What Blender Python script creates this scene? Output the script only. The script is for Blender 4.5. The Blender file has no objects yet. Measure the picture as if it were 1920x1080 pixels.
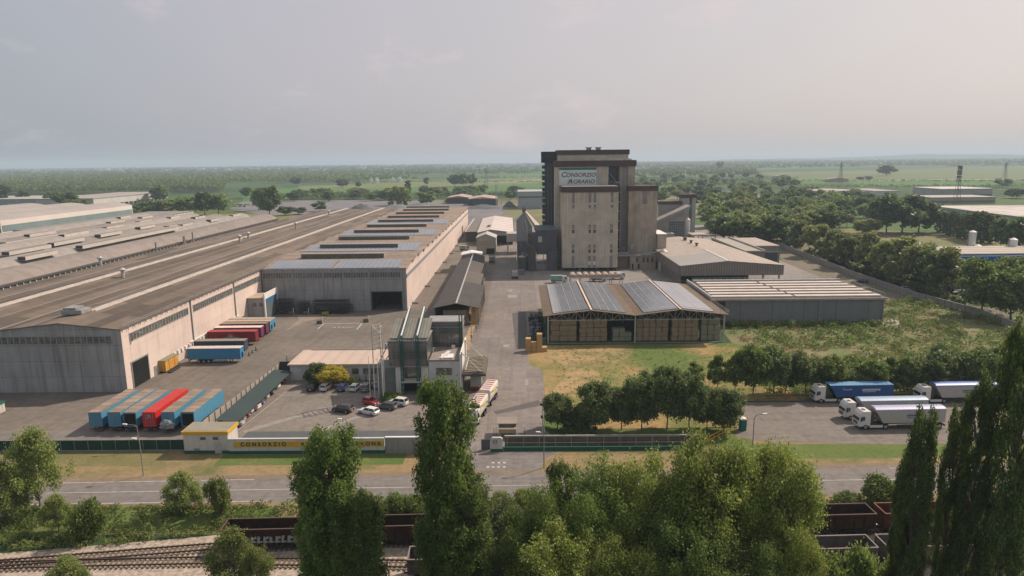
import bpy, bmesh, math, random
import numpy as np
from mathutils import Vector, Matrix, Euler
D=bpy.data; SC=bpy.context.scene; COL=SC.collection
rad=math.radians
# ---------------------------------------------------------------- camera
CH=50.0; CF=1280.0; PITCH=10.6; ROLL=0.65; YAW=0.7
def _basis():
    p,y,r=rad(PITCH),rad(YAW),rad(ROLL)
    f=Vector((-math.sin(y)*math.cos(p),math.cos(y)*math.cos(p),-math.sin(p)))
    R=Vector((math.cos(y),math.sin(y),0)); U=R.cross(f)
    return (R*math.cos(r)-U*math.sin(r), U*math.cos(r)+R*math.sin(r), f)
CR,CU,CFW=_basis()
cam=D.cameras.new('camera'); co=D.objects.new('camera',cam); COL.objects.link(co)
m=Matrix((CR,CU,-CFW)).transposed().to_4x4(); m.translation=(0,0,CH); co.matrix_world=m
cam.sensor_width=36; cam.lens=36*CF/1920; cam.clip_start=0.5; cam.clip_end=40000
SC.camera=co
def G(px,py,z=0.0):                      # ground point seen at a photo pixel (survey helper)
    d=CR*((px-960)/CF)+CU*((540-py)/CF)+CFW
    t=(z-CH)/d.z; return (d.x*t,d.y*t)
def PZ(px,py,Y):                         # x and height at distance Y
    d=CR*((px-960)/CF)+CU*((540-py)/CF)+CFW
    t=Y/d.y; return (d.x*t,CH+d.z*t)
# ---------------------------------------------------------------- sky and sun
SUN_EL=rad(43); SUN_AZ=rad(56)           # azimuth from +Y towards +X
w=D.worlds.new('World'); SC.world=w; w.use_nodes=True
nt=w.node_tree; nt.nodes.clear()
out=nt.nodes.new('ShaderNodeOutputWorld'); bg=nt.nodes.new('ShaderNodeBackground')
sky=nt.nodes.new('ShaderNodeTexSky'); sky.sky_type='NISHITA'; sky.sun_disc=False
sky.sun_elevation=SUN_EL; sky.sun_rotation=SUN_AZ; sky.dust_density=4.0; sky.air_density=1.2; sky.ozone_density=1.5; sky.altitude=80
tc=nt.nodes.new('ShaderNodeTexCoord')
mp=nt.nodes.new('ShaderNodeMapping'); mp.inputs['Scale'].default_value=(2.6,2.6,5.5)
nz=nt.nodes.new('ShaderNodeTexNoise'); nz.inputs['Scale'].default_value=1.9; nz.inputs['Detail'].default_value=8; nz.inputs['Roughness'].default_value=.62
cr=nt.nodes.new('ShaderNodeValToRGB'); cr.color_ramp.elements[0].position=.56; cr.color_ramp.elements[1].position=.70
cr.color_ramp.elements[1].color=(.5,.5,.5,1)
mixv=nt.nodes.new('ShaderNodeMix'); mixv.data_type='RGBA'; mixv.inputs[0].default_value=.75
mixc=nt.nodes.new('ShaderNodeMix'); mixc.data_type='RGBA'
nt.links.new(tc.outputs['Generated'],mp.inputs[0]); nt.links.new(mp.outputs[0],nz.inputs['Vector'])
nt.links.new(nz.outputs[0],cr.inputs[0]); nt.links.new(sky.outputs[0],mixv.inputs[6])
dt=nt.nodes.new('ShaderNodeVectorMath'); dt.operation='DOT_PRODUCT'; dt.inputs[1].default_value=(math.sin(SUN_AZ)*math.cos(SUN_EL),math.cos(SUN_AZ)*math.cos(SUN_EL),math.sin(SUN_EL))
mr=nt.nodes.new('ShaderNodeMapRange'); mr.inputs[1].default_value=-.1; mr.inputs[2].default_value=.85
vg=nt.nodes.new('ShaderNodeValToRGB'); ve=vg.color_ramp.elements       # milky haze of the sky: blue grey away from the sun, cream towards it
ve[0].position=0; ve[0].color=(.48,.55,.63,1); ve[1].position=1; ve[1].color=(.95,.85,.83,1); em=ve.new(.42); em.color=(.75,.70,.755,1)
vs=nt.nodes.new('ShaderNodeVectorMath'); vs.operation='SCALE'; vs.inputs['Scale'].default_value=9.4
nt.links.new(tc.outputs['Generated'],dt.inputs[0]); nt.links.new(dt.outputs['Value'],mr.inputs[0]); nt.links.new(mr.outputs[0],vg.inputs[0]); nt.links.new(vg.outputs[0],vs.inputs[0]); nt.links.new(vs.outputs[0],mixv.inputs[7])
mixc.inputs[7].default_value=(9.2,7.7,7.6,1)
nt.links.new(mixv.outputs[2],mixc.inputs[6]); nt.links.new(cr.outputs[0],mixc.inputs[0])
nt.links.new(mixc.outputs[2],bg.inputs[0]); bg.inputs[1].default_value=.085
nt.links.new(bg.outputs[0],out.inputs[0])
sl=D.lights.new('sun','SUN'); sl.energy=5.0; sl.angle=rad(.6); sl.color=(1,.84,.70)
so=D.objects.new('sun',sl); COL.objects.link(so)
sd=Vector((math.sin(SUN_AZ)*math.cos(SUN_EL),math.cos(SUN_AZ)*math.cos(SUN_EL),math.sin(SUN_EL)))
so.rotation_euler=sd.to_track_quat('Z','Y').to_euler()
SC.view_settings.view_transform='Standard'; SC.view_settings.look='None'; SC.view_settings.exposure=0.02; SC.view_settings.gamma=1
SC.render.engine='CYCLES'
SC.cycles.max_bounces=6; SC.cycles.diffuse_bounces=4; SC.cycles.glossy_bounces=2; SC.cycles.transmission_bounces=3; SC.cycles.volume_bounces=0; SC.cycles.transparent_max_bounces=6
# ---------------------------------------------------------------- materials
MT={}
def _n(t,k): return t.nodes.new('ShaderNode'+k)
def M(name,c1,c2=None,scale=.35,rough=.85,metal=0,spec=.3,coord='w',stripe=None,brick=None,streak=0,lo=.35,hi=.65,emit=None,fine=0,tracks=None):
    """c1..c2 by noise; stripe=(axis,period,darkness); brick=(mode,width,height,mortar,colour,c2mix)"""
    if name in MT: return MT[name]
    m=D.materials.new(name); m.use_nodes=True; t=m.node_tree; L=t.links
    b=t.nodes['Principled BSDF']; b.inputs['Roughness'].default_value=rough; b.inputs['Metallic'].default_value=metal
    b.inputs['Specular IOR Level'].default_value=spec
    g=_n(t,'NewGeometry') if coord=='w' else _n(t,'TexCoord')
    vec=g.outputs['Position'] if coord=='w' else g.outputs['Object']
    c2=c2 or tuple(x*.82 for x in c1)
    n=_n(t,'TexNoise'); n.inputs['Scale'].default_value=scale; n.inputs['Detail'].default_value=8; n.inputs['Roughness'].default_value=.65
    L.new(vec,n.inputs['Vector'])
    r=_n(t,'MapRange'); r.inputs[1].default_value=lo; r.inputs[2].default_value=hi; L.new(n.outputs[0],r.inputs[0])
    mx=_n(t,'Mix'); mx.data_type='RGBA'; mx.inputs[6].default_value=(*c1,1); mx.inputs[7].default_value=(*c2,1)
    L.new(r.outputs[0],mx.inputs[0]); col=mx.outputs[2]
    sx=_n(t,'SeparateXYZ'); L.new(vec,sx.inputs[0])
    ad=_n(t,'Math'); ad.operation='ADD'; L.new(sx.outputs[0],ad.inputs[0]); L.new(sx.outputs[1],ad.inputs[1])
    def mul(col,fac,amount,colr=(0,0,0,1),mode='MULTIPLY'):
        q=_n(t,'Mix'); q.data_type='RGBA'; q.blend_type=mode
        L.new(col,q.inputs[6]); q.inputs[7].default_value=colr
        mm=_n(t,'Math'); mm.operation='MULTIPLY'; mm.inputs[1].default_value=amount; L.new(fac,mm.inputs[0]); L.new(mm.outputs[0],q.inputs[0])
        return q.outputs[2]
    if fine:
        n3=_n(t,'TexNoise'); n3.inputs['Scale'].default_value=fine; n3.inputs['Detail'].default_value=4; L.new(vec,n3.inputs['Vector'])
        r3=_n(t,'MapRange'); r3.inputs[1].default_value=.4; r3.inputs[2].default_value=.62; L.new(n3.outputs[0],r3.inputs[0])
        col=mul(col,r3.outputs[0],.3,(.45,.45,.45,1))
    if tracks:
        for sc_,am in ((tracks,.38),((tracks[1]*.7,tracks[0]*.7,1),.25)):
            mpp=_n(t,'Mapping'); mpp.inputs['Scale'].default_value=sc_; mpp.inputs['Rotation'].default_value=(0,0,.12); L.new(vec,mpp.inputs[0])
            n4=_n(t,'TexNoise'); n4.inputs['Scale'].default_value=1; n4.inputs['Detail'].default_value=5; n4.inputs['Roughness'].default_value=.7; n4.inputs['Distortion'].default_value=.6; L.new(mpp.outputs[0],n4.inputs['Vector'])
            r4=_n(t,'MapRange'); r4.inputs[1].default_value=.52; r4.inputs[2].default_value=.66; L.new(n4.outputs[0],r4.inputs[0])
            col=mul(col,r4.outputs[0],am,(.5,.48,.46,1))
    if stripe:
        ax,per,dk=stripe
        src={'x':sx.outputs[0],'y':sx.outputs[1],'z':sx.outputs[2],'h':ad.outputs[0]}[ax]
        a=_n(t,'Math'); a.operation='MULTIPLY'; a.inputs[1].default_value=2*math.pi/per; L.new(src,a.inputs[0])
        s=_n(t,'Math'); s.operation='SINE'; L.new(a.outputs[0],s.inputs[0])
        rr=_n(t,'MapRange'); rr.inputs[1].default_value=.2; rr.inputs[2].default_value=.9; L.new(s.outputs[0],rr.inputs[0])
        col=mul(col,rr.outputs[0],dk,(.25,.25,.25,1))
    if brick:
        mode,bw,bh,mo,mc,c2m=brick
        cb=_n(t,'CombineXYZ')
        a_,b_={'wall':(ad.outputs[0],sx.outputs[2]),'yx':(sx.outputs[1],sx.outputs[0]),'xy':(sx.outputs[0],sx.outputs[1])}[mode]
        L.new(a_,cb.inputs[0]); L.new(b_,cb.inputs[1])
        br=_n(t,'TexBrick'); L.new(cb.outputs[0],br.inputs['Vector']); br.inputs['Scale'].default_value=1
        br.inputs['Brick Width'].default_value=bw; br.inputs['Row Height'].default_value=bh; br.inputs['Mortar Size'].default_value=mo
        br.inputs['Mortar Smooth'].default_value=.3
        if mode=='wall' or mode=='xy': br.offset=0
        br.inputs['Color1'].default_value=(1,1,1,1); br.inputs['Color2'].default_value=(c2m,c2m,c2m,1); br.inputs['Mortar'].default_value=(*mc,1)
        q=_n(t,'Mix'); q.data_type='RGBA'; q.blend_type='MULTIPLY'; q.inputs[0].default_value=1
        L.new(col,q.inputs[6]); L.new(br.outputs[0],q.inputs[7]); col=q.outputs[2]
    if streak:
        mpp=_n(t,'Mapping'); mpp.inputs['Scale'].default_value=(.8,.8,.05); L.new(vec,mpp.inputs[0])
        n2=_n(t,'TexNoise'); n2.inputs['Scale'].default_value=1.6; n2.inputs['Detail'].default_value=6; L.new(mpp.outputs[0],n2.inputs['Vector'])
        r2=_n(t,'MapRange'); r2.inputs[1].default_value=.48; r2.inputs[2].default_value=.72; L.new(n2.outputs[0],r2.inputs[0])
        col=mul(col,r2.outputs[0],streak,(.3,.28,.25,1))
    L.new(col,b.inputs['Base Color'])
    if emit: b.inputs['Emission Color'].default_value=(*emit,1); b.inputs['Emission Strength'].default_value=1
    MT[name]=m; return m
def leafmat(name,c1,c2,c3,trans=.48,scale=.25,k=1.75):
    c1,c2,c3=[(c[0]*k*1.02,c[1]*k,c[2]*k*.72) for c in (c1,c2,c3)]
    m=D.materials.new(name); m.use_nodes=True; t=m.node_tree; L=t.links; t.nodes.clear()
    o=_n(t,'OutputMaterial'); g=_n(t,'NewGeometry'); oi=_n(t,'ObjectInfo')
    n=_n(t,'TexNoise'); n.inputs['Scale'].default_value=scale; n.inputs['Detail'].default_value=3; L.new(g.outputs['Position'],n.inputs['Vector'])
    r=_n(t,'MapRange'); r.inputs[1].default_value=.35; r.inputs[2].default_value=.65; L.new(n.outputs[0],r.inputs[0])
    a=_n(t,'Mix'); a.data_type='RGBA'; a.inputs[6].default_value=(*c1,1); a.inputs[7].default_value=(*c2,1); L.new(r.outputs[0],a.inputs[0])
    pw=_n(t,'Math'); pw.operation='POWER'; pw.inputs[1].default_value=2.2; L.new(g.outputs['Random Per Island'],pw.inputs[0])
    b=_n(t,'Mix'); b.data_type='RGBA'; b.inputs[7].default_value=(*c3,1); L.new(a.outputs[2],b.inputs[6]); L.new(pw.outputs[0],b.inputs[0])
    hv=_n(t,'HueSaturation'); L.new(b.outputs[2],hv.inputs['Color'])
    vr=_n(t,'MapRange'); vr.inputs[3].default_value=.78; vr.inputs[4].default_value=1.2; L.new(oi.outputs['Random'],vr.inputs[0]); L.new(vr.outputs[0],hv.inputs['Value'])
    df=_n(t,'BsdfPrincipled'); df.inputs['Roughness'].default_value=.5; df.inputs['Specular IOR Level'].default_value=.3
    tr=_n(t,'BsdfTranslucent'); L.new(hv.outputs[0],df.inputs['Base Color']); L.new(hv.outputs[0],tr.inputs[0])
    mx=_n(t,'MixShader'); mx.inputs[0].default_value=trans; L.new(df.outputs[0],mx.inputs[1]); L.new(tr.outputs[0],mx.inputs[2]); L.new(mx.outputs[0],o.inputs[0])
    MT[name]=m; return m
# ---------------------------------------------------------------- builders
ORIG={}
def tag(o,label=None,cat=None,group=None,kind=None):
    if label: o['label']=label
    if cat: o['category']=cat
    if group: o['group']=group
    if kind: o['kind']=kind
    return o
def T(name,label,cat,x=0,y=0,z=0,group=None,rot=None):
    o=D.objects.new(name,None); COL.objects.link(o); o.location=(x,y,z); o.empty_display_size=.5
    if rot is None: ORIG[o.name]=(x,y,z)
    else: o.rotation_euler=(0,0,rot)
    return tag(o,label,cat,group)
class MB:
    def __init__(s): s.v=[]; s.f=[]; s.mi=[]; s.m=0
    def poly(s,pts,flip=False):
        k=len(s.v); s.v+= [tuple(p) for p in pts]; idx=list(range(k,k+len(pts)))
        s.f.append(idx[::-1] if flip else idx); s.mi.append(s.m); return s
    def box(s,x0,x1,y0,y1,z0,z1):
        k=len(s.v)
        if x0>x1: x0,x1=x1,x0
        if y0>y1: y0,y1=y1,y0
        s.v+=[(x0,y0,z0),(x1,y0,z0),(x1,y1,z0),(x0,y1,z0),(x0,y0,z1),(x1,y0,z1),(x1,y1,z1),(x0,y1,z1)]
        for f in ((0,3,2,1),(4,5,6,7),(0,1,5,4),(1,2,6,5),(2,3,7,6),(3,0,4,7)): s.f.append([k+i for i in f]); s.mi.append(s.m)
        return s
    def prism(s,prof,axis,a,b):
        """closed profile extruded: axis 'y' profile (x,z); 'x' profile (y,z); 'z' profile (x,y)"""
        def P(u,v,w): return {'y':(u,w,v),'x':(w,u,v),'z':(u,v,w)}[axis]
        n=len(prof); k=len(s.v)
        s.v+=[P(u,v,a) for u,v in prof]+[P(u,v,b) for u,v in prof]
        s.f.append(list(range(k,k+n))); s.f.append(list(range(k+2*n-1,k+n-1,-1))); s.mi+=[s.m,s.m]
        for i in range(n):
            j=(i+1)%n; s.f.append([k+i,k+n+i,k+n+j,k+j]); s.mi.append(s.m)
        return s
    def bar(s,p,q,w,h=None):
        h=h or w; p=Vector(p); q=Vector(q); d=(q-p)
        if d.length<1e-5: return s
        d.normalize(); up=Vector((0,0,1)) if abs(d.z)<.95 else Vector((1,0,0))
        r=d.cross(up).normalized()*w/2; u=r.cross(d).normalized()*h/2
        k=len(s.v)
        for c in (p,q):
            for a,b in ((-1,-1),(1,-1),(1,1),(-1,1)): s.v.append(tuple(c+r*a+u*b))
        for f in ((0,3,2,1),(4,5,6,7),(0,1,5,4),(1,2,6,5),(2,3,7,6),(3,0,4,7)): s.f.append([k+i for i in f]); s.mi.append(s.m)
        return s
    def tube(s,p,q,r0,r1=None,n=10,cap=True):
        r1=r0 if r1 is None else r1; p=Vector(p); q=Vector(q); d=(q-p).normalized()
        up=Vector((0,0,1)) if abs(d.z)<.95 else Vector((1,0,0)); a=d.cross(up).normalized(); b=d.cross(a)
        k=len(s.v)
        for c,r in ((p,r0),(q,r1)):
            for i in range(n):
                t=2*math.pi*i/n; s.v.append(tuple(c+a*math.cos(t)*r+b*math.sin(t)*r))
        for i in range(n):
            j=(i+1)%n; s.f.append([k+i,k+j,k+n+j,k+n+i]); s.mi.append(s.m)
        if cap: s.f.append(list(range(k+n-1,k-1,-1))); s.f.append(list(range(k+n,k+2*n))); s.mi+=[s.m,s.m]
        return s
    def path(s,pts,r0,r1=None,n=8):
        r1=r0 if r1 is None else r1; N=len(pts)-1
        for i in range(N): s.tube(pts[i],pts[i+1],r0+(r1-r0)*i/N,r0+(r1-r0)*(i+1)/N,n)
        return s
    def build(s,name,mat,parent=None,smooth=False,bevel=0,recalc=True):
        o_=ORIG.get(parent.name) if parent else None
        vs=s.v if not o_ else [(a-o_[0],b-o_[1],c-o_[2]) for a,b,c in s.v]
        me=D.meshes.new(name); me.from_pydata(vs,[],s.f)
        mats=mat if isinstance(mat,(list,tuple)) else [mat]
        for m_ in mats: me.materials.append(m_)
        if len(mats)>1: me.polygons.foreach_set('material_index',s.mi)
        if recalc or bevel:
            bm=bmesh.new(); bm.from_mesh(me)
            if bevel:
                bmesh.ops.remove_doubles(bm,verts=bm.verts,dist=1e-4)
                bmesh.ops.bevel(bm,geom=[e for e in bm.edges if len(e.link_faces)==2 and e.calc_face_angle(0)>.5],offset=bevel,segments=2,affect='EDGES')
            bmesh.ops.recalc_face_normals(bm,faces=bm.faces); bm.to_mesh(me); bm.free()
        if smooth: me.polygons.foreach_set('use_smooth',[True]*len(me.polygons))
        me.update(); o=D.objects.new(name,me); COL.objects.link(o)
        if parent: o.parent=parent
        if parent and o_: ORIG[o.name]=o_
        return o
def copy_tree(o,parent=None):
    c=o.copy(); COL.objects.link(c); c.parent=parent
    for ch in o.children: copy_tree(ch,c)
    return c
def place(proto,used,x,y,z,rot,label=None,group=None,scale=None):
    o=proto if not used.get(proto.name) else copy_tree(proto)
    used[proto.name]=1
    o.location=(x,y,z); o.rotation_euler=(0,0,rot)
    if scale: o.scale=scale if isinstance(scale,tuple) else (scale,)*3
    if label: o['label']=label
    if group: o['group']=group
    return o
USED={}
ORD=['first','second','third','fourth','fifth','sixth','seventh','eighth','ninth','tenth','eleventh','twelfth','thirteenth','fourteenth','fifteenth','sixteenth','seventeenth','eighteenth','nineteenth','twentieth']
def text_part(s,name,mat,parent,loc,size,rot,extr=.03,shear=0,align='CENTER',sx=1,bold=0,space=1):
    cu=D.curves.new(name,'FONT'); cu.body=s; cu.size=size; cu.extrude=extr; cu.align_x=align; cu.align_y='CENTER'; cu.shear=shear; cu.offset=bold; cu.space_character=space
    o=D.objects.new(name+'_tmp',cu); COL.objects.link(o); bpy.context.view_layer.update()
    me=D.meshes.new_from_object(o.evaluated_get(bpy.context.evaluated_depsgraph_get())); D.objects.remove(o); D.curves.remove(cu)
    me.transform(Euler(rot).to_matrix().to_4x4()@Matrix.Diagonal((sx,1,1,1)))
    og=ORIG.get(parent.name,(0,0,0)) if parent else (0,0,0)
    me.transform(Matrix.Translation((loc[0]-og[0],loc[1]-og[1],loc[2]-og[2])))
    me.materials.clear(); me.materials.append(mat)
    n=D.objects.new(name,me); COL.objects.link(n); n.parent=parent
    if parent and parent.name in ORIG: ORIG[n.name]=og
    return n
FR=(math.pi/2,0,0)      # text facing -Y
SD=(math.pi/2,0,math.pi/2)  # text facing +X
# ================================================================ THE SETTING
def gmat():
    m=D.materials.new('farmland'); m.use_nodes=True; t=m.node_tree; L=t.links; b=t.nodes['Principled BSDF']; b.inputs['Roughness'].default_value=.95; b.inputs['Specular IOR Level'].default_value=.1
    g=_n(t,'NewGeometry'); mp=_n(t,'Mapping'); mp.inputs['Scale'].default_value=(.0016,.0030,1); mp.inputs['Rotation'].default_value=(0,0,.25); L.new(g.outputs['Position'],mp.inputs[0])
    v=_n(t,'TexVoronoi'); v.distance='CHEBYCHEV'; v.inputs['Scale'].default_value=1; v.inputs['Randomness'].default_value=.8; L.new(mp.outputs[0],v.inputs['Vector'])
    sp=_n(t,'SeparateColor'); L.new(v.outputs['Color'],sp.inputs[0])
    r=_n(t,'ValToRGB'); r.color_ramp.interpolation='CONSTANT'; e=r.color_ramp.elements
    cs=[(0,(.055,.10,.035)),(.25,(.075,.13,.042)),(.45,(.10,.15,.055)),(.62,(.045,.08,.03)),(.75,(.17,.17,.09)),(.87,(.075,.11,.035))]
    e[0].position,e[0].color=cs[0][0],(*cs[0][1],1); e[1].position,e[1].color=cs[1][0],(*cs[1][1],1)
    for p,c in cs[2:]: q=e.new(p); q.color=(*c,1)
    L.new(sp.outputs[0],r.inputs[0])
    n=_n(t,'TexNoise'); n.inputs['Scale'].default_value=.02; n.inputs['Detail'].default_value=10; n.inputs['Roughness'].default_value=.7; L.new(g.outputs['Position'],n.inputs['Vector'])
    mr=_n(t,'MapRange'); mr.inputs[1].default_value=.3; mr.inputs[2].default_value=.7; mr.inputs[3].default_value=.7; mr.inputs[4].default_value=1.25; L.new(n.outputs[0],mr.inputs[0])
    q=_n(t,'Mix'); q.data_type='RGBA'; q.blend_type='MULTIPLY'; q.inputs[0].default_value=1; L.new(r.outputs[0],q.inputs[6]); L.new(mr.outputs[0],q.inputs[7]); L.new(q.outputs[2],b.inputs['Base Color'])
    return m
def sheet(name,pts,z,mat,kind='structure'):
    mb=MB(); mb.poly([(x,y,z) for x,y in pts]); o=mb.build(name,mat); tag(o,kind=kind); 
    return o
def GP(pts): return [G(*p) for p in pts]
sheet('ground',[(-13000,-300),(13000,-300),(13000,13500),(-13000,13500)],0,gmat())
GRASS=M('grass_mix',(.115,.155,.045),(.24,.185,.09),scale=.06,lo=.42,hi=.6,rough=.95,spec=.1,fine=1.2)
GRASSG=M('grass_green',(.085,.14,.035),(.14,.165,.055),scale=.12,rough=.95,spec=.1,fine=1.5)
DRY=M('dry_verge',(.27,.20,.11),(.12,.135,.05),scale=.10,lo=.45,hi=.66,rough=.95,spec=.1,fine=1.2)
ROADM=M('road_asphalt',(.20,.185,.172),(.165,.153,.143),scale=.25,rough=.9,fine=.9,tracks=(.05,1.3,1))
YARD=M('yard_asphalt',(.19,.165,.138),(.14,.122,.104),scale=.045,rough=.9,fine=.6,lo=.38,hi=.62,tracks=(.7,.05,1))
AVE=M('avenue_concrete',(.245,.215,.195),(.185,.165,.15),scale=.09,rough=.9,fine=.7,brick=('xy',6.5,9.0,.05,(.78,.78,.78),.9),tracks=(.9,.04,1))
PARK=M('car_park_asphalt',(.225,.197,.172),(.18,.16,.14),scale=.11,rough=.9,fine=.8,tracks=(.4,.12,1))
DARKPATCH=M('asphalt_patch',(.105,.10,.096),rough=.9,scale=.5)
LIGHTPATCH=M('concrete_patch',(.30,.275,.255),rough=.9,scale=.5)
PAINTW=M('road_paint',(.50,.48,.45),(.33,.315,.30),scale=1.2,rough=.8)
BALLAST=M('ballast',(.46,.385,.31),(.27,.225,.185),scale=1.5,lo=.4,hi=.6,rough=1,fine=3.5)
SOIL=M('bare_soil',(.17,.13,.10),(.24,.19,.13),scale=.3,rough=1,fine=2)
GREYYD=M('gravel_yard',(.20,.19,.195),(.15,.145,.15),scale=.03,rough=.95,fine=.1)
CONC=M('apron_concrete',(.27,.245,.225),(.20,.18,.165),scale=.06,rough=.9,fine=.5)
Z=.004
sheet('verge',[(-220,85.5),(220,85.5),(220,117),(-220,117)],Z,DRY)
sheet('railway_bank',[(-220,84),(-36,86),(-36,93),(-66,93.2),(-220,92)],Z*3,GRASSG)
sheet('railway_bed',[(-220,52),(220,52),(220,88),(60,88.6),(-36,86.4),(-44,84.8),(-70,80.8),(-220,62)],Z*2,BALLAST)
def ry(x,a,b): return a+(x+70)*b
sheet('road',[(-400,ry(-400,93.6,.0195)),(400,ry(400,93.6,.0195)),(400,ry(400,101.3,.0275)),(-400,ry(-400,101.3,.0275))],Z*3,ROADM)
for k,(a,b,wd,x0,x1) in enumerate([(101.0,.0275,.16,-400,-43),(100.9,.0275,.16,60,300),(94.0,.0195,.16,-400,-38),(97.6,.023,.14,-400,400)]):
    sheet('road_line',[(x0,ry(x0,a,b)),(x1,ry(x1,a,b)),(x1,ry(x1,a,b)+wd),(x0,ry(x0,a,b)+wd)],Z*4,PAINTW)
sheet('shoulder',[(-400,ry(-400,101.35,.0275)),(400,ry(400,101.35,.0275)),(400,ry(400,102.7,.0275)),(-400,ry(-400,102.7,.0275))],Z*3,SOIL)
sheet('grass',[(-120,106.5),(-62,107),(-62,113),(-120,113)],Z*2,M('verge_olive',(.20,.17,.075),(.13,.135,.05),scale=.12,rough=.95,fine=1.5))
sheet('grass',[(-52,107),(-20,107),(-20,111.2),(-52,111.2)],Z*2,GRASSG)
sheet('grass',[(37,108.2),(130,109),(130,114.4),(66,114),(44,114.5),(37,114)],Z*2,GRASSG)
# yard, avenue, car park
sheet('yard',[(-330,115.2),(-59,114.2),(-59,158),(-12,158),(-12,204),(-12,560),(-240,560),(-330,560)],Z*2,YARD)
sheet('forecourt',[(-330,113.8),(-60,113.3),(-60,123),(-330,121)],Z*3,M('forecourt_concrete',(.205,.185,.165),(.16,.145,.13),scale=.1,rough=.9,fine=.5))
sheet('car_park',[(-58,112.2),(-12,112.2),(-12,158),(-58,158)],Z*3,PARK)
e1=[G(*p) for p in ((1017,800),(1022,740),(1018,700),(1012,691),(992,683),(990,660))]
sheet('avenue',[(-12,111.9),(7.5,112.5)]+e1+[(6,180),(6,230),(6,560),(-12,560)],Z*4,AVE)
sheet('apron',[(6,228),(64,232),(140,236),(128,330),(150,520),(6,520)],Z*3,CONC)
sheet('entrance_drive',[(-11.5,111.9),(7,112.5),(4,109),(3,104.4),(-9,104.4),(-12,108)],Z*5,ROADM)
for (px,py) in [(912,877),(922,877),(932,877),(943,877)]:
    x,y=G(px,py); sheet('give_way_dash',[(x,y),(x+.45,y),(x+.45,y+.5),(x,y+.5)],Z*6,PAINTW)
for (px,py) in [(922,869),(933,869),(943,869)]:
    x,y=G(px,py); sheet('give_way_dash',[(x,y),(x+.45,y),(x+.45,y+.5),(x,y+.5)],Z*6,PAINTW)
for pts,mt in [([(960,587),(986,584),(990,653),(967,655)],DARKPATCH),([(978,643),(992,645),(992,640),(979,640)],LIGHTPATCH),([(925,772),(1010,750),(1018,760),(930,777)],DARKPATCH),
               ([(952,543),(961,543),(961,547),(952,547)],LIGHTPATCH),([(952,553),(969,553),(969,558),(952,558)],LIGHTPATCH),([(985,712),(990,712),(991,722),(985,722)],LIGHTPATCH),
               ([(944,646),(955,646),(955,651),(944,651)],LIGHTPATCH),([(932,778),(978,778),(978,800),(935,800)],M('patch_b',(.19,.17,.155),scale=.4)),([(928,600),(960,600),(962,625),(925,627)],M('patch_c',(.205,.18,.165),scale=.4)),
               ([(962,690),(986,690),(988,735),(962,735)],M('patch_d',(.225,.2,.18),scale=.4)),([(575,815),(640,790),(700,770),(702,773),(640,795),(580,820)],M('patch_e',(.28,.255,.235),scale=.8))]:
    sheet('repair_patch',GP(pts),Z*5+.001*len(pts)+random.random()*.001,mt)
sheet('repair_seam',GP([(455,808),(508,792),(630,758),(634,761),(510,797),(460,812)]),Z*5,M('seam',(.27,.245,.22),scale=.8))
# STOP bay in the yard
bx=[G(596,617),G(607,607),G(679,606),G(669,618)]
def line(a,b,wd,z,name='bay_line'):
    v=Vector((b[0]-a[0],b[1]-a[1],0)).normalized(); n=Vector((-v.y,v.x,0))*wd/2
    sheet(name,[(a[0]-n.x,a[1]-n.y),(b[0]-n.x,b[1]-n.y),(b[0]+n.x,b[1]+n.y),(a[0]+n.x,a[1]+n.y)],z,PAINTW)
line(bx[0],bx[1],.35,Z*6); line(bx[1],bx[2],.35,Z*7); line(bx[2],bx[3],.35,Z*6)
x,y=G(643,614); o=text_part('STOP','stop_marking',PAINTW,None,(x,y,Z*7),2.0,(0,0,0),extr=0,sx=1.35); tag(o,kind='structure')
line(G(440,812),G(560,716),.12,Z*6,'kerb_line')
# meadow, scrub, truck park
MEAD=M('meadow',(.11,.155,.045),(.33,.23,.105),scale=.045,lo=.44,hi=.58,rough=.95,spec=.1,fine=1.0)
sheet('meadow',[e1[0],e1[1],e1[2],e1[3],e1[4],e1[5],(6.3,181),(58,182),(62,176),(58,136),(41,122),(8,121.5)],Z*3,MEAD)
sheet('dry_grass',GP([(1025,655),(1130,650),(1190,655),(1180,670),(1120,690),(1130,715),(1100,735),(1030,740),(1060,705),(1050,680),(1020,672)]),Z*4,M('dry_patch',(.36,.25,.12),(.17,.155,.06),scale=.12,lo=.42,hi=.62,rough=.95,fine=1.2))
sheet('scrub_ground',[(58,136),(62,176),(58,182),(60,205),(112,205),(114,240),(141,240),(146,200),(150,180),(160,136)],Z*3,M('scrub_ground_m',(.105,.145,.045),(.21,.175,.09),scale=.1,lo=.42,hi=.62,rough=.95,fine=1.0))
sheet('track',GP([(1655,607),(1658,594),(1672,596),(1695,607),(1670,612)]),Z*4,LIGHTPATCH)
sheet('grass',[(7.5,112.9),(41,113.4),(43,122.5),(8,121.5)],Z*3,GRASSG)
TP=GP([(1388,756),(1930,748)])
sheet('truck_park',[TP[0],TP[1],(160,133.5),(160,114.2),(90,114.3),(66,113.9),(44,115.2),(39,117.5)],Z*5,M('truck_park_m',(.20,.178,.155),(.165,.148,.13),scale=.08,rough=.9,fine=.8,tracks=(.08,.6,1)))
sheet('loading_ground',[(141,236),(160,240),(200,420),(150,520),(130,330)],Z*2,M('dull_ground',(.12,.125,.065),(.19,.16,.11),scale=.1,rough=.95,fine=.8))
sheet('side_track',[(125,236),(139,236),(150,370),(140,372),(128,330)],Z*4,M('side_track_m',(.19,.16,.13),(.13,.125,.07),scale=.2,rough=.95,fine=1))
sheet('grass_clearing',GP([(1560,425),(1800,440),(1930,462),(1930,480),(1700,460),(1500,445)]),Z*3,M('clearing',(.13,.155,.05),(.20,.17,.085),scale=.03,rough=.95,fine=.6))
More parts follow.
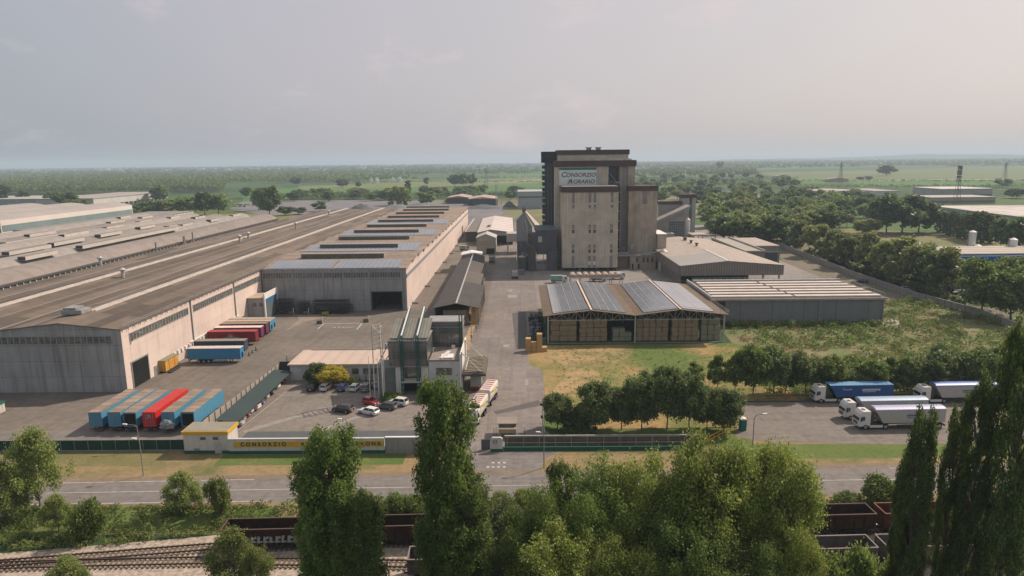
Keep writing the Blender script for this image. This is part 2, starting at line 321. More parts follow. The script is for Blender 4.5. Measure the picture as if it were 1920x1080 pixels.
sheet('east_ground',[(143,186),(420,180),(420,420),(185,420),(150,330),(141,240)],Z*2,M('east_gr',(.16,.14,.11),(.10,.115,.05),scale=.05,lo=.45,hi=.55,rough=.95,fine=.8))
sheet('gravel_yard',GP([(430,392),(455,377),(725,374),(960,384),(930,410),(560,414)]),Z*3,GREYYD)
sheet('gravel_yard',GP([(868,404),(960,404),(955,415),(868,420)]),Z*4,GREYYD)
sheet('grass_strip',GP([(320,400),(560,402),(560,420),(430,425),(320,410)]),Z*5,M('gs',(.12,.15,.04),(.2,.18,.07),scale=.03,rough=.95))
# fields seen far off
FG=M('field_green',(.075,.15,.045),(.085,.165,.05),scale=.01,rough=.95,spec=.1)
FL=M('field_light',(.13,.165,.065),(.16,.18,.08),scale=.006,rough=.95,spec=.1)
FT=M('field_tan',(.26,.24,.15),(.22,.21,.13),scale=.008,rough=.95,spec=.1)
FP=M('field_pale',(.17,.20,.095),(.13,.17,.07),scale=.004,rough=.95,spec=.1,brick=('xy',900,60,2,(.8,.85,.7),.8))
for k,(pts,mt) in enumerate([([(500,354),(1010,342),(1015,351),(1010,358),(500,362)],FG),([(560,349),(870,338),(1010,341),(1010,346),(560,356)],FL),
     ([(905,342),(1012,335),(1015,339),(940,343)],FT),([(900,337),(1012,330),(1012,334),(900,341)],FL),([(940,328),(1014,323),(1014,331),(930,334)],FG),([(455,358),(540,354),(550,374),(455,378)],FG),([(960,345),(1016,343),(1016,352),(970,352)],FG),
     ([(1420,324),(1920,311),(2100,308),(2100,338),(1500,340)],FP),([(1500,339),(1920,334),(2100,331),(2100,341),(1500,345)],FG),([(1600,343),(1700,341),(1900,341),(1920,349),(1600,350)],FG),
     ([(1560,338),(1920,335),(1920,337),(1560,340)],FT),([(1170,338),(1260,335),(1260,345),(1170,347)],FL),([(560,328),(760,324),(760,327),(560,331)],FP),([(1195,312),(1420,308),(1420,312),(1195,315)],FL)]):
    sheet('field',GP(pts),.05+.03*k,mt)
# distant low hills
def hills():
    mb=MB(); rnd=random.Random(4); rows=[]
    N=90; x0,x1=2600,12500
    for j,(yy,hh) in enumerate([(8600,0),(9000,.7),(9500,1.0),(10200,1.1),(10900,.9),(11500,0)]):
        row=[]
        for i in range(N+1):
            u=i/N; x=x0+(x1-x0)*u
            h=(14+52*min(1,u*1.6)+14*math.sin(u*23+j*.4)+9*math.sin(u*57+j)+5*math.sin(u*131))*hh*min(1,u*14)
            row.append((x,yy+(u*-1500),max(h,-1)))
        rows.append(row)
    k=0; mb.v=[p for r in rows for p in r]
    for j in range(len(rows)-1):
        for i in range(N):
            a=j*(N+1)+i; mb.f.append([a,a+1,a+N+2,a+N+1]); mb.mi.append(0)
    tag(mb.build('hills',M('hill_woods',(.04,.065,.03),(.09,.12,.05),scale=.004,rough=1,spec=0),smooth=True),kind='structure')
hills()
# haze
mb=MB(); mb.box(-13500,13500,-350,14000,-1,125); hz=mb.build('haze',None or D.materials.new('haze'))
hm=hz.data.materials[0]; hm.use_nodes=True; t=hm.node_tree; t.nodes.clear(); o_=t.nodes.new('ShaderNodeOutputMaterial'); pv=t.nodes.new('ShaderNodeVolumePrincipled')
pv.inputs['Color'].default_value=(.68,.86,1,1); pv.inputs['Density'].default_value=.00015; pv.inputs['Anisotropy'].default_value=.1; t.links.new(pv.outputs[0],o_.inputs['Volume'])

tag(hz,kind='stuff')
# ================================================================ BUILDINGS
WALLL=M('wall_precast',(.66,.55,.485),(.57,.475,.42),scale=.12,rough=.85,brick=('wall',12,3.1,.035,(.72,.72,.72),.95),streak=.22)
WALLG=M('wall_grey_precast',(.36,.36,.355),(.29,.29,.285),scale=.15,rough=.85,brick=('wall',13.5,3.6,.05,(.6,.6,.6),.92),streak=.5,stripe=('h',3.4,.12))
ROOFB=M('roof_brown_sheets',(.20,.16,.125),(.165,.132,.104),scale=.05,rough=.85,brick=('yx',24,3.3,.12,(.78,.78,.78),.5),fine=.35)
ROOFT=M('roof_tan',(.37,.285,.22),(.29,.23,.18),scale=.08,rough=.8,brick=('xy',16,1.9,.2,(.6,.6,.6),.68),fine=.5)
RIDGE=M('ridge_cap',(.56,.52,.47),(.42,.38,.34),scale=.4,rough=.6)
GLASSB=M('window_band',(.075,.08,.078),(.16,.155,.14),scale=.9,rough=.25,spec=.6,lo=.45,hi=.6)
MULL=M('mullion',(.34,.34,.33),scale=1)
PVB=M('solar_blue',(.12,.145,.18),(.16,.18,.21),scale=.1,rough=.28,spec=.8,brick=('xy',1.7,1.1,.09,(2.6,2.3,2.0),.8))
DARKG=M('dark_opening',(.012,.014,.014),(.02,.022,.022),rough=.9,spec=.1)
MONG=M('rooflight_glazing',(.075,.08,.07),(.12,.12,.105),scale=.6,rough=.4)
METAL=M('grey_metal',(.35,.35,.345),(.25,.25,.25),scale=.6,rough=.5,metal=.3)
DMETAL=M('dark_metal',(.06,.06,.062),scale=1,rough=.6)
GALV=M('galvanised',(.50,.50,.49),(.38,.38,.37),scale=.8,rough=.45,metal=.4)
WHITE=M('white_paint',(.74,.71,.68),(.62,.60,.57),scale=.3,rough=.6)
TANW=M('tan_plaster',(.40,.35,.28),(.33,.29,.24),scale=.3,streak=.2)
GREYR=M('grey_roof',(.34,.315,.285),(.28,.26,.24),scale=.1,rough=.7,fine=.5)
LROOF=M('light_ribbed_roof',(.56,.50,.45),(.47,.42,.38),scale=.06,rough=.6,stripe=('y',4.2,.35))
def windows(t,name,axis,c,a,b,z0,z1,step,proud=.06,mat=None):
    """a strip of glazing on a wall plane (axis 'y': plane y=c spanning x a..b ; 'x': plane x=c spanning y)"""
    g=MB(); f=MB(); s=-1 if axis=='y' else 1
    if axis=='y': g.box(a,b,c-proud,c+.05,z0,z1)
    else: g.box(c-.05,c+proud,a,b,z0,z1)
    w_=g.build(name,mat or GLASSB,t)
    n=max(1,int(round((b-a)/step)))
    for i in range(n+1):
        u=a+(b-a)*i/n
        if axis=='y': f.box(u-.07,u+.07,c-proud-.07,c-proud+.0,z0-.05,z1+.05)
        else: f.box(c+proud,c+proud+.07,u-.07,u+.07,z0-.05,z1+.05)
    for zz in (z0-.05,z1-.05):
        if axis=='y': f.box(a-.08,b+.08,c-proud-.11,c-proud-.072,zz,zz+.1)
        else: f.box(c+proud+.072,c+proud+.11,a-.08,b+.08,zz,zz+.1)
    f.build('frame',MULL,w_)
    return w_
# ---- big gabled hall on the left
t=T('gabled_warehouse','long brown gabled roof warehouse with pink lit side wall and shaded grey front','warehouse',-119,145)
X0,X1,Y0,Y1=-152,-88,145,512; EV=14.4; ridges=[(-88,EV),(-101.5,16.0),(-115,EV+.1),(-128.5,16.0),(-142,EV+.1),(-148,14.9),(-152,14.2)]
mb=MB()
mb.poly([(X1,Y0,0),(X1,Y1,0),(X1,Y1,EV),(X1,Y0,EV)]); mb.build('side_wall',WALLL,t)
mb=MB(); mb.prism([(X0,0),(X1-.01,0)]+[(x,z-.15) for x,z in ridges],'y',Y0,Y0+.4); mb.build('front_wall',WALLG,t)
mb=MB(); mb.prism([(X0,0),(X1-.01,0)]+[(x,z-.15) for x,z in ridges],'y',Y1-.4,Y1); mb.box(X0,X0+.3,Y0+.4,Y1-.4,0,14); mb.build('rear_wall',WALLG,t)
for i in range(len(ridges)-1):
    (xa,za),(xb,zb)=ridges[i],ridges[i+1]
    if i==0: xa+=.3
    mb=MB(); mb.prism([(xa,za),(xb,zb),(xb,zb-.12),(xa,za-.12)],'y',Y0-.35,Y1+.3); mb.build('roof_slope',ROOFB,t)
for x in (-101.5,-128.5):
    mb=MB(); 
    for dx in (-.75,.75): mb.box(x+dx-.1,x+dx+.1,Y0+12,Y1,15.85,16.25)
    mb.box(x-.1,x+.1,Y0+12,Y1,15.95,16.1); mb.build('ridge_cap',RIDGE,t)
mb=MB()
for x in (-115,-142): mb.box(x-.3,x+.3,Y0,Y1,EV+.1,EV+.28)
for x in (-108,-121.5): mb.box(x-.06,x+.06,Y0,Y1,15.2 if x>-115 else 15.2,15.42)
mb.build('gutter',M('gutter_m',(.24,.21,.18)),t)
mb=MB(); mb.box(-106.3,-101.5,153,157,16.0,17.0); mb.box(-106.0,-103,153.4,156.6,17.0,17.5); mb.build('fan_housing',METAL,t,bevel=.1)
# eave rail with stanchions
mb=MB()
for k in range(150):
    y=Y0+2.45*k
    if y<Y1: mb.box(X1+.35,X1+.43,y,y+.08,13.7,15.4); mb.bar((X1+.4,y,13.7),(X1+.02,y,14.3),.1)
mb.box(X1+.36,X1+.42,Y0,Y1,15.34,15.42); mb.box(X1+.36,X1+.42,Y0,Y1,14.85,14.92); mb.build('eave_railing',METAL,t)
windows(t,'window_band','y',Y0,-150,-90.2,11.2,12.9,1.35)
windows(t,'window_band','x',X1,148,175.5,10.9,12.7,1.3); windows(t,'window_band','x',X1,178.5,204,10.9,12.7,1.3); windows(t,'window_band','x',X1,206,226,10.9,12.7,1.3)
for yy in (177,205): mb=MB(); mb.tube((X1+.2,yy,0),(X1+.2,yy,14.3),.16); mb.build('downpipe',METAL,t)
mb=MB(); mb.box(X1-.2,X1+.09,147.6,154.2,0,5.9); mb.build('doorway',DARKG,t)
mb=MB(); mb.box(X1-.1,X1+.16,147.3,147.6,0,6.2); mb.box(X1-.1,X1+.16,154.2,154.5,0,6.2); mb.box(X1-.1,X1+.16,147.6,154.2,5.9,6.2); mb.build('door_frame',METAL,t)
mb=MB(); mb.box(X1-.1,X1+.08,156.4,157.6,0,2.3); mb.build('side_door',M('door_grey',(.22,.24,.25)),t)
mb=MB(); mb.box(X1-.1,X1+.25,175,207,3.2,3.5); 
for k in range(22): mb.box(X1+.0,X1+.3,162+k*2.0,162.8+k*2.0,2.2,3.1)
mb.build('dock_lights',WHITE,t)
mb=MB(); mb.tube((X1+.0,150,11.9),(X1+1.6,149.6,12.5),.07); mb.box(X1+1.3,X1+2.1,149.3,149.8,12.4,12.6); mb.build('wall_lamp',METAL,t)
# roof vents: things on the roof
def vent(x,y,z,h,label):
    v=T('roof_vent',label,'roof vent',x,y,z,group='roof vents on the gabled warehouse')
    mb=MB(); mb.tube((x,y,z-.3),(x,y,z+h),.55,.5,12); mb.build('duct',GALV,v)
    mb=MB(); mb.tube((x,y,z+h+.1),(x,y,z+h+.5),.9,1.05,12); mb.tube((x,y,z+h+.5),(x,y,z+h+1.1),1.05,.3,12); mb.build('cowl',GALV,v)
for k,(px,py,h,lb) in enumerate([(231,522,2.4,'shiny roof vent alone on the brown roof, nearest to the camera'),(450,455,2.6,'left vent of the close pair on the brown warehouse roof'),(466,449,2.6,'right vent of the close pair on the brown warehouse roof'),(555,429,2.6,'tall roof vent alone further back on the brown roof'),(617,404,2.6,'farthest small vent near the end of the brown roof')]):
    x,y=G(px,py,15.2); vent(x,y,15.1,h,lb)
x,y=G(194,497,15.0); vent(x-1,y,14.9,2.2,'round capped vent beside the gap between the two halls')
# ---- sawtooth hall
t=T('sawtooth_warehouse','wide warehouse with sawtooth roof, blue solar panels and dark open doorway','warehouse',-63,228)
SX0,SX1,SY0,SY1=-87.6,-38.6,227.5,512
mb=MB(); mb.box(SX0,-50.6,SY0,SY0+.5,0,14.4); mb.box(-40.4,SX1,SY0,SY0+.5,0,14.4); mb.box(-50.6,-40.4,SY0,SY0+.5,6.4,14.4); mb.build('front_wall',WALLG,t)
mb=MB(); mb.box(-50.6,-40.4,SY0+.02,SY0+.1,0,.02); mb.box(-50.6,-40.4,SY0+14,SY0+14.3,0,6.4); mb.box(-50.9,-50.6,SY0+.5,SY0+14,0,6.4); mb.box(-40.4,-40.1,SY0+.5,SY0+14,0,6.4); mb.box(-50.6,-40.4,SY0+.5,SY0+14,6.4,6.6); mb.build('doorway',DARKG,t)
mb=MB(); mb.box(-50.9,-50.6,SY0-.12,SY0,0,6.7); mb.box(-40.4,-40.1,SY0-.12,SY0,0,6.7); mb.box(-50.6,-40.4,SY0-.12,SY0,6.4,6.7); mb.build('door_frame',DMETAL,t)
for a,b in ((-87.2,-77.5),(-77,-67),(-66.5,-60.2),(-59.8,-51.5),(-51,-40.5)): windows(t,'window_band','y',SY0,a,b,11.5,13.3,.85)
mb=MB(); mb.box(SX0,SX1,SY0-.2,SY0,14.3,14.75); mb.build('fascia',METAL,t)
TY=[SY0]; 
while TY[-1]<SY1-5: TY.append(TY[-1]+28.6 if len(TY)>1 else 241.0)
TY[-1]=SY1
wallp=[(SY0,0)]; 
prof=[]
for i in range(len(TY)-1):
    a,b=TY[i],TY[i+1]
    if i==0: prof+= [(a,14.5),(b-.3,15.9),(b,14.9)]
    else: prof+= [(a+.01,14.9),(a+(b-a)*.46,16.3),(a+(b-a)*.5,15.2),(b-1.2,16.1),(b,14.9)] if i<len(TY)-1 else []
# side wall follows the roof profile
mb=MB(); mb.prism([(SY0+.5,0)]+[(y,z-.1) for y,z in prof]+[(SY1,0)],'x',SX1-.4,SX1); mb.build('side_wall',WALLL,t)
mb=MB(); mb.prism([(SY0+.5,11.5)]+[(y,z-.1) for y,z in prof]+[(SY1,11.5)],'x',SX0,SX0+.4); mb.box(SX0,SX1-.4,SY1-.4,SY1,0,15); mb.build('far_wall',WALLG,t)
for i in range(len(prof)-1):
    (ya,za),(yb,zb)=prof[i],prof[i+1]
    if yb-ya<.2: continue
    up=zb>za
    xl=SX0+.2
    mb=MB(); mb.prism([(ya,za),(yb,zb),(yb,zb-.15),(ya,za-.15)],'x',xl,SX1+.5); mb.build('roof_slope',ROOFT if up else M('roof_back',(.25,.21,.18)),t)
# solar fields lie on some slopes
pv=[0,3,7,11,15]
ups=[(prof[i],prof[i+1]) for i in range(len(prof)-1) if prof[i+1][0]-prof[i][0]>3]
def pvfield(t_,x0,x1,p,q,f0,f1,mat,off=.12):
    (ya,za),(yb,zb)=p,q; y0=ya+(yb-ya)*f0; y1=ya+(yb-ya)*f1; z0=za+(zb-za)*f0+off; z1=za+(zb-za)*f1+off
    mb=MB(); mb.prism([(y0,z0),(y1,z1),(y1,z1+.06),(y0,z0+.06)],'x',x0,x1); return mb.build('solar_panel',mat,t_)
pvfield(t,-85.8,-64.5,*ups[0],.05,.9,PVB); pvfield(t,-63.2,-41,*ups[0],.05,.9,PVB)
for k in (3,7,11):
    pvfield(t,-85.5,-41,*ups[k],.03,.97,PVB); pvfield(t,-85.5,-41,*ups[k+1],.04,.55,PVB); pvfield(t,-85.5,-41,*ups[k-1],.62,.96,PVB)
# rooflight monitors
for k in range(10):
    y=246.5+29.2*k; xa,xb=(-81.5,-49.5) if k else (-80,-49.5)
    if k==9: xa,xb=-84,-52
    m_=MB(); m_.prism([(y,15.0),(y,17.2),(y+1.0,17.3),(y+2.6,15.6),(y+2.6,15.0)],'x',xa,xb); r_=m_.build('roof_monitor',M('monitor_roof',(.33,.29,.25),scale=.3),t)
    m_=MB(); m_.box(xa+.3,xb-.3,y-.06,y-.003,15.3,17.0); m_.build('glazing',MONG,r_)
mb=MB(); mb.box(SX1,SX1+.35,SY0,SY1,11.4,12.5); mb.build('side_gutter',METAL,t)
mb=MB()
for k in range(7): 
    y=236+k*33; mb=MB(); mb.box(SX1,SX1+2.2,y+2,y+2.6,0,.7); mb.build('kerb_block',METAL,t)
mb=MB(); mb.box(SX1,SX1+.1,455,462,0,7); mb.build('side_door',DMETAL,t)
# ---- annex portal on the hall wall
t=T('loading_portal','flat roofed grey loading annex with white portal beside parked trailers','annex',-88,218)
mb=MB(); mb.box(-87.9,-82.3,214.5,224,0,7.1); mb.build('wall',M('annex_wall',(.36,.355,.335),(.30,.295,.28),scale=.3,streak=.3),t)
mb=MB(); mb.box(-87.9,-81.9,214.1,224.4,7.1,7.4); mb.build('roof',M('annex_roof',(.40,.33,.25),(.33,.27,.21),scale=.3),t)
for x in (-86.4,-84.2): mb=MB(); mb.box(x,x+1.3,214.4,214.5,4.6,5.7); mb.build('window',GLASSB,t)
mb=MB(); mb.box(-82.2,-81.8,213.2,213.9,0,8.9); mb.box(-82.2,-81.8,224.6,225.3,0,8.9); mb.box(-82.2,-81.8,213.9,224.6,7.0,8.9); mb.build('portal_frame',WHITE,t)
mb=MB(); mb.box(-82.25,-82.0,213.9,224.6,5.6,7.0); mb.build('blue_lintel',M('blue_panel',(.02,.13,.32)),t)
mb=MB(); mb.box(-82.3,-82.1,213.9,224.6,0,5.6); mb.build('doorway',M('dock_inside',(.10,.13,.13)),t)
# ---- barrel vault hall
t=T('barrel_vault_warehouse','warehouse with rows of pale barrel vault roofs and small skylights','warehouse',-215,300)
BX1=-166; W_=17.7; NB=6
VROOF=M('vault_roof',(.27,.235,.205),(.22,.19,.17),scale=.03,rough=.75,brick=('yx',40,60,.2,(.8,.8,.8),.86),fine=.3)
VROOF2=M('vault_roof_pale',(.25,.245,.225),(.285,.255,.23),scale=.02,rough=.75,fine=.3)
def arch(x1,n=14,rise=3.6,z=12.2,w=W_):
    return [(x1-w*i/n, z+rise*(1-(2*i/n-1)**2)) for i in range(n+1)]
for k in range(NB):
    x1=BX1-k*W_; ar=arch(x1,rise=3.6+.5*(k%2))
    mb=MB(); inner=[(x,z-.2) for x,z in ar[::-1]]
    mb.prism(ar+inner,'y',150,468+ (k*2)); mb.build('vault',VROOF if k%2==0 else VROOF2,t)
    mb=MB(); mb.prism([(x1,0),(x1-W_,0)]+[(x,z-.2) for x,z in ar[::-1]],'y',467+k*2,467.4+k*2); mb.build('end_wall',M('vault_end',(.38,.36,.33)),t)
mb=MB(); mb.box(BX1-.3,BX1,150,468,0,12.1); mb.build('side_wall',M('vault_side',(.30,.28,.25),(.22,.2,.18),scale=.3,streak=.3),t)
mb=MB()
for k in range(104):
    y=152+k*3.05; mb.box(BX1,BX1+.5,y,y+.45,6,11.8)
mb.box(BX1,BX1+.6,150,468,11.8,12.1); mb.box(BX1,BX1+.6,150,468,8.6,8.8); mb.build('window_frames',M('vault_frames',(.46,.44,.40)),t)
mb=MB(); mb.box(BX1,BX1+.12,150,468,6,11.8); mb.build('window_band',M('vault_glass',(.12,.12,.10),(.2,.18,.15),scale=.7,rough=.4),t)
mb=MB(); mb.box(BX1-.1,BX1+.9,150,468.2,12.1,12.6); mb.build('gutter',M('gutter_d',(.10,.09,.085)),t)
def sky_l(px,py,w_px,lb=None):
    x,y=G(px,py,16.3); L_=w_px*.55
    m_=MB(); m_.box(x-1.5,x+1.5,y,y+L_,15.2,16.6); r_=m_.build('skylight',M('skylight_side',(.50,.46,.42)),t)
    m_=MB(); m_.box(x-1.45,x+1.45,y-.08,y-.003,15.4,16.5); m_.build('glazing',DMETAL,r_)
    m_=MB(); m_.box(x-1.3,x+1.3,y+.1,y+L_-.1,16.6,16.66); m_.build('skylight_lid',M('lid',(.22,.20,.18)),r_)
for px,py,wd in [(40,483,22),(50,441,24),(115,441,24),(183,441,22),(95,457,26),(5,456,50),(195,427,20),(258,427,18),(312,425,18),(157,420,0),(203,417,18),(258,416,16),(362,408,16),(338,422,14),(391,413,14),(433,404,14),(262,408,16),(316,408,14),(368,407,12),(222,408,14),(10,474,30)]:
    if wd: sky_l(px,py,wd*1.5)
sky_l(148,462,150)
mb=MB()
for px,py in ((251,452),(281,468),(315,455),(354,455)):
    x,y=G(px,py,12.2); mb.tube((BX1+2,y,6),(BX1+2,y,15.5+(px==251)*1),.4,.4,8)
mb.build('stack',METAL,t)
mb=MB(); mb.box(BX1+.8,BX1+12.5,150,466,0,5.0); mb.build('lower_roof',M('lower_roof_m',(.23,.2,.17),(.15,.14,.12),scale=.4,fine=1),t)
mb=MB()
rnd=random.Random(3)
for k in range(60):
    y=160+k*5+rnd.random()*2; x=BX1+2+rnd.random()*8; mb.box(x,x+1+rnd.random()*2,y,y+1.5+rnd.random()*2,5,6+rnd.random()*2.5)
for k in range(4): mb.tube((BX1+3+k*1.3,152,7),(BX1+3+k*1.3,460,7),.2,.2,6)
mb.build('roof_plant',METAL,t)
# ---- long dark shed beside the avenue
t=T('long_shed','long narrow shed with dark gabled roof and pale ridge beside the avenue','shed',-20,260)
SHD=M('dark_sheets',(.075,.068,.06),(.055,.05,.046),scale=.2,rough=.8,fine=1,stripe=('y',1.1,.2))
def quadpr(mb,a,b,c,d,th=.15):
    k=len(mb.v); pts=[a,b,c,d]; mb.v+=pts+[(p[0],p[1],p[2]-th) for p in pts]
    for f in ((0,1,2,3),(7,6,5,4),(0,4,5,1),(1,5,6,2),(2,6,7,3),(3,7,4,0)): mb.f.append([k+i for i in f]); mb.mi.append(0)
mb=MB(); quadpr(mb,(-26.8,204,5.8),(-19.6,204,7.2),(-21.9,320,7.2),(-27.2,320,5.8)); mb.build('roof_slope',SHD,t)
ys=[204,243,268,296,320]; 
for i in range(4):
    a,b=ys[i],ys[i+1]; f=lambda y,u0,u1:u0+(u1-u0)*(y-204)/116
    mb=MB(); quadpr(mb,(f(a,-19.6,-21.9),a,7.2),([-12.7,-14.4,-15.6,-16.6][i],a,5.7),([-12.7,-14.4,-15.6,-16.6][i],b-.1,5.7),(f(b,-19.6,-21.9),b-.1,7.2))
    mb.build('roof_slope',[SHD,M('dark_sheets_b',(.115,.10,.088),scale=.2),M('dark_sheets_c',(.09,.08,.07),scale=.2),M('dark_sheets_d',(.055,.055,.058),scale=.2)][i],t)
mb=MB(); quadpr(mb,(-19.85,203.8,7.36),(-19.35,203.8,7.36),(-21.65,320,7.36),(-22.15,320,7.36)); mb.build('ridge_cap',GALV,t)
mb=MB(); mb.box(-26.6,-26.3,207,319,0,5.6); mb.build('rear_wall',DMETAL,t)
mb=MB()
for k in range(20):
    y=205+k*6; i=min(3,sum(y>=v for v in ys)-1); x=[-12.9,-14.6,-15.8,-16.8][i]; mb.box(x-.15,x+.15,y,y+.3,0,5.6)
mb.build('post',METAL,t)
mb=MB(); mb.box(-15.2,-13.0,206.5,209,0,5.4); mb.box(-14.9,-13.2,212,222,0,4.6);mb.build('stored_pallets',M('ochre_pallet',(.50,.29,.08),(.3,.18,.07),scale=.6,lo=.4,hi=.6),t)
mb=MB(); mb.box(-24,-16.4,206,212,0,4.6); mb.box(-22,-17,212,300,0,3.6); mb.build('infill_wall',M('hay_wall',(.25,.20,.13),(.19,.15,.10),scale=.8,stripe=('h',1.0,.3)),t)
t=T('small_white_canopy','small white gabled canopy at the far end of the long shed','canopy',-23,326)
mb=MB(); quadpr(mb,(-28.2,320.5,6.0),(-23.2,320.5,6.9),(-23.6,333,6.9),(-28.4,333,6.0)); quadpr(mb,(-23.2,320.5,6.9),(-17.9,320.5,6.0),(-18.3,333,6.0),(-23.6,333,6.9)); mb.build('roof',WHITE,t)
mb=MB()
for x in (-27.6,-18.4):
    for y in (321.5,332): mb.box(x-.12,x+.12,y,y+.25,0,5.95)
mb.build('post',METAL,t)
# ---- sheds at the end of the avenue
t=T('small_gable_shed','small beige gabled shed with low dark door at the avenue end','shed',-18.4,370)
mb=MB(); mb.prism([(-23.6,0),(-13.0,0),(-13.0,8.6),(-18.3,10.6),(-23.6,8.6)],'y',369,384); mb.build('wall',M('beige_panel',(.40,.375,.33),(.34,.32,.28),scale=.3,streak=.25),t)
mb=MB(); quadpr(mb,(-23.9,368.7,8.7),(-18.3,368.7,10.9),(-18.3,384.3,10.9),(-23.9,384.3,8.7)); quadpr(mb,(-18.3,368.7,10.9),(-12.7,368.7,8.7),(-12.7,384.3,8.7),(-18.3,384.3,10.9)); mb.build('roof',M('pale_roof_s',(.43,.41,.38)),t)
mb=MB(); mb.box(-18.2,-13.8,368.85,369,0,3.0); mb.build('doorway',DARKG,t)
mb=MB(); mb.box(-23.4,-13.2,368.9,368.97,4.6,7.2); mb.build('ochre_band',M('ochre_band',(.36,.33,.24)),t)
t=T('ribbed_roof_hall','pale ribbed roof hall with dark open end at the avenue end','hall',-14,460)
mb=MB(); quadpr(mb,(-25.6,408,7.6),(-17.5,408,9.4),(-18.5,512,9.4),(-27.5,512,7.6)); quadpr(mb,(-17.5,408,9.4),(-3.6,408,7.6),(-5.2,512,7.6),(-18.5,512,9.4)); mb.build('roof',M('ribbed_end',(.58,.52,.48),(.50,.45,.41),scale=.06,stripe=('y',13,.35)),t)
mb=MB(); mb.prism([(-25,5.6),(-4.4,5.6),(-4.4,7.4),(-17.5,9.2),(-25,7.4)],'y',409,409.4); mb.build('gable_panel',METAL,t)
mb=MB(); mb.box(-25.4,-25,409,510,0,7.4); mb.box(-4.6,-4.2,409,510,0,7.4); mb.box(-25,-4.6,425,425.4,0,7.3); mb.build('wall',DMETAL,t)
mb=MB(); mb.box(-20.3,-18.3,428,434,8.8,9.7); mb.build('roof_hatch',DMETAL,t)
t=T('lean_to_shed','low dark brown flat lean-to with white rim left of the ribbed hall','shed',-30,470)
mb=MB(); quadpr(mb,(-34,425,6.3),(-25.8,425,6.6),(-27.6,522,6.6),(-34.4,522,6.3)); mb.build('roof',M('leanto_roof',(.17,.16,.135),scale=.2),t)
mb=MB(); mb.box(-33.6,-26.2,426,520,0,6.1); mb.build('wall',M('leanto_wall',(.10,.095,.09),stripe=('h',1,.4)),t)
mb=MB(); mb.bar((-34.2,425,6.5),(-34.6,522,6.5),.3); mb.bar((-34.2,424.9,6.45),(-25.8,424.9,6.7),.3); mb.build('rim',WHITE,t)
t=T('overhead_bin','grey boxed bin raised over the road beside the pointed elevator','bin',-5,395)
mb=MB(); mb.box(-7.2,4.0,368,380,6.5,11); mb.build('body',M('bin_grey',(.42,.40,.37),streak=.3),t)
mb=MB()
for x in (-6.6,-1,3.4):
    for y in (369,379): mb.box(x-.25,x+.25,y-.25,y+.25,0,6.5)
mb.build('leg',METAL,t)
# ================================================================ FEED MILL TOWER
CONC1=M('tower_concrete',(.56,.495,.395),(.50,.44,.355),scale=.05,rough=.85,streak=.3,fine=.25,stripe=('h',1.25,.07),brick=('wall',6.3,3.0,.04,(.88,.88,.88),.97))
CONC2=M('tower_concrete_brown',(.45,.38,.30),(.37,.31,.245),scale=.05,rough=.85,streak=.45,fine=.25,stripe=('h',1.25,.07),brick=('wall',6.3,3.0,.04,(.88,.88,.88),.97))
BRN=M('brown_fascia',(.085,.05,.045),(.07,.042,.038),scale=.3,rough=.7,stripe=('h',.6,.2))
CURT=M('curtain_wall_dark',(.03,.032,.045),(.045,.047,.06),scale=.3,rough=.35,spec=.6,brick=('wall',1.6,2.6,.08,(.4,.4,.4),.7))
GLP=M('glass_strip',(.27,.245,.225),(.22,.2,.19),scale=.4,rough=.4,brick=('wall',1.25,2.0,.1,(.75,.75,.75),.85))
t=T('feed_mill_tower','tall beige concrete feed mill tower with brown roof bands and large name board','tower',35,322)
mb=MB(); mb.box(19.1,44.2,307,321.9,1.6,35.6); mb.build('silo_block',CONC1,t)
mb=MB(); mb.box(18.7,44.6,306.6,322.0,35.6,38.1); mb.build('roof_band',BRN,t)
mb=MB(); mb.box(19.3,44.0,307.2,321.6,38.1,38.2); mb.build('roof_deck',GREYR,t)
mb=MB()
for x in (20,25,30,35,40,43.4):
    mb.box(x-.4,x+.4,307.6,308.4,0,1.6); mb.box(x-.4,x+.4,320,320.8,0,1.6)
mb.build('pillar',DMETAL,t)
mb=MB(); mb.box(19.5,43.8,312,321,0,1.6); mb.build('undercroft',DARKG,t)
WN=M('tower_window',(.06,.05,.045),(.10,.085,.07),scale=1.2,rough=.4); WF=M('tower_win_frame',(.25,.22,.19))
for x in (24.1,31.5,33.7,41.3):
    mb=MB(); mb.box(x-.55,x+.55,306.9,307.0,31.0,35.5); mb.build('window',GLP,t)
    for z in (29.0,20.2,11.2):
        mb=MB(); mb.box(x-.5,x+.5,306.9,307.0,z-2.8 if z<29 else z-.6,z-1.3 if z<29 else z+.9); mb.build('window',WN,t)
        if z<29: mb=MB(); mb.box(x-.45,x+.45,306.9,307.0,z-.9,z+.9); mb.build('window',WN,t)
        mb=MB(); mb.box(x-.2,x+.2,306.86,306.9,z-.9,z+.5); mb.build('vent_slot',GALV,t)
    mb=MB(); mb.box(x-.55,x+.55,306.9,307.0,1.9,7.0); mb.build('window',GLP,t)
for x in (31.5,33.7): mb=MB(); mb.box(x-.45,x+.45,306.82,306.89,2.9,4.6); mb.build('notice_board',WHITE,t)
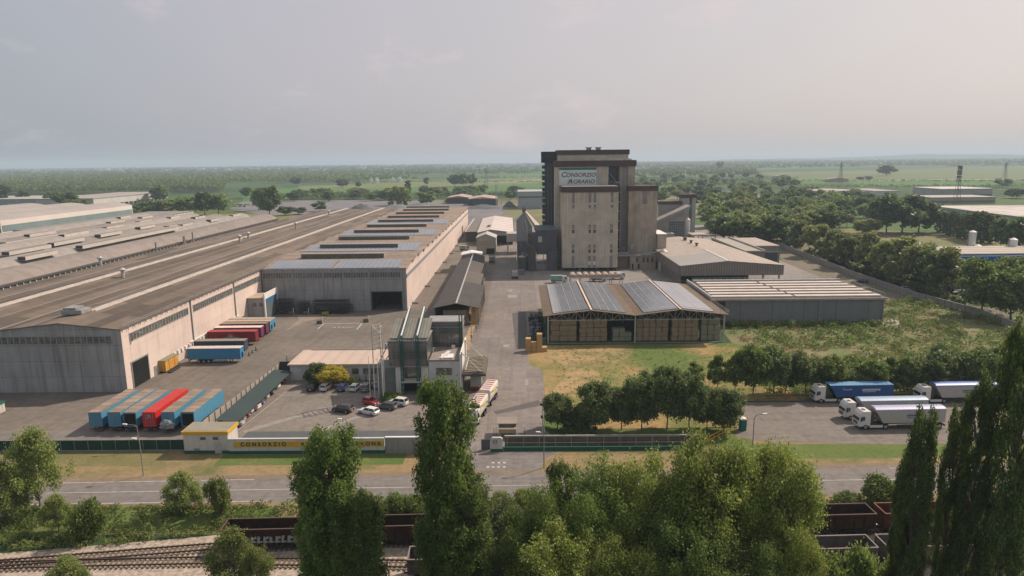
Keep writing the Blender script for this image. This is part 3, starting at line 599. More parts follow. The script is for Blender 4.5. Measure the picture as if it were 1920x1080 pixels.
# big slab behind
mb=MB(); mb.box(16.8,41.5,322.1,335,0,46.7); mb.build('main_slab',CONC1,t)
mb=MB(); mb.box(16.3,54.4,321.6,335.2,46.7,49.4); mb.build('roof_band',BRN,t)
mb=MB(); mb.box(17,53.8,322,334.8,49.4,49.5); mb.build('roof_deck',GREYR,t)
mb=MB(); mb.box(41.5,46.6,325.5,334.5,0,46.7); mb.build('recess_curtain_wall',CURT,t)
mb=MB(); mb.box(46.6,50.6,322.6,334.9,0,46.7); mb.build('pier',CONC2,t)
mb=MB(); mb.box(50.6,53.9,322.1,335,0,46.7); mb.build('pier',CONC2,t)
mb=MB(); mb.box(47.9,50.4,322.5,322.6,9.5,46.5); mb.build('glass_strip',GLP,t)
mb=MB(); mb.bar((42,325.0,44),(46.4,325.0,38.6),.3); mb.bar((42,325.0,39.5),(46.4,325.0,39.5),.3)
for k in range(9): mb.box(44.3,46.5,317,325.4,4+4.4*k,4.35+4.4*k)
mb.build('stair_landing',METAL,t)
mb=MB(); mb.box(44.3,46.5,318,325.3,0,38); mb.build('recess_shaft',DARKG,t)
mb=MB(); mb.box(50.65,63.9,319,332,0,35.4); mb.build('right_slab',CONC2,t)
mb=MB(); mb.box(50.3,64.3,318.6,332.3,35.4,37.7); mb.build('roof_band',BRN,t)
mb=MB(); mb.box(57.0,59.3,318.9,319,29.4,35.3); mb.build('window',GLP,t)
# top block
mb=MB(); mb.box(18.5,52.8,336,348,0,52.2); mb.build('top_slab',CONC1,t)
mb=MB(); mb.box(18.1,53.3,335.6,348.4,52.2,54.5); mb.build('roof_band',BRN,t)
for x in (33,37.6): mb=MB(); mb.box(x,x+2.2,340,342,54.5,55.5); mb.box(x-.4,x+2.6,339.6,342.4,55.5,55.8); mb.build('rooftop_vent',METAL,t)
# dark glazed stair block with louvres
mb=MB(); mb.box(12.6,18.4,337,348,14,51.6); mb.build('glazed_block',CURT,t)
mb=MB(); mb.box(11.0,18.1,336.4,348.2,48.6,53.9); mb.build('dark_cap',M('dark_cap',(.035,.03,.035)),t)
mb=MB()
for k in range(12): z=15.5+k*2.75; mb.box(11.4,12.6,337,347,z,z+(1.5 if k%3 else 2.0))
mb.build('balcony',M('balc',(.07,.065,.07)),t)
mb=MB()
for x in (14,15.4): mb.box(x,x+.12,336.85,337,15,51)
mb.build('downpipe',METAL,t)
# roof-edge odds
mb=MB()
for a,b,z in ((36,38.5,49.9),(41,43,50.0),(44,48.6,49.9),(50,52.5,49.8)): mb.box(a,b,324,327,49.5,z+.35)
for k in range(19): mb.box(20+k*1.3,20.07+k*1.3,307.2,307.27,38.1,39.2)
mb.box(20,43.4,307.2,307.27,39.15,39.22); mb.build('rooftop_plant',GALV,t)
mb=MB()
for k in range(16): mb.box(46.6+.0,46.7,322.55,322.6,8+k*2.4,9.4+k*2.4)
mb.build('vent_slot',DARKG,t)
# name board
bd=MB(); bd.box(18.6,35.9,321.85,322.05,38.2,45.2); bo=bd.build('name_board',M('board_white',(.66,.68,.66),(.60,.62,.60),scale=.3,rough=.5),t)
mb=MB(); mb.box(18.6,35.9,321.83,322.05,45.22,46.2); mb.build('green_band',M('board_green',(.03,.20,.13)),bo)
INK=M('board_ink',(.035,.04,.05)); 
text_part('C',     'lettering',INK,bo,(20.6,321.80,43.05),3.3,FR,shear=.25,bold=.02,sx=1.1)
text_part('ONSORZIO','lettering',INK,bo,(28.6,321.80,42.9),2.55,FR,shear=.25,bold=.015,sx=1.04)
text_part('A',     'lettering',INK,bo,(23.6,321.80,39.95),3.3,FR,shear=.25,bold=.02)
text_part('GRARIO','lettering',INK,bo,(30.0,321.80,39.8),2.55,FR,shear=.25,bold=.015,sx=1.08)
mb=MB(); mb.bar((22.1,321.8,40.2),(25.2,321.8,40.4),.12,.1); mb.build('lettering',INK,bo)
mb=MB(); mb.box(23.2,23.26,321.76,321.8,38.0,46.3); mb.build('cable',METAL,bo)
# low parts right of the tower
t=T('mill_base_building','low concrete loading bays at the foot of the tower right side','building',58,318)
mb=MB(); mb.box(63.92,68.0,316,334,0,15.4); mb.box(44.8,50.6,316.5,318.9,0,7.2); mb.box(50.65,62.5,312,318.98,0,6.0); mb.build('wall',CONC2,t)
mb=MB(); mb.box(63.7,68.3,315.8,334.2,15.4,15.7); mb.build('coping',WHITE,t)
mb=MB(); mb.box(44.7,64.4,311.5,318.97,6.02,6.5); mb.build('canopy',METAL,t)
for x in (51.6,54.4): mb=MB(); mb.box(x,x+.7,311.9,312,0,2.4); mb.build('doorway',DARKG,t)
for x in (53.5,56.5,58.3,60.5): mb=MB(); mb.box(x,x+.9,311.9,312,3.2,5.4); mb.build('window',WN,t)
mb=MB(); mb.box(51,53,315,316.4,9,11); mb.box(50.8,53.2,314.8,316.5,11,11.2); mb.build('wall_hopper',METAL,t)
t=T('round_tank','tall beige cylindrical tank beside the hangar and mill base','tank',65,306)
mb=MB(); mb.tube((64.6,306,0),(64.6,306,9.0),2.0,2.0,20); mb.build('shell',M('tank_beige',(.44,.42,.36),streak=.3),t,smooth=False)
mb=MB(); mb.tube((64.6,306,9.0),(64.6,306,9.9),2.05,.5,20); mb.build('dome',METAL,t)
mb=MB(); mb.bar((56,311,6.8),(63,307.5,8.6),.8,.5); mb.build('chute',METAL,t)
# dark building left of the tower
t=T('dark_mill_building','dark grey lower mill building in shade left of the tower','building',14,322)
DKW=M('dark_panel',(.085,.08,.09),(.11,.105,.115),scale=.2,rough=.8,brick=('wall',1.2,3,.06,(.7,.7,.7),.85))
mb=MB(); mb.box(7.6,16.9,311,334,7.5,18.3); mb.box(12.5,17,309.5,311,0,9); mb.box(13,16.9,311,334,0,7.5); mb.build('wall',DKW,t)
mb=MB(); mb.box(7.4,17.0,310.8,334.2,18.3,18.7); mb.build('roof',M('blue_roof',(.10,.13,.15)),t)
mb=MB(); mb.box(8.4,10.2,310.85,311,13,15.6); mb.build('window',M('win_pale',(.45,.47,.40)),t)
mb=MB(); mb.box(13.2,15.4,309.35,309.5,0,6.5); mb.build('shutter',M('shutter_grey',(.12,.115,.135),stripe=('z',.5,.3)),t)
mb=MB(); mb.box(3.6,7.2,311,318,5,17); mb.build('pipe_rack_box',M('rack',(.10,.095,.085),(.17,.15,.13),scale=.8,brick=('wall',1.1,1.2,.15,(.4,.4,.4),.6)),t)
mb=MB(); mb.box(4.2,7.3,308.2,310.8,0,12); mb.build('brown_filter',M('brown_filter',(.11,.085,.08),stripe=('h',.8,.4)),t)
mb=MB()
for x in (4.2,5.6,7.8,10.8,12.4): mb.box(x-.15,x+.15,310.2,310.5,0,7.5)
for z in (2.5,5,7.3): mb.box(4,13,310.2,310.4,z,z+.2)
for k in range(8): mb.bar((7.8+.5*k,310,0),(8.2+.5*k,310.1,2+k%3),.2)
mb.build('steel_frame',METAL,t)
t=T('pointed_elevator','slate grey steep pointed elevator house left of the mill tower','elevator',3,344)
PW=M('slate_panel',(.36,.355,.35),(.31,.305,.30),scale=.2,stripe=('h',1.2,.25))
mb=MB(); mb.prism([(-1.6,10),(6.2,10),(6.2,17),(2.6,24.8),(-1.6,19.8)],'y',340,341); mb.build('front_wall',PW,t)
mb=MB(); mb.box(-1.6,6.2,341,360,9,16); mb.build('body',PW,t)
PR=M('pale_slope',(.50,.46,.40),(.43,.39,.34),scale=.3,stripe=('x',1.2,.2))
mb=MB(); quadpr(mb,(2.6,339.7,25),(7.6,339.7,16.6),(11.5,358,15.5),(3.6,354,24)); mb.build('roof_slope',PR,t)
mb=MB(); quadpr(mb,(2.6,339.7,25),(-1.9,339.7,19.8),(-1.9,358,19.8),(3.6,358,24)); mb.build('roof_slope',PW,t)
mb=MB(); quadpr(mb,(6.9,334,17),(10.6,334,11.8),(12,345,11.5),(8.5,346,17)); mb.build('lean_roof',PR,t)
mb=MB(); mb.box(1.4,3.2,345,346.6,24.0,26.2); mb.box(2.1,2.6,345.5,346,26.2,27.2); mb.build('head_house',M('rust_box',(.22,.17,.14)),t)
mb=MB()
for x in (3.9,5.2): mb.tube((x,337,2),(x,337,16.5),.35,.35,8)
mb.tube((3.9,337,16.5),(2.6,341,22),.3,.3,8); mb.build('pipe',GALV,t)
mb=MB(); mb.box(-1.4,3.4,336,341,0,9); mb.box(3.4,7,333,341,0,10); mb.build('base',M('elev_base',(.15,.15,.15),(.24,.23,.21),scale=.5,lo=.45,hi=.55,brick=('wall',1.5,1.8,.1,(.6,.6,.6),.7)),t)
for k,(px,py,r,h,lb) in enumerate([(979,508,1.9,6.5,'left of the two dark green round tanks at the mill foot'),(993,506,1.6,6.8,'right of the two dark green round tanks at the mill foot')]):
    x,y=G(px,py); q=T('green_tank',lb,'tank',x,y)
    mb=MB(); mb.tube((x,y,0),(x,y,h),r,r,18); mb.build('shell',M('green_tank_m',(.055,.075,.065),(.08,.09,.08),scale=.5),q)
    mb=MB(); mb.tube((x,y,h),(x,y,h+.7),r,.3,18); mb.tube((x+.5,y,h+.2),(x+.5,y,h+2.2),.2,.2,8); mb.build('lid',METAL,q)
    mb=MB()
    for a in range(8): mb.bar((x+r*math.cos(a*.785),y+r*math.sin(a*.785),h),(x+r*math.cos(a*.785),y+r*math.sin(a*.785),h+1.0),.08)
    mb.build('guard_rail',METAL,q)
x,y=G(977,515); q=T('pallet_cage','grey wire pallet cages stacked before the green tanks','cage',x,y)
mb=MB(); mb.box(x-1.9,x+1.6,y,y+1.6,.15,2.2); mb.build('panel',M('cage',(.16,.165,.17),brick=('wall',.5,.5,.08,(1.8,1.8,1.8),.7)),q)
mb=MB(); 
for i in range(4): mb.box(x-1.9+i*1.1,x-1.8+i*1.1,y-.05,y,0,2.4)
mb.build('post',METAL,q)
# lattice elevators and slanted conveyor right of the tower
def at(px,py,Y): return PZ(px,py,Y)
t=T('elevator_tower','slim pale elevator tower with brown cap right of the mill','tower',105,424)
mb=MB(); mb.box(99.5,104.6,424,430,0,26.2); mb.build('left_pier',M('elev_pale',(.36,.37,.35),streak=.3),t)
mb=MB(); mb.box(106.4,108.6,424,430,0,26.2); mb.build('right_pier',M('elev_pale2',(.36,.39,.36),streak=.3),t)
mb=MB(); mb.box(104.6,106.4,425,430,0,26.2); mb.build('ladder_shaft',M('ladder_shaft',(.12,.125,.12),brick=('wall',3,1.2,.2,(2,2,2),.8)),t)
mb=MB(); mb.box(99,109.1,423.5,430.5,26.2,28.2); mb.build('roof_band',BRN,t)
t=T('conveyor_house','grey building under a slanting conveyor gallery right of the mill','building',92,415)
mb=MB(); mb.prism([(82,0),(98.5,0),(98.5,19.8),(82,12)],'y',410,420); mb.build('wall',M('conv_wall',(.30,.29,.26),(.25,.24,.22),scale=.2,streak=.3),t)
mb=MB(); mb.prism([(79,11.0),(101.5,21.0),(101.5,22.4),(79,12.6)],'y',408,421); mb.build('conveyor_roof',GREYR,t)
mb=MB(); mb.box(89.5,98.6,409.7,410,0,13); mb.build('lattice_bay',M('lattice_dark',(.06,.07,.075),(.1,.11,.11),scale=1,brick=('wall',1.3,1.3,.12,(3,3,3),.7)),t)
mb=MB(); mb.box(86,99.5,422,428,0,22.3); mb.build('rear_block',M('conv_wall2',(.31,.295,.27),stripe=('h',1,.2)),t)
mb=MB(); mb.box(85.6,99.8,421.6,428.4,22.3,24.2); mb.build('brown_cap',BRN,t)
mb=MB(); mb.box(66.5,90,398,409,0,6.5); mb.build('low_wing',M('conv_wall3',(.33,.335,.32)),t)
mb=MB(); mb.box(66,90.4,397.6,409.2,6.5,6.9); mb.build('low_roof',GREYR,t)
t=T('steel_gantry','tangle of galvanised steel gantries and ladders behind the tower','gantry',78,420)
mb=MB(); rnd=random.Random(9)
for i in range(7):
    for j in range(3):
        x=67+i*2.4; y=412+j*4; mb.box(x-.12,x+.12,y-.12,y+.12,0,22+2*math.sin(i))
for z in range(4,25,3):
    for j in range(3):
        mb.bar((66.8,412+j*4,z),(81.6,412+j*4,z),.22)
    for i in range(6):
        mb.bar((67+i*2.4,411.9,z),(67+(i+1)*2.4,411.9,z+3),.13)
        if rnd.random()<.5: mb.box(67+i*2.4,69+i*2.4,412.5,415,z,z+1.6)
mb.bar((66,410,25),(82,412,12),.9,.5); mb.bar((66,409,20),(74,410,13),.9,.5)
mb.build('steelwork',GALV,t)
for i in range(3):
    x=69+i*4.2; mb=MB(); mb.tube((x,418,2),(x,418,13+i),1.8,1.8,14); mb.tube((x,418,13+i),(x,418,15+i),1.8,.3,14); mb.build('bin',METAL,t)
t=T('white_lattice_silo','small white capped lattice silo beside the elevator tower','silo',102,418)
mb=MB(); mb.tube((102.6,418,4),(102.6,418,13.2),1.5,1.5,14); mb.tube((102.6,418,13.2),(102.6,418,14.4),1.5,.3,14); mb.build('shell',WHITE,t)
mb=MB()
for k in range(6): mb.bar((101,416.3,1.6*k),(104.2,416.3,1.6*k+1.6),.15); mb.bar((104.2,416.3,1.6*k),(101,416.3,1.6*k+1.6),.15)
mb.build('lattice',GALV,t)
t=T('open_canopy','small flat beige canopy on posts behind the hangar','canopy',112,428)
mb=MB(); mb.prism([(101,5.2),(113,5.2),(118,5.4),(108,6.0),(101,5.9)],'y',400,412); mb.build('roof',M('canopy_beige',(.42,.37,.31)),t)
mb=MB()
for x in (102,105,107.5,115): mb.box(x-.2,x+.2,401,401.4,0,5.2)
mb.build('post',METAL,t)
# ---- row of barrel rooflets (dispensing canopy) + hangars
t=T('loading_bay_canopy','canopy with a row of eight small brown barrel roofs before the tower','canopy',30,272)
for k in range(8):
    x0=20.0+k*2.62; ar=[(x0+1.25-1.25*math.cos(math.pi*i/8),3.9+1.15*math.sin(math.pi*i/8)) for i in range(9)]
    mb=MB(); mb.prism(ar,'y',268.5,275); mb.build('barrel_roof',M('barrel_brown',(.34,.27,.22),(.42,.34,.28),scale=.4,fine=1),t,smooth=False)
mb=MB(); mb.box(19.8,41.3,268.3,268.6,3.5,3.85); mb.box(19.8,41.3,275,275.3,3.5,3.85); mb.build('beam',GALV,t)
mb=MB()
for k in range(6):
    for y in (268.6,274.8): x=20.2+k*4.1; mb.box(x-.12,x+.12,y,y+.25,0,3.5)
mb.build('post',METAL,t)
mb=MB(); mb.tube((24.5,276.5,0),(24.5,276.5,8),.12,.12,6); mb.bar((22.7,276.5,7.8),(25.5,276.5,7.9),.12); mb.build('lamp_mast',METAL,t)
t=T('gable_hangar','broad low gabled hangar with beige roof and dark open front','hangar',83,310)
HR=M('hangar_roof',(.40,.345,.29),(.35,.30,.255),scale=.06,rough=.75,stripe=('y',2.6,.10),fine=.4); HRg=M('hangar_roof_grey',(.27,.265,.245),(.31,.29,.26),scale=.05,rough=.6)
RBRN=M('ribbed_brown',(.24,.215,.19),stripe=('h',1.0,.45))
mb=MB(); quadpr(mb,(62.7,265,8.6),(81.4,265,10.4),(81.4,290,10.4),(62.7,290,8.6)); mb.build('roof_slope',HRg,t)
mb=MB(); quadpr(mb,(62.7,290.02,8.6),(81.4,290.02,10.4),(81.4,352,10.4),(62.7,352,8.6)); mb.build('roof_slope',HR,t)
mb=MB(); quadpr(mb,(81.4,265,10.4),(103.4,265,8.6),(99.8,301,8.9),(99,352,9.0)); 
mb.f=[]; mb.mi=[]; mb.v=[]; quadpr(mb,(81.4,265,10.4),(103.4,265,8.6),(99.9,301,8.9),(81.4,301,10.4)); quadpr(mb,(81.4,301,10.4),(99.9,301,8.9),(96.5,352,9.0),(81.4,352,10.4)); mb.build('roof_slope',HR,t)
mb=MB(); mb.box(81.1,81.7,265.5,300,10.42,10.55); mb.build('ridge_cap',WHITE,t)
mb=MB(); mb.prism([(62.8,4.6),(103.3,4.6),(103.3,8.4),(81.4,10.2),(62.8,8.4)],'y',265.2,265.6); mb.build('front_fascia',RBRN,t)
mb=MB(); mb.box(62.6,62.9,265.6,352,4.6,8.4); mb.build('side_fascia',RBRN,t)
mb=MB(); mb.box(63.4,63.8,267,352,0,4.6); mb.build('side_wall',M('hangar_brick',(.24,.20,.165),stripe=('h',2.2,.35)),t)
mb=MB(); mb.box(64,93,275,275.4,0,8); mb.build('interior_wall',M('hang_dark',(.035,.05,.05)),t)
mb=MB(); mb.box(78,81,270,274.8,0,2.6); mb.box(84,92,271,274.5,0,1.6); mb.build('stored_goods',M('stored_blue',(.04,.06,.12),(.12,.03,.03),scale=.3,lo=.48,hi=.52),t)
for px,py in ((1269,450),(1274,451),(1282,456),(1293,461)):
    x,y=G(px,py,10.4); mb=MB(); mb.tube((81.2,y,10.4),(81.2,y,11.4),.5,.5,10); mb.tube((81.2,y,11.4),(81.2,y,11.8),.8,.8,10); mb.build('roof_fan',DMETAL,t)
mb=MB(); mb.box(95.3,96,265.7,266.3,0,4.6); mb.box(101.6,102.2,265.7,266.3,0,4.6); mb.build('post',METAL,t)
t=T('flat_roof_annex','flat greenish roofed annex with parapets behind the hangar','building',110,330)
mb=MB(); mb.box(100.1,109.5,304,356,0,8.6); mb.build('wall',M('annex_br',(.25,.215,.175),stripe=('h',1.4,.3)),t)
mb=MB(); mb.box(100.6,109,304.5,355.5,8.6,8.7); mb.build('roof',M('annex_green',(.27,.275,.22),(.33,.31,.26),scale=.08),t)
mb=MB(); mb.box(99.9,100.3,303.6,356,8.6,9.4); mb.box(109.3,109.7,303.6,356,8.6,9.4); mb.box(100.3,109.3,303.6,304,8.6,9.1); mb.build('parapet',M('parapet',(.44,.41,.36)),t)
t=T('end_block','beige corrugated block with large dark door at the hangar right','building',118,322)
mb=MB(); mb.box(109.75,121.5,318,352,0,9.3); mb.build('wall',RBRN,t)
mb=MB(); mb.box(109.75,121.5,318.3,351.7,9.3,9.45); mb.build('roof',M('endroof',(.38,.33,.29)),t)
mb=MB(); mb.box(112.5,120.5,317.9,318,0,6.4); mb.build('doorway',M('door_slate',(.06,.07,.085)),t)
mb=MB(); mb.box(112.2,120.8,317.8,318,6.4,6.8); mb.build('lintel',GALV,t)
t=T('ribbed_flat_warehouse','low grey warehouse with striped white ribbed flat roof','warehouse',86,216)
mb=MB(); mb.box(61.9,109.6,202.3,232,0,7.6); mb.build('wall',M('slate_wall',(.20,.205,.205),(.175,.18,.18),scale=.2,rough=.8,brick=('wall',9.6,20,.12,(.55,.55,.55),.96),streak=.2),t)
mb=MB(); mb.box(57.4,110.1,201.8,232.6,7.6,8.2); mb.build('roof_edge',GREYR,t)
mb=MB(); mb.box(57.8,109.8,202.2,232.2,8.2,8.26); mb.build('roof',M('flat_brown',(.15,.115,.095),scale=.4),t)
for k in range(6):
    y=203.3+k*4.55; mb=MB(); mb.box(58.3+.25*k,82.5-1.9*k*.3,y,y+2.1,8.3,8.75); mb.box(83.3-1.9*k*.3,109.0-.25*k,y,y+2.1,8.3,8.75); mb.build('white_rib',M('rib_white',(.60,.54,.48),(.5,.45,.40),scale=.3),t)
mb=MB(); mb.box(59,109,229.8,230.6,8.26,9.1); mb.box(57.3,57.7,201.8,232,8.2,9.0); mb.build('parapet',GALV,t)
mb=MB()
for k in range(25): mb.box(59+k*2,59.07+k*2,231.8,231.87,8.2,9.5)
for z in (9.0,9.45): mb.box(59,107,231.8,231.87,z,z+.06)
for k in range(14): mb.box(109.9,109.97,203+k*2.1,203.07+k*2.1,8.2,9.4)
mb.box(109.9,109.97,203,231,9.35,9.42); mb.build('roof_railing',GALV,t)
for xx in (90.3,109.3): mb=MB(); mb.tube((xx,202.1,0),(xx,202.1,7.3),.2,.2,8); mb.build('downpipe',METAL,t)
# ---- hay shed with solar roof
t=T('solar_hay_barn','open hay barn with twin gables and solar panels on its roof','barn',31.5,205)
RY0,RY1=183,229; gp=[(6.2,7.9),(19.4,9.4),(31.6,7.9),(43.8,9.4),(57.0,7.9)]
RB=M('rust_roof',(.12,.088,.06),(.15,.108,.07),scale=.2,rough=.8,fine=.8)
for i in range(4):
    (xa,za),(xb,zb)=gp[i],gp[i+1]; mb=MB(); mb.prism([(xa,za),(xb,zb),(xb,zb-.12),(xa,za-.12)],'y',RY0-.6,RY1); mb.build('roof_slope',RB,t)
PVG=M('solar_grey',(.16,.18,.21),(.21,.225,.25),scale=.09,rough=.22,spec=.9,brick=('xy',1.0,1.65,.035,(.65,.65,.65),.85))
PVL=M('solar_pale',(.25,.255,.27),(.29,.29,.30),scale=.09,rough=.22,spec=.9,brick=('xy',1.0,1.65,.03,(.8,.8,.8),.92))
PLN=M('panel_rail',(.46,.46,.45))
def pvx(xa,za,xb,zb,f0,f1,mat,n):
    x0=xa+(xb-xa)*f0; x1=xa+(xb-xa)*f1; z0=za+(zb-za)*f0+.1; z1=za+(zb-za)*f1+.1
    for j in range(n):
        a0,a1=j/n,(j+1)/n; g=.015
        A=(x0+(x1-x0)*(a0+g),z0+(z1-z0)*(a0+g)); B=(x0+(x1-x0)*(a1-g),z0+(z1-z0)*(a1-g))
        mb=MB(); mb.prism([A,B,(B[0],B[1]+.08),(A[0],A[1]+.08)],'y',RY0+1.0,RY1-1.2); mb.build('solar_panel',mat if not isinstance(mat,list) else mat[j],t)
    mb=MB()
    for j in range(1,n):
        a=j/n; x=x0+(x1-x0)*a; z=z0+(z1-z0)*a; mb.box(x-.06,x+.06,RY0+1.0,RY1-1.2,z-.05,z+.1)
    mb.build('panel_rail',PLN,t)
pvx(*gp[0],*gp[1],.2,.96,[PVL,PVG,PVG,PVG],4); pvx(*gp[1],*gp[2],.05,.8,PVG,4); pvx(*gp[2],*gp[3],.18,.97,PVG,4); pvx(*gp[3],*gp[4],.05,.74,PVL,2)
for x in (19.4,43.8): mb=MB(); mb.box(x-.25,x+.25,RY0-.5,RY1,9.45,9.62); mb.build('ridge_cap',M('ridge_pink',(.62,.50,.42)),t)
mb=MB()
for x in (7.6,31.6,56.0):
    for y in (183.3,205,227.5): mb.box(x-.18,x+.18,y,y+.36,0,7.8)
mb.build('post',GALV,t)
for i in range(2):
    mb=MB(); xs=gp[i*2][0]+1.2; xe=gp[i*2+2][0]-.3 if i==0 else gp[4][0]-1.0; xm=gp[i*2+1][0]; N=12
    for y in (183.3,205):
        mb.bar((xs,y,6.5),(xe,y,6.5),.14); tp=lambda x:7.7+(9.2-7.7)*(1-abs(x-xm)/12.6)
        for k in range(N):
            a=xs+(xe-xs)*k/N; b=xs+(xe-xs)*(k+1)/N; mb.bar((a,y,6.5),(a,y,tp(a)),.09); mb.bar((a,y,6.5) if k%2 else (a,y,tp(a)),(b,y,tp(b)) if k%2 else (b,y,6.5),.09); mb.bar((a,y,tp(a)),(b,y,tp(b)),.12)
    mb.build('truss',GALV,t)
mb=MB(); mb.box(7.6,56,213,213.3,0,7.6); mb.build('rear_wall',M('barn_dark',(.06,.055,.05)),t)
mb=MB(); mb.box(7.4,56.4,182.6,183,0,.18); mb.build('kerb',CONC,t)
mb=MB()
for k in range(26): mb.box(6.6+k*2,6.66+k*2,182.5,182.56,8.2+ (0.0),8.9+.5)
for i in range(4):
    (xa,za),(xb,zb)=gp[i],gp[i+1]; mb.bar((xa,182.5,za+.9),(xb,182.5,zb+.9),.05); mb.bar((xa,RY1,za+.9),(xb,RY1,zb+.9),.05)
mb.bar((57,182.5,8.9),(57,229,8.9),.07); mb.bar((57,182.5,8.4),(57,229,8.4),.07)
mb.build('roof_railing',METAL,t)
# bales
BALE=[M('bale_straw',(.36,.28,.18),(.28,.215,.13),scale=1.6,rough=1,fine=5,coord='o'),M('bale_grey',(.31,.29,.21),(.24,.225,.165),scale=1.6,rough=1,fine=5,coord='o'),M('bale_gold',(.50,.33,.15),(.40,.26,.12),scale=1.6,rough=1,fine=5,coord='o')]
bp={}
def bale(x,y,z,w,h,mi,label,group,d=1.25):
    key=(w,h,mi,d)
    if key not in bp:
        mb=MB(); mb.box(-w/2,w/2,0,d,0,h); mb.m=0; bp[key]=mb.build('hay_bale',BALE[mi],None,bevel=.06); o=bp[key]
    else: o=bp[key].copy(); COL.objects.link(o)
    r=random.uniform(-.03,.03); o.location=(x+random.uniform(-.04,.04),y+random.uniform(-.22,.16),z); o.rotation_euler=(0,0,r); tag(o,label,'hay bale',group)
random.seed(5)
stk=[(8.2,16.6,4,5,0),(17.6,26.0,4,5,0),(27.6,36.6-6.6+1.6,4,3,1),(32.6,43.2,4,5,0),(43.8,52.2-.4,4,5,0),(52.6,57.6-1.9,3,5,0)]
stk=[(8.3,15.7,3,4,0),(16.3,24.2,4,5,0),(25.6,31.0,3,3,1),(32.2,41.2,5,5,0),(42.0,49.5,4,5,0),(50.2,55.6,3,4,1)]
names=['far left stack of the hay barn','second stack of the hay barn from the left','low third stack of the hay barn','fourth stack, right of the middle post','fifth stack of the hay barn from the left','far right stack of the hay barn']
for s,(a,b,nx,nz_,mi) in enumerate(stk):
    w_=(b-a)/nx; h=[1.55,1.27,1.2,1.27,1.27,1.5][s]
    for k in range(nz_):
        off=(k%2)*w_*.22
        for i in range(nx):
            if s==2 and k==2 and i==2: continue
            bale(a+w_*(i+.5)+(off if i<nx-1 else 0)*.5,185.2+.25*(k%2),.02+k*h,round(w_-.14,2),h-.07,mi,('bottom' if k==0 else 'top' if k==nz_-1 else ORD[k])+' row bale, '+ORD[i]+' from left, '+['far left stack in the hay barn','second stack in the hay barn','low third stack in the hay barn','fourth stack, right of the middle post','fifth stack in the hay barn','far right stack in the hay barn'][s],'bales in the '+names[s],2.2)
x0,y0=G(992,660)
for k,(dx,dz,lb) in enumerate([(0,0,'bottom left bale of the sunlit outdoor pile by the kerb'),(0,1.2,'second bale up in the left column of the outdoor pile'),(0,2.4,'top left bale of the sunlit outdoor pile'),(1.5,0,'bottom middle bale of the outdoor pile'),(1.5,1.2,'middle bale of the outdoor pile'),(3.0,0,'bottom bale under the tall column of the outdoor pile'),(3.0,1.2,'second bale in the tall column of the outdoor pile'),(3.0,2.4,'third bale in the tall column of the outdoor pile'),(3.0,3.6,'topmost bale of the tall outdoor column'),(4.3,0,'lowest bale at the right end of the outdoor pile')]):
    bale(x0+dx-.2,y0,dz,1.4,1.18,2,lb,'bales piled outdoors by the kerb',2.0)
# scrap heap left of the barn
random.seed(8)
jm=[M('junk_a',(.05,.05,.055)),M('junk_b',(.12,.10,.09)),M('junk_c',(.18,.19,.2)),M('junk_d',(.10,.06,.04))]
nm=['battered dark machine part','rusty steel crate','grey scrap bin','black scrap pallet box']
q=T('scrap_heap','heap of dark scrap machinery and crates left of the hay barn','scrap heap',4.5,200)
for k in range(46):
    x=random.uniform(2.6,6.6); y=random.uniform(184,214); s=random.uniform(.5,1.3); mb=MB(); h=random.uniform(.5,1.9)
    mb.box(-s/2,s/2,-s/2,s/2,0,h); mb.box(-s/2-.1,s/2+.1,-s/2-.1,s/2+.1,h,h+.1)
    if k%3==0: mb.bar((-s,0,h),(s,.4,h+.9),.12)
    a=random.uniform(0,3); mb.v=[(v[0]*math.cos(a)-v[1]*math.sin(a)+x,v[0]*math.sin(a)+v[1]*math.cos(a)+y,v[2]) for v in mb.v]
    mb.build('scrap_piece',random.choice(jm),q)
# ================================================================ OFFICES AND ENTRANCE
OFFW=M('office_white',(.56,.555,.54),(.48,.48,.465),scale=.4,rough=.7,streak=.2)
GLO=M('office_glass',(.085,.105,.105),(.15,.15,.14),scale=.25,rough=.08,spec=1.0,brick=('wall',.85,1.35,.045,(.35,.35,.35),.85))
GRN=M('green_steel',(.015,.105,.085),(.012,.08,.066),scale=.5,rough=.45)
CORR=M('corrugated_olive',(.235,.235,.195),(.18,.18,.15),scale=.3,rough=.6,stripe=('x',.7,.45))
CORRY=M('corrugated_canopy',(.20,.175,.135),(.15,.13,.10),scale=.3,rough=.7,stripe=('y',1.15,.6))
t=T('low_office','low office wing with flat pink roof and rows of dark windows','office',-44,157)
mb=MB(); mb.box(-53.7,-28.9,152,163.5,0,3.7); mb.build('wall',OFFW,t)
mb=MB(); mb.box(-54.1,-28.9,151.5,163.9,3.7,4.1); mb.build('roof',M('pink_roof',(.50,.40,.33),(.44,.35,.29),scale=.12,rough=.8,stripe=('x',3.2,.12)),t)
for x in (-53.2,-50.6): mb=MB(); mb.box(x,x+2.4,151.9,152,.1,3.0); mb.build('garage_door',M('garage_white',(.52,.52,.50)),t)
for x in (-42.2,-39.2,-36.7,-34.9,-33): mb=MB(); mb.box(x,x+1.5,151.9,152,1.6,2.9); mb.build('window',GLASSB,t)
for x in (-38.6,-37.1,-35.7):
    mb=MB(); mb.box(x,x+1.0,151.2,151.85,.1,1.5); mb.build('air_conditioner',GALV,t,bevel=.05)
mb=MB(); mb.box(-52,-36,163.5,163.8,4.1,4.3); mb.build('rear_rim',METAL,t)
t=T('office_tower','mirrored glass office tower with green steel masts and sloping olive roof','office building',-22,148)
mb=MB(); mb.box(-28.6,-20.2,142,151,6.4,11.9); mb.build('glass_box',GLO,t)
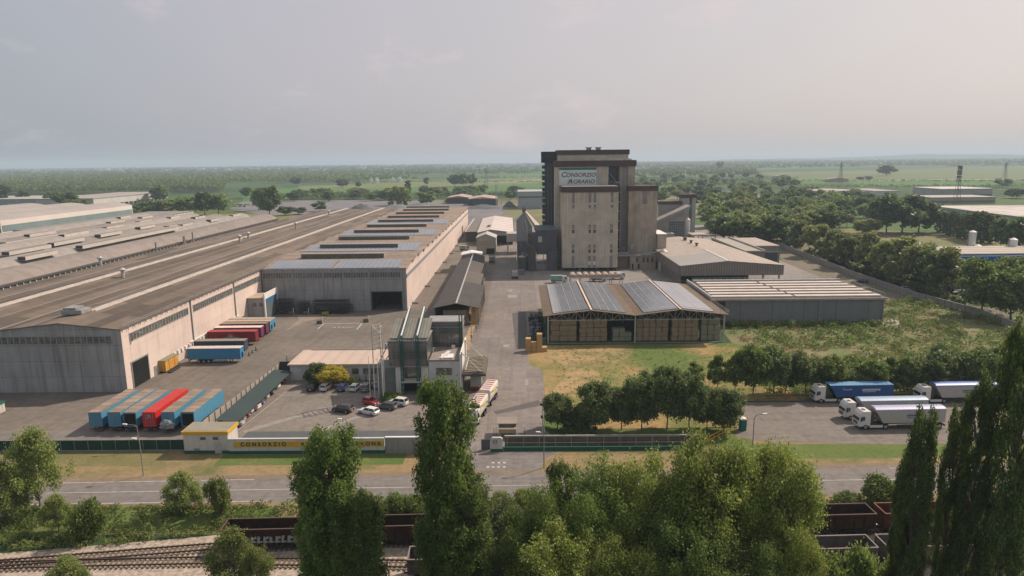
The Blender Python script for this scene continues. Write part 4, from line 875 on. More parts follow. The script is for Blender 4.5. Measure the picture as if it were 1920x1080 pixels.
mb=MB(); mb.box(-28.7,-20.1,141.9,151.1,6.2,6.4); mb.box(-28.7,-20.1,141.9,151.1,11.9,12.15); mb.build('edge_band',METAL,t)
for a,b in ((-27.3,-25.9),(-21.7,-20.1)): mb=MB(); mb.box(a,b,142.4,150,0,6.2); mb.build('white_pier',WHITE,t)
mb=MB(); mb.box(-25.9,-21.7,143,150,3.0,6.2); mb.build('lower_glass',GLO,t)
mb=MB(); mb.box(-25.9,-21.7,144.6,150,0,3.0); mb.build('entrance',DARKG,t)
mb=MB(); mb.prism([(141.0,2.9),(143.2,3.1),(143.2,3.4),(141.0,3.1)],'x',-25.9,-21.6); mb.build('entrance_canopy',M('ent_can',(.42,.40,.33)),t)
for a,b in ((-28.2,-26.0),(-25.4,-22.6),(-22.1,-19.9)):
    mb=MB(); mb.prism([(142.4,12.4),(150.6,14.9),(150.6,15.1),(142.4,12.6)],'x',a,b); mb.build('sloping_roof',CORR,t)
for x in (-25.9,-22.5):
    mb=MB()
    for dx in (0,.5):
        mb.box(x+dx-.1,x+dx+.1,141.3,141.6,0,13.0)
        mb.bar((x+dx,141.5,12.9),(x+dx,154.5,16.6),.2)
    for k in range(10): mb.box(x-.1,x+.6,141.35,141.55,1.2*k+1,1.2*k+1.15)
    mb.build('green_mast',GRN,t)
    mb=MB(); mb.bar((x+.25,142.0,13.25),(x+.25,154.5,16.85),.3,.14); mb.build('mast_rail',WHITE,t)
mb=MB(); mb.bar((-27,150.6,15),(-33,151.5,4),.22); mb.bar((-26,150.6,12),(-32,151.5,4),.22); mb.build('stay',M('pink_steel',(.45,.36,.32)),t)
mb=MB(); mb.box(-31.7,-27.4,143.6,150,0,5.6); mb.build('side_wing',M('side_wing_m',(.16,.18,.175),(.22,.22,.21),scale=.5),t)
mb=MB(); mb.box(-20.0,-13.2,142.2,154,0,7.3); mb.build('white_block',OFFW,t)
mb=MB(); mb.box(-13.25,-12.95,141.9,157,0,8.9); mb.build('party_wall',WHITE,t)
mb=MB(); mb.box(-20.0,-13.3,142.2,142.5,7.3,7.7); mb.box(-20,-13.3,142.5,154,7.3,7.36); mb.build('roof_deck',M('deck_r',(.26,.225,.195),(.2,.18,.16),scale=.3),t)
mb=MB(); mb.box(-18.4,-15.0,142.1,142.2,4.3,5.9); mb.build('window',GLASSB,t)
mb=MB(); mb.box(-18.2,-15.2,142.1,142.2,.8,2.3); mb.build('window',GLASSB,t)
mb=MB(); mb.box(-17.6,-14.9,144,147,7.4,7.7); mb.bar((-17.6,144,7.5),(-15.9,146.8,8.4),.9,.1); mb.build('roof_hatch',WHITE,t)
mb=MB(); mb.box(-16,-15.2,152.4,153,7.4,8.1); mb.build('roof_condenser',WHITE,t)
mb=MB(); mb.box(-21.6,-13.6,154,160,7.3,13.2); mb.build('rear_glass_box',GLO,t)
mb=MB(); mb.box(-21.7,-13.5,153.9,160.1,13.2,13.45); mb.box(-21.7,-13.5,153.9,160.1,12.0,12.15); mb.build('edge_band',METAL,t)
mb=MB(); 
for x in (-14.3,-13.7): mb.box(x,x+.25,153.6,153.9,7.3,15.5)
mb.build('green_mast',GRN,t)
t=T('weighbridge_canopy','ribbed brown canopy hung on white braces over the weighbridge','canopy',-10,148)
ar=[]; 
mb=MB(); mb.prism([(-12.6,4.75),(-8.6,4.95),(-7.9,4.7),(-7.6,4.2),(-7.75,4.2),(-8.05,4.6),(-8.6,4.8),(-12.6,4.6)],'y',141.6,154.4); mb.build('roof',CORRY,t)
for k in range(11): mb=MB(); mb.prism([(-12.5,4.76),(-8.6,4.97),(-7.85,4.7),(-7.55,4.2),(-7.5,4.2),(-7.75,4.85),(-8.5,5.25),(-12.5,5.05)],'y',142+k*1.13,142.45+k*1.13); mb.build('rib',M('rib_olive',(.25,.22,.17)),t)
mb=MB(); mb.box(-12.7,-7.6,141.3,141.58,4.2,4.75); mb.build('beam',M('beam_d',(.10,.10,.09)),t)
mb=MB()
for y in (142.2,152.5):
    mb.box(-13.0,-12.7,y,y+.3,0,9.4); mb.bar((-12.8,y,9.2),(-8.7,y-.3,5.1),.16); mb.bar((-12.8,y,9.2),(-8.9,y+5,5.1),.12)
    mb.box(-8.4,-8.2,y,y+.2,0,4.2)
for k in range(8): mb.box(-12.7,-12.0,142.6+k*1.2,142.75+k*1.2,5.3,5.45)
mb.bar((-12.0,142.4,5.4),(-12.0,152,5.4),.12); mb.build('brace',M('brace_w',(.55,.53,.49)),t)
x,y=G(1424/1,640); 
t=T('lattice_mast','tall three legged lattice mast in front of the glass offices','mast',-30.3,139)
pts=[(-31.4,139.6),(-29.0,138.2),(-30.0,141.0)]
mb=MB()
for a,b in pts: mb.tube((a,b,0),(a,b,16.2),.13,.11,6)
for k in range(12,17):
    for i in range(3):
        a=pts[i]; b=pts[(i+1)%3]; z=k*.98
        mb.bar((*a,z-.9),(*b,z),.09)
for i in range(3): mb.bar((*pts[i],16.1),(*pts[(i+1)%3],16.1 if i else 14.4),.1); mb.bar((*pts[i],11.5),(*pts[(i+1)%3],11.5),.1)
mb.build('leg',M('mast_w',(.50,.47,.42)),t)
for k,(px,py,h,lb) in enumerate([(694.5,745,9.0,'leftmost white flagpole before the glass offices'),(703,748,9.0,'second white flagpole from the left, under the lattice mast'),(711,750,9.0,'third white flagpole from the left before the offices'),(719.5,755,9.4,'rightmost white flagpole, nearest the parked cars')]):
    x,y=G(px,py); q=T('flagpole',lb,'flagpole',x,y,group='flagpoles in front of the offices')
    mb=MB(); mb.tube((x,y,0),(x,y,h),.09,.06,8); mb.build('pole',WHITE,q); mb=MB(); mb.tube((x,y,h),(x,y,h+.15),.11,.05,8); mb.tube((x,y,0),(x,y,.3),.2,.2,8); mb.build('cap',METAL,q)
# gatehouse cabin + sign wall
t=T('gatehouse','white flat roofed gatehouse with yellow roof band and two small windows','gatehouse',-55,114)
YEL=M('sign_yellow',(.62,.36,.025),(.56,.32,.02),scale=.5,rough=.6)
GRS=M('plinth_green',(.01,.11,.07),(.015,.09,.06),scale=.5,rough=.7)
WW=M('gate_white',(.58,.56,.53),(.50,.49,.47),scale=.4,rough=.7,streak=.22)
mb=MB(); mb.box(-59.1,-51.3,111.8,116,.6,3.6); mb.build('wall',WW,t)
mb=MB(); mb.box(-59.14,-51.26,111.76,116.04,0,.6); mb.build('plinth',GRS,t)
mb=MB(); mb.box(-59.3,-51.1,111.6,116.2,3.6,4.15); mb.build('roof_band',YEL,t)
mb=MB(); mb.box(-59.1,-51.3,111.8,116,4.15,4.2); mb.build('roof',M('cabin_roof',(.26,.245,.2)),t)
for x in (-56.1,-53.9): mb=MB(); mb.box(x,x+.9,111.72,111.8,2.6,3.1); mb.build('window',GLASSB,t)
mb=MB(); mb.box(-53.7,-52.5,111.72,111.8,.05,2.1); mb.build('door',M('door_w',(.42,.43,.43)),t)
mb=MB(); mb.box(-57.4,-56.4,111.74,111.8,.6,1.0); mb.build('hatch',METAL,t)
t=T('sign_wall','long white boundary wall with yellow name strip and green plinth','wall',-37,111.7)
mb=MB(); mb.box(-51.2,-23.9,111.5,111.8,.6,2.75); mb.build('wall',WW,t)
mb=MB(); mb.box(-51.2,-23.9,111.46,111.84,0,.6); mb.build('plinth',GRS,t)
mb=MB(); mb.box(-50.2,-23.9,111.42,111.5,1.35,2.3); s_=mb.build('name_strip',YEL,t)
LG=M('letter_green',(.02,.085,.05))
text_part('CONSORZIO','lettering',LG,s_,(-45.0,111.39,1.83),.95,FR,sx=1.0,space=1.62,bold=.03)
text_part('AGRARIO','lettering',LG,s_,(-35.6,111.39,1.83),.95,FR,sx=1.0,space=1.55,bold=.03)
text_part('CREMONA','lettering',LG,s_,(-27.5,111.39,1.83),.95,FR,sx=1.0,space=1.5,bold=.03)
mb=MB(); mb.box(-51.2,-23.9,111.4,111.9,2.75,2.85); mb.build('coping',M('coping_l',(.5,.5,.47)),t)
t=T('plain_wall','plain grey concrete panel wall between the sign wall and the gate','wall',-19.5,111.7)
mb=MB(); mb.box(-23.7,-12.5,111.4,111.7,0,2.9); mb.build('wall',M('plain_wall_m',(.33,.325,.315),(.27,.27,.265),scale=.3,streak=.4,brick=('wall',2.9,10,.06,(.6,.6,.6),.92)),t)
mb=MB(); mb.box(-23.7,-12.5,111.3,111.8,2.9,3.05); mb.build('coping',WHITE,t)
t=T('flat_car_shelter','flat dark car shelter roof running behind the sign wall','car shelter',-33,114.2)
mb=MB(); mb.box(-49.4,-17.6,112.5,116.0,2.2,2.34); mb.build('roof',M('shelter_dark',(.075,.085,.09),(.09,.1,.1),scale=.4),t)
mb=MB()
for k in range(9): mb.box(-49.2+k*3.9,-49.05+k*3.9,112.7,112.85,0,2.2)
mb.build('post',DMETAL,t)
t=T('green_carport','long sloping dark green carport shading a row of cars','carport',-55.3,137)
mb=MB(); quadpr(mb,(-57.6,121,2.6),(-53.3,121,2.25),(-53.3,151,2.25),(-57.6,151,2.6),.08); mb.v=[(a,b+(1.5 if b>140 else 0)+0,c) for a,b,c in mb.v]; mb.build('shade_roof',M('shade_green',(.03,.05,.05),(.036,.058,.056),scale=.2,rough=.8),t)
mb=MB()
for k in range(7): y=121.5+k*4.8; mb.box(-57.2,-57.05,y,y+.15,0,2.5); mb.bar((-57.1,y,2.2),(-54,y,2.2),.1)
mb.build('post',DMETAL,t)
t=T('panel_fence','concrete panel fence between the trailer yard and the carport','fence',-59,140)
for k in range(17):
    y=118.5+k*2.3; x=-59.9+(y-118.5)*.045; mb=MB(); mb.box(x-.06,x+.06,y+.06,y+2.24,0,2.5); mb.build('panel',M('fence_panel',(.36,.33,.28),(.30,.27,.23),scale=.6,streak=.4),t)
mb=MB()
for k in range(18): y=118.5+k*2.3; x=-59.9+(y-118.5)*.045; mb.box(x-.1,x+.1,y-.06,y+.06,0,2.6)
mb.build('post',M('fence_post',(.24,.22,.19)),t)
mb=MB(); mb.box(-58.1,-53.8,157.6,157.7,0,3.0); mb.tube((-56.2,157.5,0),(-56.2,157.5,4.4),.07,.07,6); mb.build('gate_screen',M('gate_dark',(.045,.05,.05)),t)
t=T('green_screen_fence','dark green screened fence along the verge left of the gatehouse','fence',-95,113.4)
mb=MB(); mb.box(-175,-59.3,113.3,113.36,0,2.0); mb.build('screen',M('screen_green',(.008,.06,.035),(.012,.045,.03),scale=.5,rough=.8),t)
mb=MB()
for k in range(48): mb.box(-175+k*2.45,-174.93+k*2.45,113.2,113.28,0,2.15)
mb.box(-175,-59.3,113.1,113.6,0,.16); mb.box(-175,-59.3,113.2,113.3,2.0,2.08); mb.build('post',METAL,t)
t=T('gate_pillar','white entrance pillar with round emblem, rounded top and green base','gate pillar',-4.4,112.2)
mb=MB(); mb.prism([(-5.4,.5),(-3.3,.5),(-3.3,2.3),(-3.6,2.6),(-5.1,2.6),(-5.4,2.3)],'y',111.9,112.3); mb.build('body',WW,t)
mb=MB(); mb.box(-5.45,-3.25,111.85,112.35,0,.5); mb.build('plinth',GRS,t)
mb=MB(); mb.tube((-4.6,111.9,1.85),(-4.6,111.85,1.85),.36,.36,20); e_=mb.build('emblem',M('emblem_d',(.06,.08,.09)),t)
mb=MB(); mb.tube((-4.6,111.84,1.85),(-4.6,111.82,1.85),.24,.24,16); mb.build('disc',WHITE,e_)
mb=MB(); mb.box(-4.8,-4.4,111.8,111.815,1.78,1.92); mb.build('symbol',M('emblem_d2',(.06,.08,.09)),e_)
t=T('sliding_gate','dark grey sliding gate panel standing open at the entrance','gate',-6.3,112.6)
mb=MB(); mb.box(-7.0,-5.5,112.6,112.7,.1,2.0); mb.build('panel',M('gate_slate',(.13,.14,.15)),t)
mb=MB(); mb.box(-7.1,-5.45,112.5,112.8,0,.1); mb.box(-7.1,-7.0,112.5,112.8,.1,2.1); mb.build('frame',METAL,t)
t=T('green_plinth_fence','low green plinth with open wire fence right of the gate pillar','fence',14,112.2)
mb=MB(); mb.box(-3.2,31,112.0,112.25,0,.75); mb.build('plinth',GRS,t)
mb=MB()
for k in range(13): x=-2.5+k*2.8; mb.box(x-.04,x+.04,112.1,112.18,.75,2.6)
for z in (1.5,2.6): mb.box(-3.2,31,112.11,112.15,z,z+.04)
mb.build('rail',METAL,t)
t=T('brick_entrance_wall','low brown wall behind the wire fence right of the gate','wall',13,113.6)
mb=MB(); mb.box(-3,31,114.0,114.2,0,2.0); mb.build('wall',M('brown_lowwall',(.16,.14,.11),(.12,.11,.085),scale=.4,streak=.4,brick=('wall',1.2,.5,.05,(.6,.6,.6),.8)),t)
mb=MB(); mb.box(-3,31,113.95,114.25,2.0,2.06); mb.build('coping',GALV,t)
t=T('entrance_booth','small brown roofed ticket booth beside the gate','booth',-2.6,118.6)
mb=MB(); mb.box(-4.2,-1.0,117.4,119.8,0,1.9); mb.build('wall',M('booth_tan',(.38,.31,.22)),t)
mb=MB(); mb.box(-4.5,-.8,118.2,121.6,2.5,2.65); mb.build('roof',M('booth_roof',(.27,.23,.19)),t)
mb=MB(); mb.box(-4.0,-1.0,118.3,118.4,1.95,2.5); mb.box(-3.8,-1.2,117.3,117.4,.2,1.1); mb.build('window',GLASSB,t)
mb=MB(); 
for x in (-5.0,-4.6,.6): mb.tube((x,116.8,0),(x,116.8,2.4),.05,.05,6)
mb.box(-1.0,.6,116.8,116.85,1.3,1.4); mb.build('post',DMETAL,t)
t=T('yellow_railing','yellow tubular stair railing climbing beside the row of trees','railing',38,119)
YP=M('yellow_pipe',(.62,.34,.03))
p0=Vector((33.4,114.6,0)); p1=Vector((42.6,122.6,0)); mb=MB(); N=9
for k in range(N+1):
    p=p0.lerp(p1,k/N); mb.tube((p.x,p.y,0),(p.x,p.y,1.5+.5*(k/N)),.06,.06,6)
for zz in (.8,1.45): mb.bar((p0.x,p0.y,zz),(p1.x,p1.y,zz+.5),.09)
mb.build('rail',YP,t)
mb=MB(); mb.box(28,33.3,114.7,114.76,.6,.68); mb.box(28,33.3,114.7,114.76,1.2,1.28); 
for x in (28,30.6,33.2): mb.box(x,x+.08,114.68,114.78,0,1.3)
mb.build('lower_rail',YP,t)
mb=MB(); mb.box(50,92,136.2,136.3,1.5,1.58); mb.box(50,92,136.2,136.3,.8,.86)
for k in range(15): mb.box(50+3*k,50.08+3*k,136.2,136.3,0,1.6)
q=T('yellow_rail_fence','thin yellow rail fence behind the parked tipper trucks','fence',70,136.2); mb.build('rail',M('dull_yellow',(.38,.26,.05)),q)
mb=MB(); mb.box(43,104,135.5,135.9,0,.25); mb.build('kerb',M('kerb_dark',(.09,.085,.08)),q)
x,y=G(1392,806); t=T('portable_toilet','teal green portable toilet with white roof beside the truck park','toilet',x,y)
mb=MB(); mb.box(x-.55,x+.55,y-.55,y+.55,0,2.1); mb.build('cabin',M('toilet_green',(.01,.17,.14)),t,bevel=.04)
mb=MB(); mb.prism([(x-.6,2.1),(x+.6,2.1),(x+.55,2.3),(x,2.42),(x-.55,2.3)],'y',y-.6,y+.6); mb.build('roof',WHITE,t)
mb=MB(); mb.box(x-.4,x+.4,y-.58,y-.552,.15,1.95); mb.build('door',M('toilet_door',(.015,.20,.17)),t)
t=T('yellow_hydrant','small yellow hydrant post behind the wire fence','hydrant',*G(1191,832))
x,y=G(1191,832); mb=MB(); mb.tube((x,y,0),(x,y,1.0),.25,.22,10); mb.tube((x,y,1.0),(x,y,1.25),.3,.1,10); mb.tube((x-.35,y,.8),(x+.35,y,.8),.12,.12,8); mb.build('body',YP,t)
# street lamps
def lamp(bx,by,h,head,label,lean=0):
    q=T('street_lamp',label,'street lamp',bx,by,group='street lamps')
    mb=MB(); mb.path([(bx,by,0),(bx,by,h*.92),(bx+head*.25,by,h),(bx+head,by,h+.12)],.09,.05,7); mb.build('pole',M('lamp_pole',(.22,.215,.205),scale=2),q)
    s=1 if head>0 else -1
    mb=MB(); mb.prism([(bx+head-.1*s,h+.03),(bx+head+.75*s,h+.1),(bx+head+.7*s,h+.28),(bx+head,h+.24)],'y',by-.14,by+.14); mb.build('lamp_head',WHITE,q)
for px,py,pt,hd,lb in [(269,892,824,-.5,'roadside lamp on the dry verge below the gatehouse corner'),(653,855,815,.4,'short lamp just in front of the yellow sign wall'),(1020,877,812,-.6,'roadside lamp right of the entrance drive'),(1410,858,778,1.4,'lamp with long arm standing by the truck park grass'),(262,843,797,-1.8,'lamp behind the green fence beside the parked trailers')]:
    x,y=G(px,py); _,h=PZ(px,pt,y); lamp(x,y,max(4,h),hd,lb)
x,y=G(652,826); _,h=PZ(650,787,y); lamp(x,y,h,-.9,'inside lamp of the car park behind the sign wall')
x,y=G(1019,811); q=T('floodlight_pole','twin pole with floodlights at the corner of the tree row','pole',x,y)
mb=MB(); mb.tube((x-.2,y,0),(x-.2,y,5.6),.09,.07,7); mb.tube((x+.15,y,0),(x+.15,y,5.0),.09,.07,7); mb.build('pole',WHITE,q)
mb=MB(); mb.box(x-.5,x-.1,y-.3,y,2.9,3.4); mb.box(x-.6,x-.1,y-.2,y,5.3,5.7); mb.box(x+.0,x+.5,y-.2,y,4.6,5.0); mb.build('floodlight',DMETAL,q)
for px,py,pt,lb in [(894,622,568,'tall dark post beside the long shed near wall'),(884,640,560,'thin tall pole at the near end of the long shed')]:
    x,y=G(px,py); _,h=PZ(px,pt,y); q=T('utility_pole',lb,'pole',x,y); mb=MB(); mb.tube((x,y,0),(x,y,h),.1,.07,7); mb.build('pole',METAL,q); mb=MB(); mb.box(x-.25,x+.25,y-.2,y+.2,1.0,1.9); mb.build('box',METAL,q)
# ochre pallets/sand beside shed
t=sheet('sand_patch',GP([(862,660),(880,655),(893,600),(905,560),(899,548),(893,580),(870,640)]),Z*6,M('sand',(.42,.29,.15),(.28,.2,.12),scale=.4,lo=.4,hi=.6,fine=1))
# ================================================================ VEHICLES
RUB=M('rubber',(.018,.018,.018),rough=.9); RIM=M('rim',(.4,.4,.4),rough=.4,metal=.6,coord='o'); AG=M('auto_glass',(.02,.024,.028),rough=.08,spec=1,coord='o')
CHAS=M('chassis',(.035,.035,.037),coord='o'); HL=M('headlamp',(.75,.75,.72),rough=.2,coord='o'); TLM=M('tail_lamp',(.35,.02,.015),rough=.3,coord='o')
def wheel(par,x,y,r=.34,w_=.22):
    s=1 if y>0 else -1; mb=MB(); mb.tube((x,y-w_/2,r),(x,y+w_/2,r),r,r,14); wh=mb.build('wheel',RUB,par)
    mb=MB(); mb.tube((x,y+s*(w_/2+.001),r),(x,y+s*(w_/2+.02),r),r*.62,r*.5,12); mb.build('rim',RIM,wh); return wh
def car(style,col,name_,rough=.25):
    L_,W2,bel,top={'hatch':(4.1,.88,.93,1.47),'suv':(4.5,.92,1.03,1.66),'sedan':(4.5,.9,.9,1.45),'wagon':(4.6,.9,.93,1.5),'van':(4.9,.97,1.2,1.95),'small':(3.6,.82,.92,1.5)}[style]
    pm_=M('car_'+name_,col,tuple(c*.97 for c in col),coord='o',rough=rough,spec=.6)
    q=T('parked_car','car','car',rot=0); h=L_/2
    # lofted body: sections along x (front = +x)
    sec=[(-h,.42,bel-.12,W2*.82),(-h+.12,.25,bel,W2*.95),(-h*.6,.2,bel+.02,W2),(h*.25,.2,bel,W2),(h*.45,.2,bel-.05,W2),(h-.35,.22,bel-.2,W2*.95),(h,.35,bel-.38,W2*.78)]
    mb=MB(); R_=[]
    for (x,zb,zt,wd) in sec:
        R_.append([(x,-wd*.92,zb),(x,-wd,zb+.2),(x,-wd,zt-.12),(x,-wd*.88,zt),(x,wd*.88,zt),(x,wd,zt-.12),(x,wd,zb+.2),(x,wd*.92,zb)])
    mb.v=[p for r in R_ for p in r]
    for i in range(len(R_)-1):
        for j in range(8): a=i*8+j; b=i*8+(j+1)%8; mb.f.append([a,b,b+8,a+8]); mb.mi.append(0)
    mb.f.append(list(range(8))); mb.f.append(list(range(len(R_)*8-1,len(R_)*8-9,-1))); mb.mi+=[0,0]
    mb.build('body',pm_,q,smooth=False)
    rb={'hatch':-h+.1,'suv':-h+.08,'sedan':-h+.75,'wagon':-h+.1,'van':-h+.05,'small':-h+.08}[style]; rt=rb+({'sedan':.75}.get(style,.35))
    fb={'van':h-.9}.get(style,h*.42); ft=fb-({'van':.5}.get(style,.75))
    a=W2*.87; c=W2*.72
    def fr(x0,x1,x2,x3,z0,z1,a,c):
        k=MB(); k.v=[(x0,-a,z0),(x3,-a,z0),(x3,a,z0),(x0,a,z0),(x1,-c,z1),(x2,-c,z1),(x2,c,z1),(x1,c,z1)]
        for f in ((0,3,2,1),(4,5,6,7),(0,1,5,4),(1,2,6,5),(2,3,7,6),(3,0,4,7)): k.f.append(list(f)); k.mi.append(0)
        return k
    fr(rb,rt,ft,fb,bel-.02,top-.05,a,c).build('window',AG,q)
    fr(rt-.05,rt+.02,ft-.04,ft+.06,top-.05,top,c+.02,c-.05).build('roof',pm_,q)
    mb=MB()
    for sx in ((rb,rt),(fb,ft),((rb+fb)/2,(rt+ft)/2)):
        for s in (-1,1): mb.bar((sx[0],s*a*1.005,bel-.01),(sx[1],s*c*1.005,top-.04),.07)
    mb.build('pillar',pm_,q)
    for x in (-h*.6,h*.62):
        for s in (-1,1): wheel(q,x,s*(W2-.1))
    for s in (-1,1):
        mb=MB(); mb.box(h-.22,h-.02,s*W2*.5,s*W2*.8,bel-.42,bel-.27); mb.build('headlight',HL,q)
        mb=MB(); mb.box(-h-.01,-h+.12,s*W2*.62,s*W2*.88,bel-.3,bel-.1); mb.build('tail_light',TLM,q)
        mb=MB(); mb.box(fb-.3,fb-.1,s*W2,s*(W2+.16),bel-.02,bel+.13); mb.build('mirror',pm_,q)
    mb=MB(); mb.box(-h-.02,-h,-.26,.26,.5,.62); mb.build('number_plate',WHITE,q)
    return q
CW=(.62,.61,.59); CK=(.018,.018,.02); CB=(.02,.05,.15); CG=(.16,.17,.175); CRd=(.42,.02,.03); CDG=(.07,.08,.085); CS=(.34,.35,.35)
cl=[(584,733,'suv',CK,'black',math.pi/2,'black sport utility car parked by the dark bush, farthest left of its row'),
(609,733,'hatch',CW,'white',math.pi/2-.15,'white hatchback parked beside the yellow green tree'),
(641,734,'hatch',CB,'blue',math.pi/2-.1,'dark blue hatchback between two white cars'),
(664.5,734,'hatch',CW,'white',math.pi/2-.15,'white hatchback parked right of the blue car'),
(686,734,'suv',CG,'grey',math.pi/2-.1,'grey sport utility car parked behind the flagpoles'),
(706,729,'small',CS,'silver',math.pi/2,'silver car half hidden by the flagpoles'),
(721,721,'small',CRd,'red',math.pi/2,'red car mostly hidden in the shade near the entrance'),
(640,776,'suv',CK,'black',math.pi-.35,'black sport utility car alone at the left of the front group'),
(689,780,'wagon',CW,'white',math.pi-.5,'white estate car nearest to the sign wall'),
(693,762,'small',CRd,'red',-.5,'bright red small rounded car in the open car park'),
(722.5,770,'wagon',CDG,'dark_grey',math.pi-.35,'dark grey estate car beside the bright red car'),
(744,763,'suv',CW,'white',math.pi-.35,'white sport utility car right of the dark grey estate')]
for k,(px,py,st,c_,nm_,rt,lb) in enumerate(cl):
    q=car(st,c_,nm_); x,y=G(px,py); q.location=(x,y+1.2,.03); q.rotation_euler=(0,0,rt); q['label']=lb; q['group']='cars in the office car park'
cp=[(527.6,721,'hatch',CK,'black','black car at the far end of the green carport'),(518,730,'hatch',CW,'white','second car from the far end of the carport, white'),(507,741,'sedan',CDG,'dark_grey','third car from the far end of the carport, dark grey'),(497,750,'hatch',CS,'silver','fourth car from the far end of the carport, silver'),(487,760,'wagon',CB,'blue','fifth car from the far end of the carport, dark blue'),(477,769,'van',CW,'white','white van parked in the middle of the carport'),(469,777,'small',CW,'white','small white car just in front of the carport van'),(462,784,'hatch',(.10,.015,.02),'maroon','maroon car under the near half of the carport'),(455,792,'small',CG,'grey','small grey car second from the near carport end'),(448,800,'sedan',CS,'silver','silver saloon at the near end of the carport')]
for px,py,st,c_,nm_,lb in cp:
    q=car(st,c_,nm_); x,y=G(px,py); q.location=(x-1.4,y+.6,.03); q.rotation_euler=(0,0,math.pi-.1); q['label']=lb; q['group']='cars under the green carport'
q=car('hatch',CK,'black'); x,y=G(1616,530); q.location=(x,y,.03); q.rotation_euler=(0,0,2.5); q['label']='black car parked by the boundary wall behind the ribbed warehouse'
for k,(px,py,c_,nm_,lb) in enumerate([(1775,545,CK,'black','dark car beyond the boundary wall under the trees'),(1800,552,CS,'silver','silver car beyond the boundary wall, right of the dark one'),(1692,545,CW,'white','white car seen between the trunks beyond the wall')]):
    q=car('suv',c_,nm_); x,y=G(px,py); q.location=(x,y,.03); q.rotation_euler=(0,0,2.6+k*.2); q['label']=lb
# curtain side trailers
def trailer(col,colname,roofc,roofn,open_=False,back=None):
    bm_=M('tarp_'+colname,col,tuple(c*.88 for c in col),coord='o',rough=.55,scale=1.2,stripe=('x',1.3,.08)); rm=M('roof_'+roofn,roofc,tuple(c*.86 for c in roofc),coord='o',rough=.8,scale=.8,fine=1.5)
    q=T('box_trailer','trailer','trailer',rot=0)       # rear at x=0, runs to x=13.4
    mb=MB(); mb.box(.25,13.4,-1.22,1.22,1.15,3.9); mb.build('curtain_box',bm_,q)
    mb=MB(); mb.box(0,13.42,-1.24,1.24,3.9,4.0); mb.build('roof',rm,q)
    if open_:
        mb=MB(); mb.box(.22,.249,-1.1,1.1,1.25,3.7); mb.build('open_rear',DARKG,q)
        mb=MB(); mb.box(0,.25,-1.24,-1.12,1.1,3.9); mb.box(0,.25,1.12,1.24,1.1,3.9); mb.box(0,.25,-1.12,1.12,3.7,3.9); mb.box(0,.25,-1.12,1.12,1.1,1.22); mb.build('rear_frame',bm_,q)
    else:
        mb=MB(); mb.box(.02,.25,-1.24,1.24,1.1,3.9); dr=mb.build('rear_door',back or bm_,q)
        mb=MB()
        for s in (-.7,-.25,.25,.7): mb.box(-.03,.018,s-.03,s+.03,1.15,3.85)
        mb.build('lock_bar',METAL,dr)
    mb=MB(); mb.box(.1,13,-.5,-.35,.85,1.13); mb.box(.1,13,.35,.5,.85,1.13); mb.box(0,.15,-1.2,1.2,.55,.75); mb.build('chassis',CHAS,q)
    for s in (-1,1): mb=MB(); mb.box(-.03,0,s*.55,s*1.15,.58,.72); mb.build('tail_light',M('tail_orange',(.55,.12,.04)),q)
    for x in (2.6,3.9,5.2):
        for s in (-1,1): wheel(q,x,s*1.05,.5,.35)
    for s in (-1,1): mb=MB(); mb.box(10.4,10.6,s*.7,s*.85,.05,.9); mb.build('landing_leg',CHAS,q)
    mb=MB()
    for s in (-1.15,1.15): mb.box(6.2,10,s-.02,s+.02,.5,.95)
    mb.build('side_guard',METAL,q)
    return q
LB=(.075,.25,.38); TAN=(.42,.33,.24)
ta=trailer(LB,'light_blue',TAN,'tan'); tb=trailer(LB,'light_blue',TAN,'tan',True); tr_=trailer((.55,.02,.02),'red',(.50,.045,.035),'red')
GA='trailers parked nose inwards beside the gatehouse'
xs=[-80.8,-77.15,-74.05,-70.4,-66.8,-63.05]; rw=math.pi/2
for k,(pr_,lb) in enumerate([(ta,'light blue box trailer with closed doors, farthest left in its row'),(ta,'light blue box trailer with closed doors, right of the leftmost one'),(tb,'light blue box trailer with open dark rear, left of the red trailer'),(tr_,'bright red box trailer in the row of blue ones'),(ta,'light blue box trailer with a crumpled tarp hanging at its rear'),(tb,'light blue box trailer with open rear, farthest right in its row')]):
    place(pr_,USED,xs[k],121.7+random.uniform(-.15,.15),0,rw+.01,lb,GA)
q=T('crumpled_tarp','crumpled grey tarp heaped at the rear of a blue trailer','tarp',-66.8,120.9)
bm=bmesh.new(); bmesh.ops.create_icosphere(bm,subdivisions=4,radius=1)
rnd=random.Random(2)
from mathutils import noise
for v in bm.verts:
    n=noise.noise(v.co*2.4)*.25+abs(noise.noise(v.co*6))*.18; v.co*= (1+n); v.co=Vector((v.co.x*1.25,v.co.y*.6,max(v.co.z,-.35)*1.15+1.55))
me=D.meshes.new('tarp'); bm.to_mesh(me); bm.free(); me.materials.append(M('tarp_grey',(.33,.35,.37),(.14,.16,.18),scale=2.5,lo=.4,hi=.6,rough=.4)); o=D.objects.new('sheet',me); COL.objects.link(o); o.parent=q
def deco(q,s,x,z,size,mat,side=-1,sx=1):   # lettering on a trailer side
    return text_part(s,'lettering',mat,q,(x,side*1.25,z),size,FR if side<0 else (math.pi/2,0,math.pi),extr=.01,sx=sx,shear=.3)
SIL=M('letter_silver',(.45,.42,.45),(.12,.14,.25),scale=2)
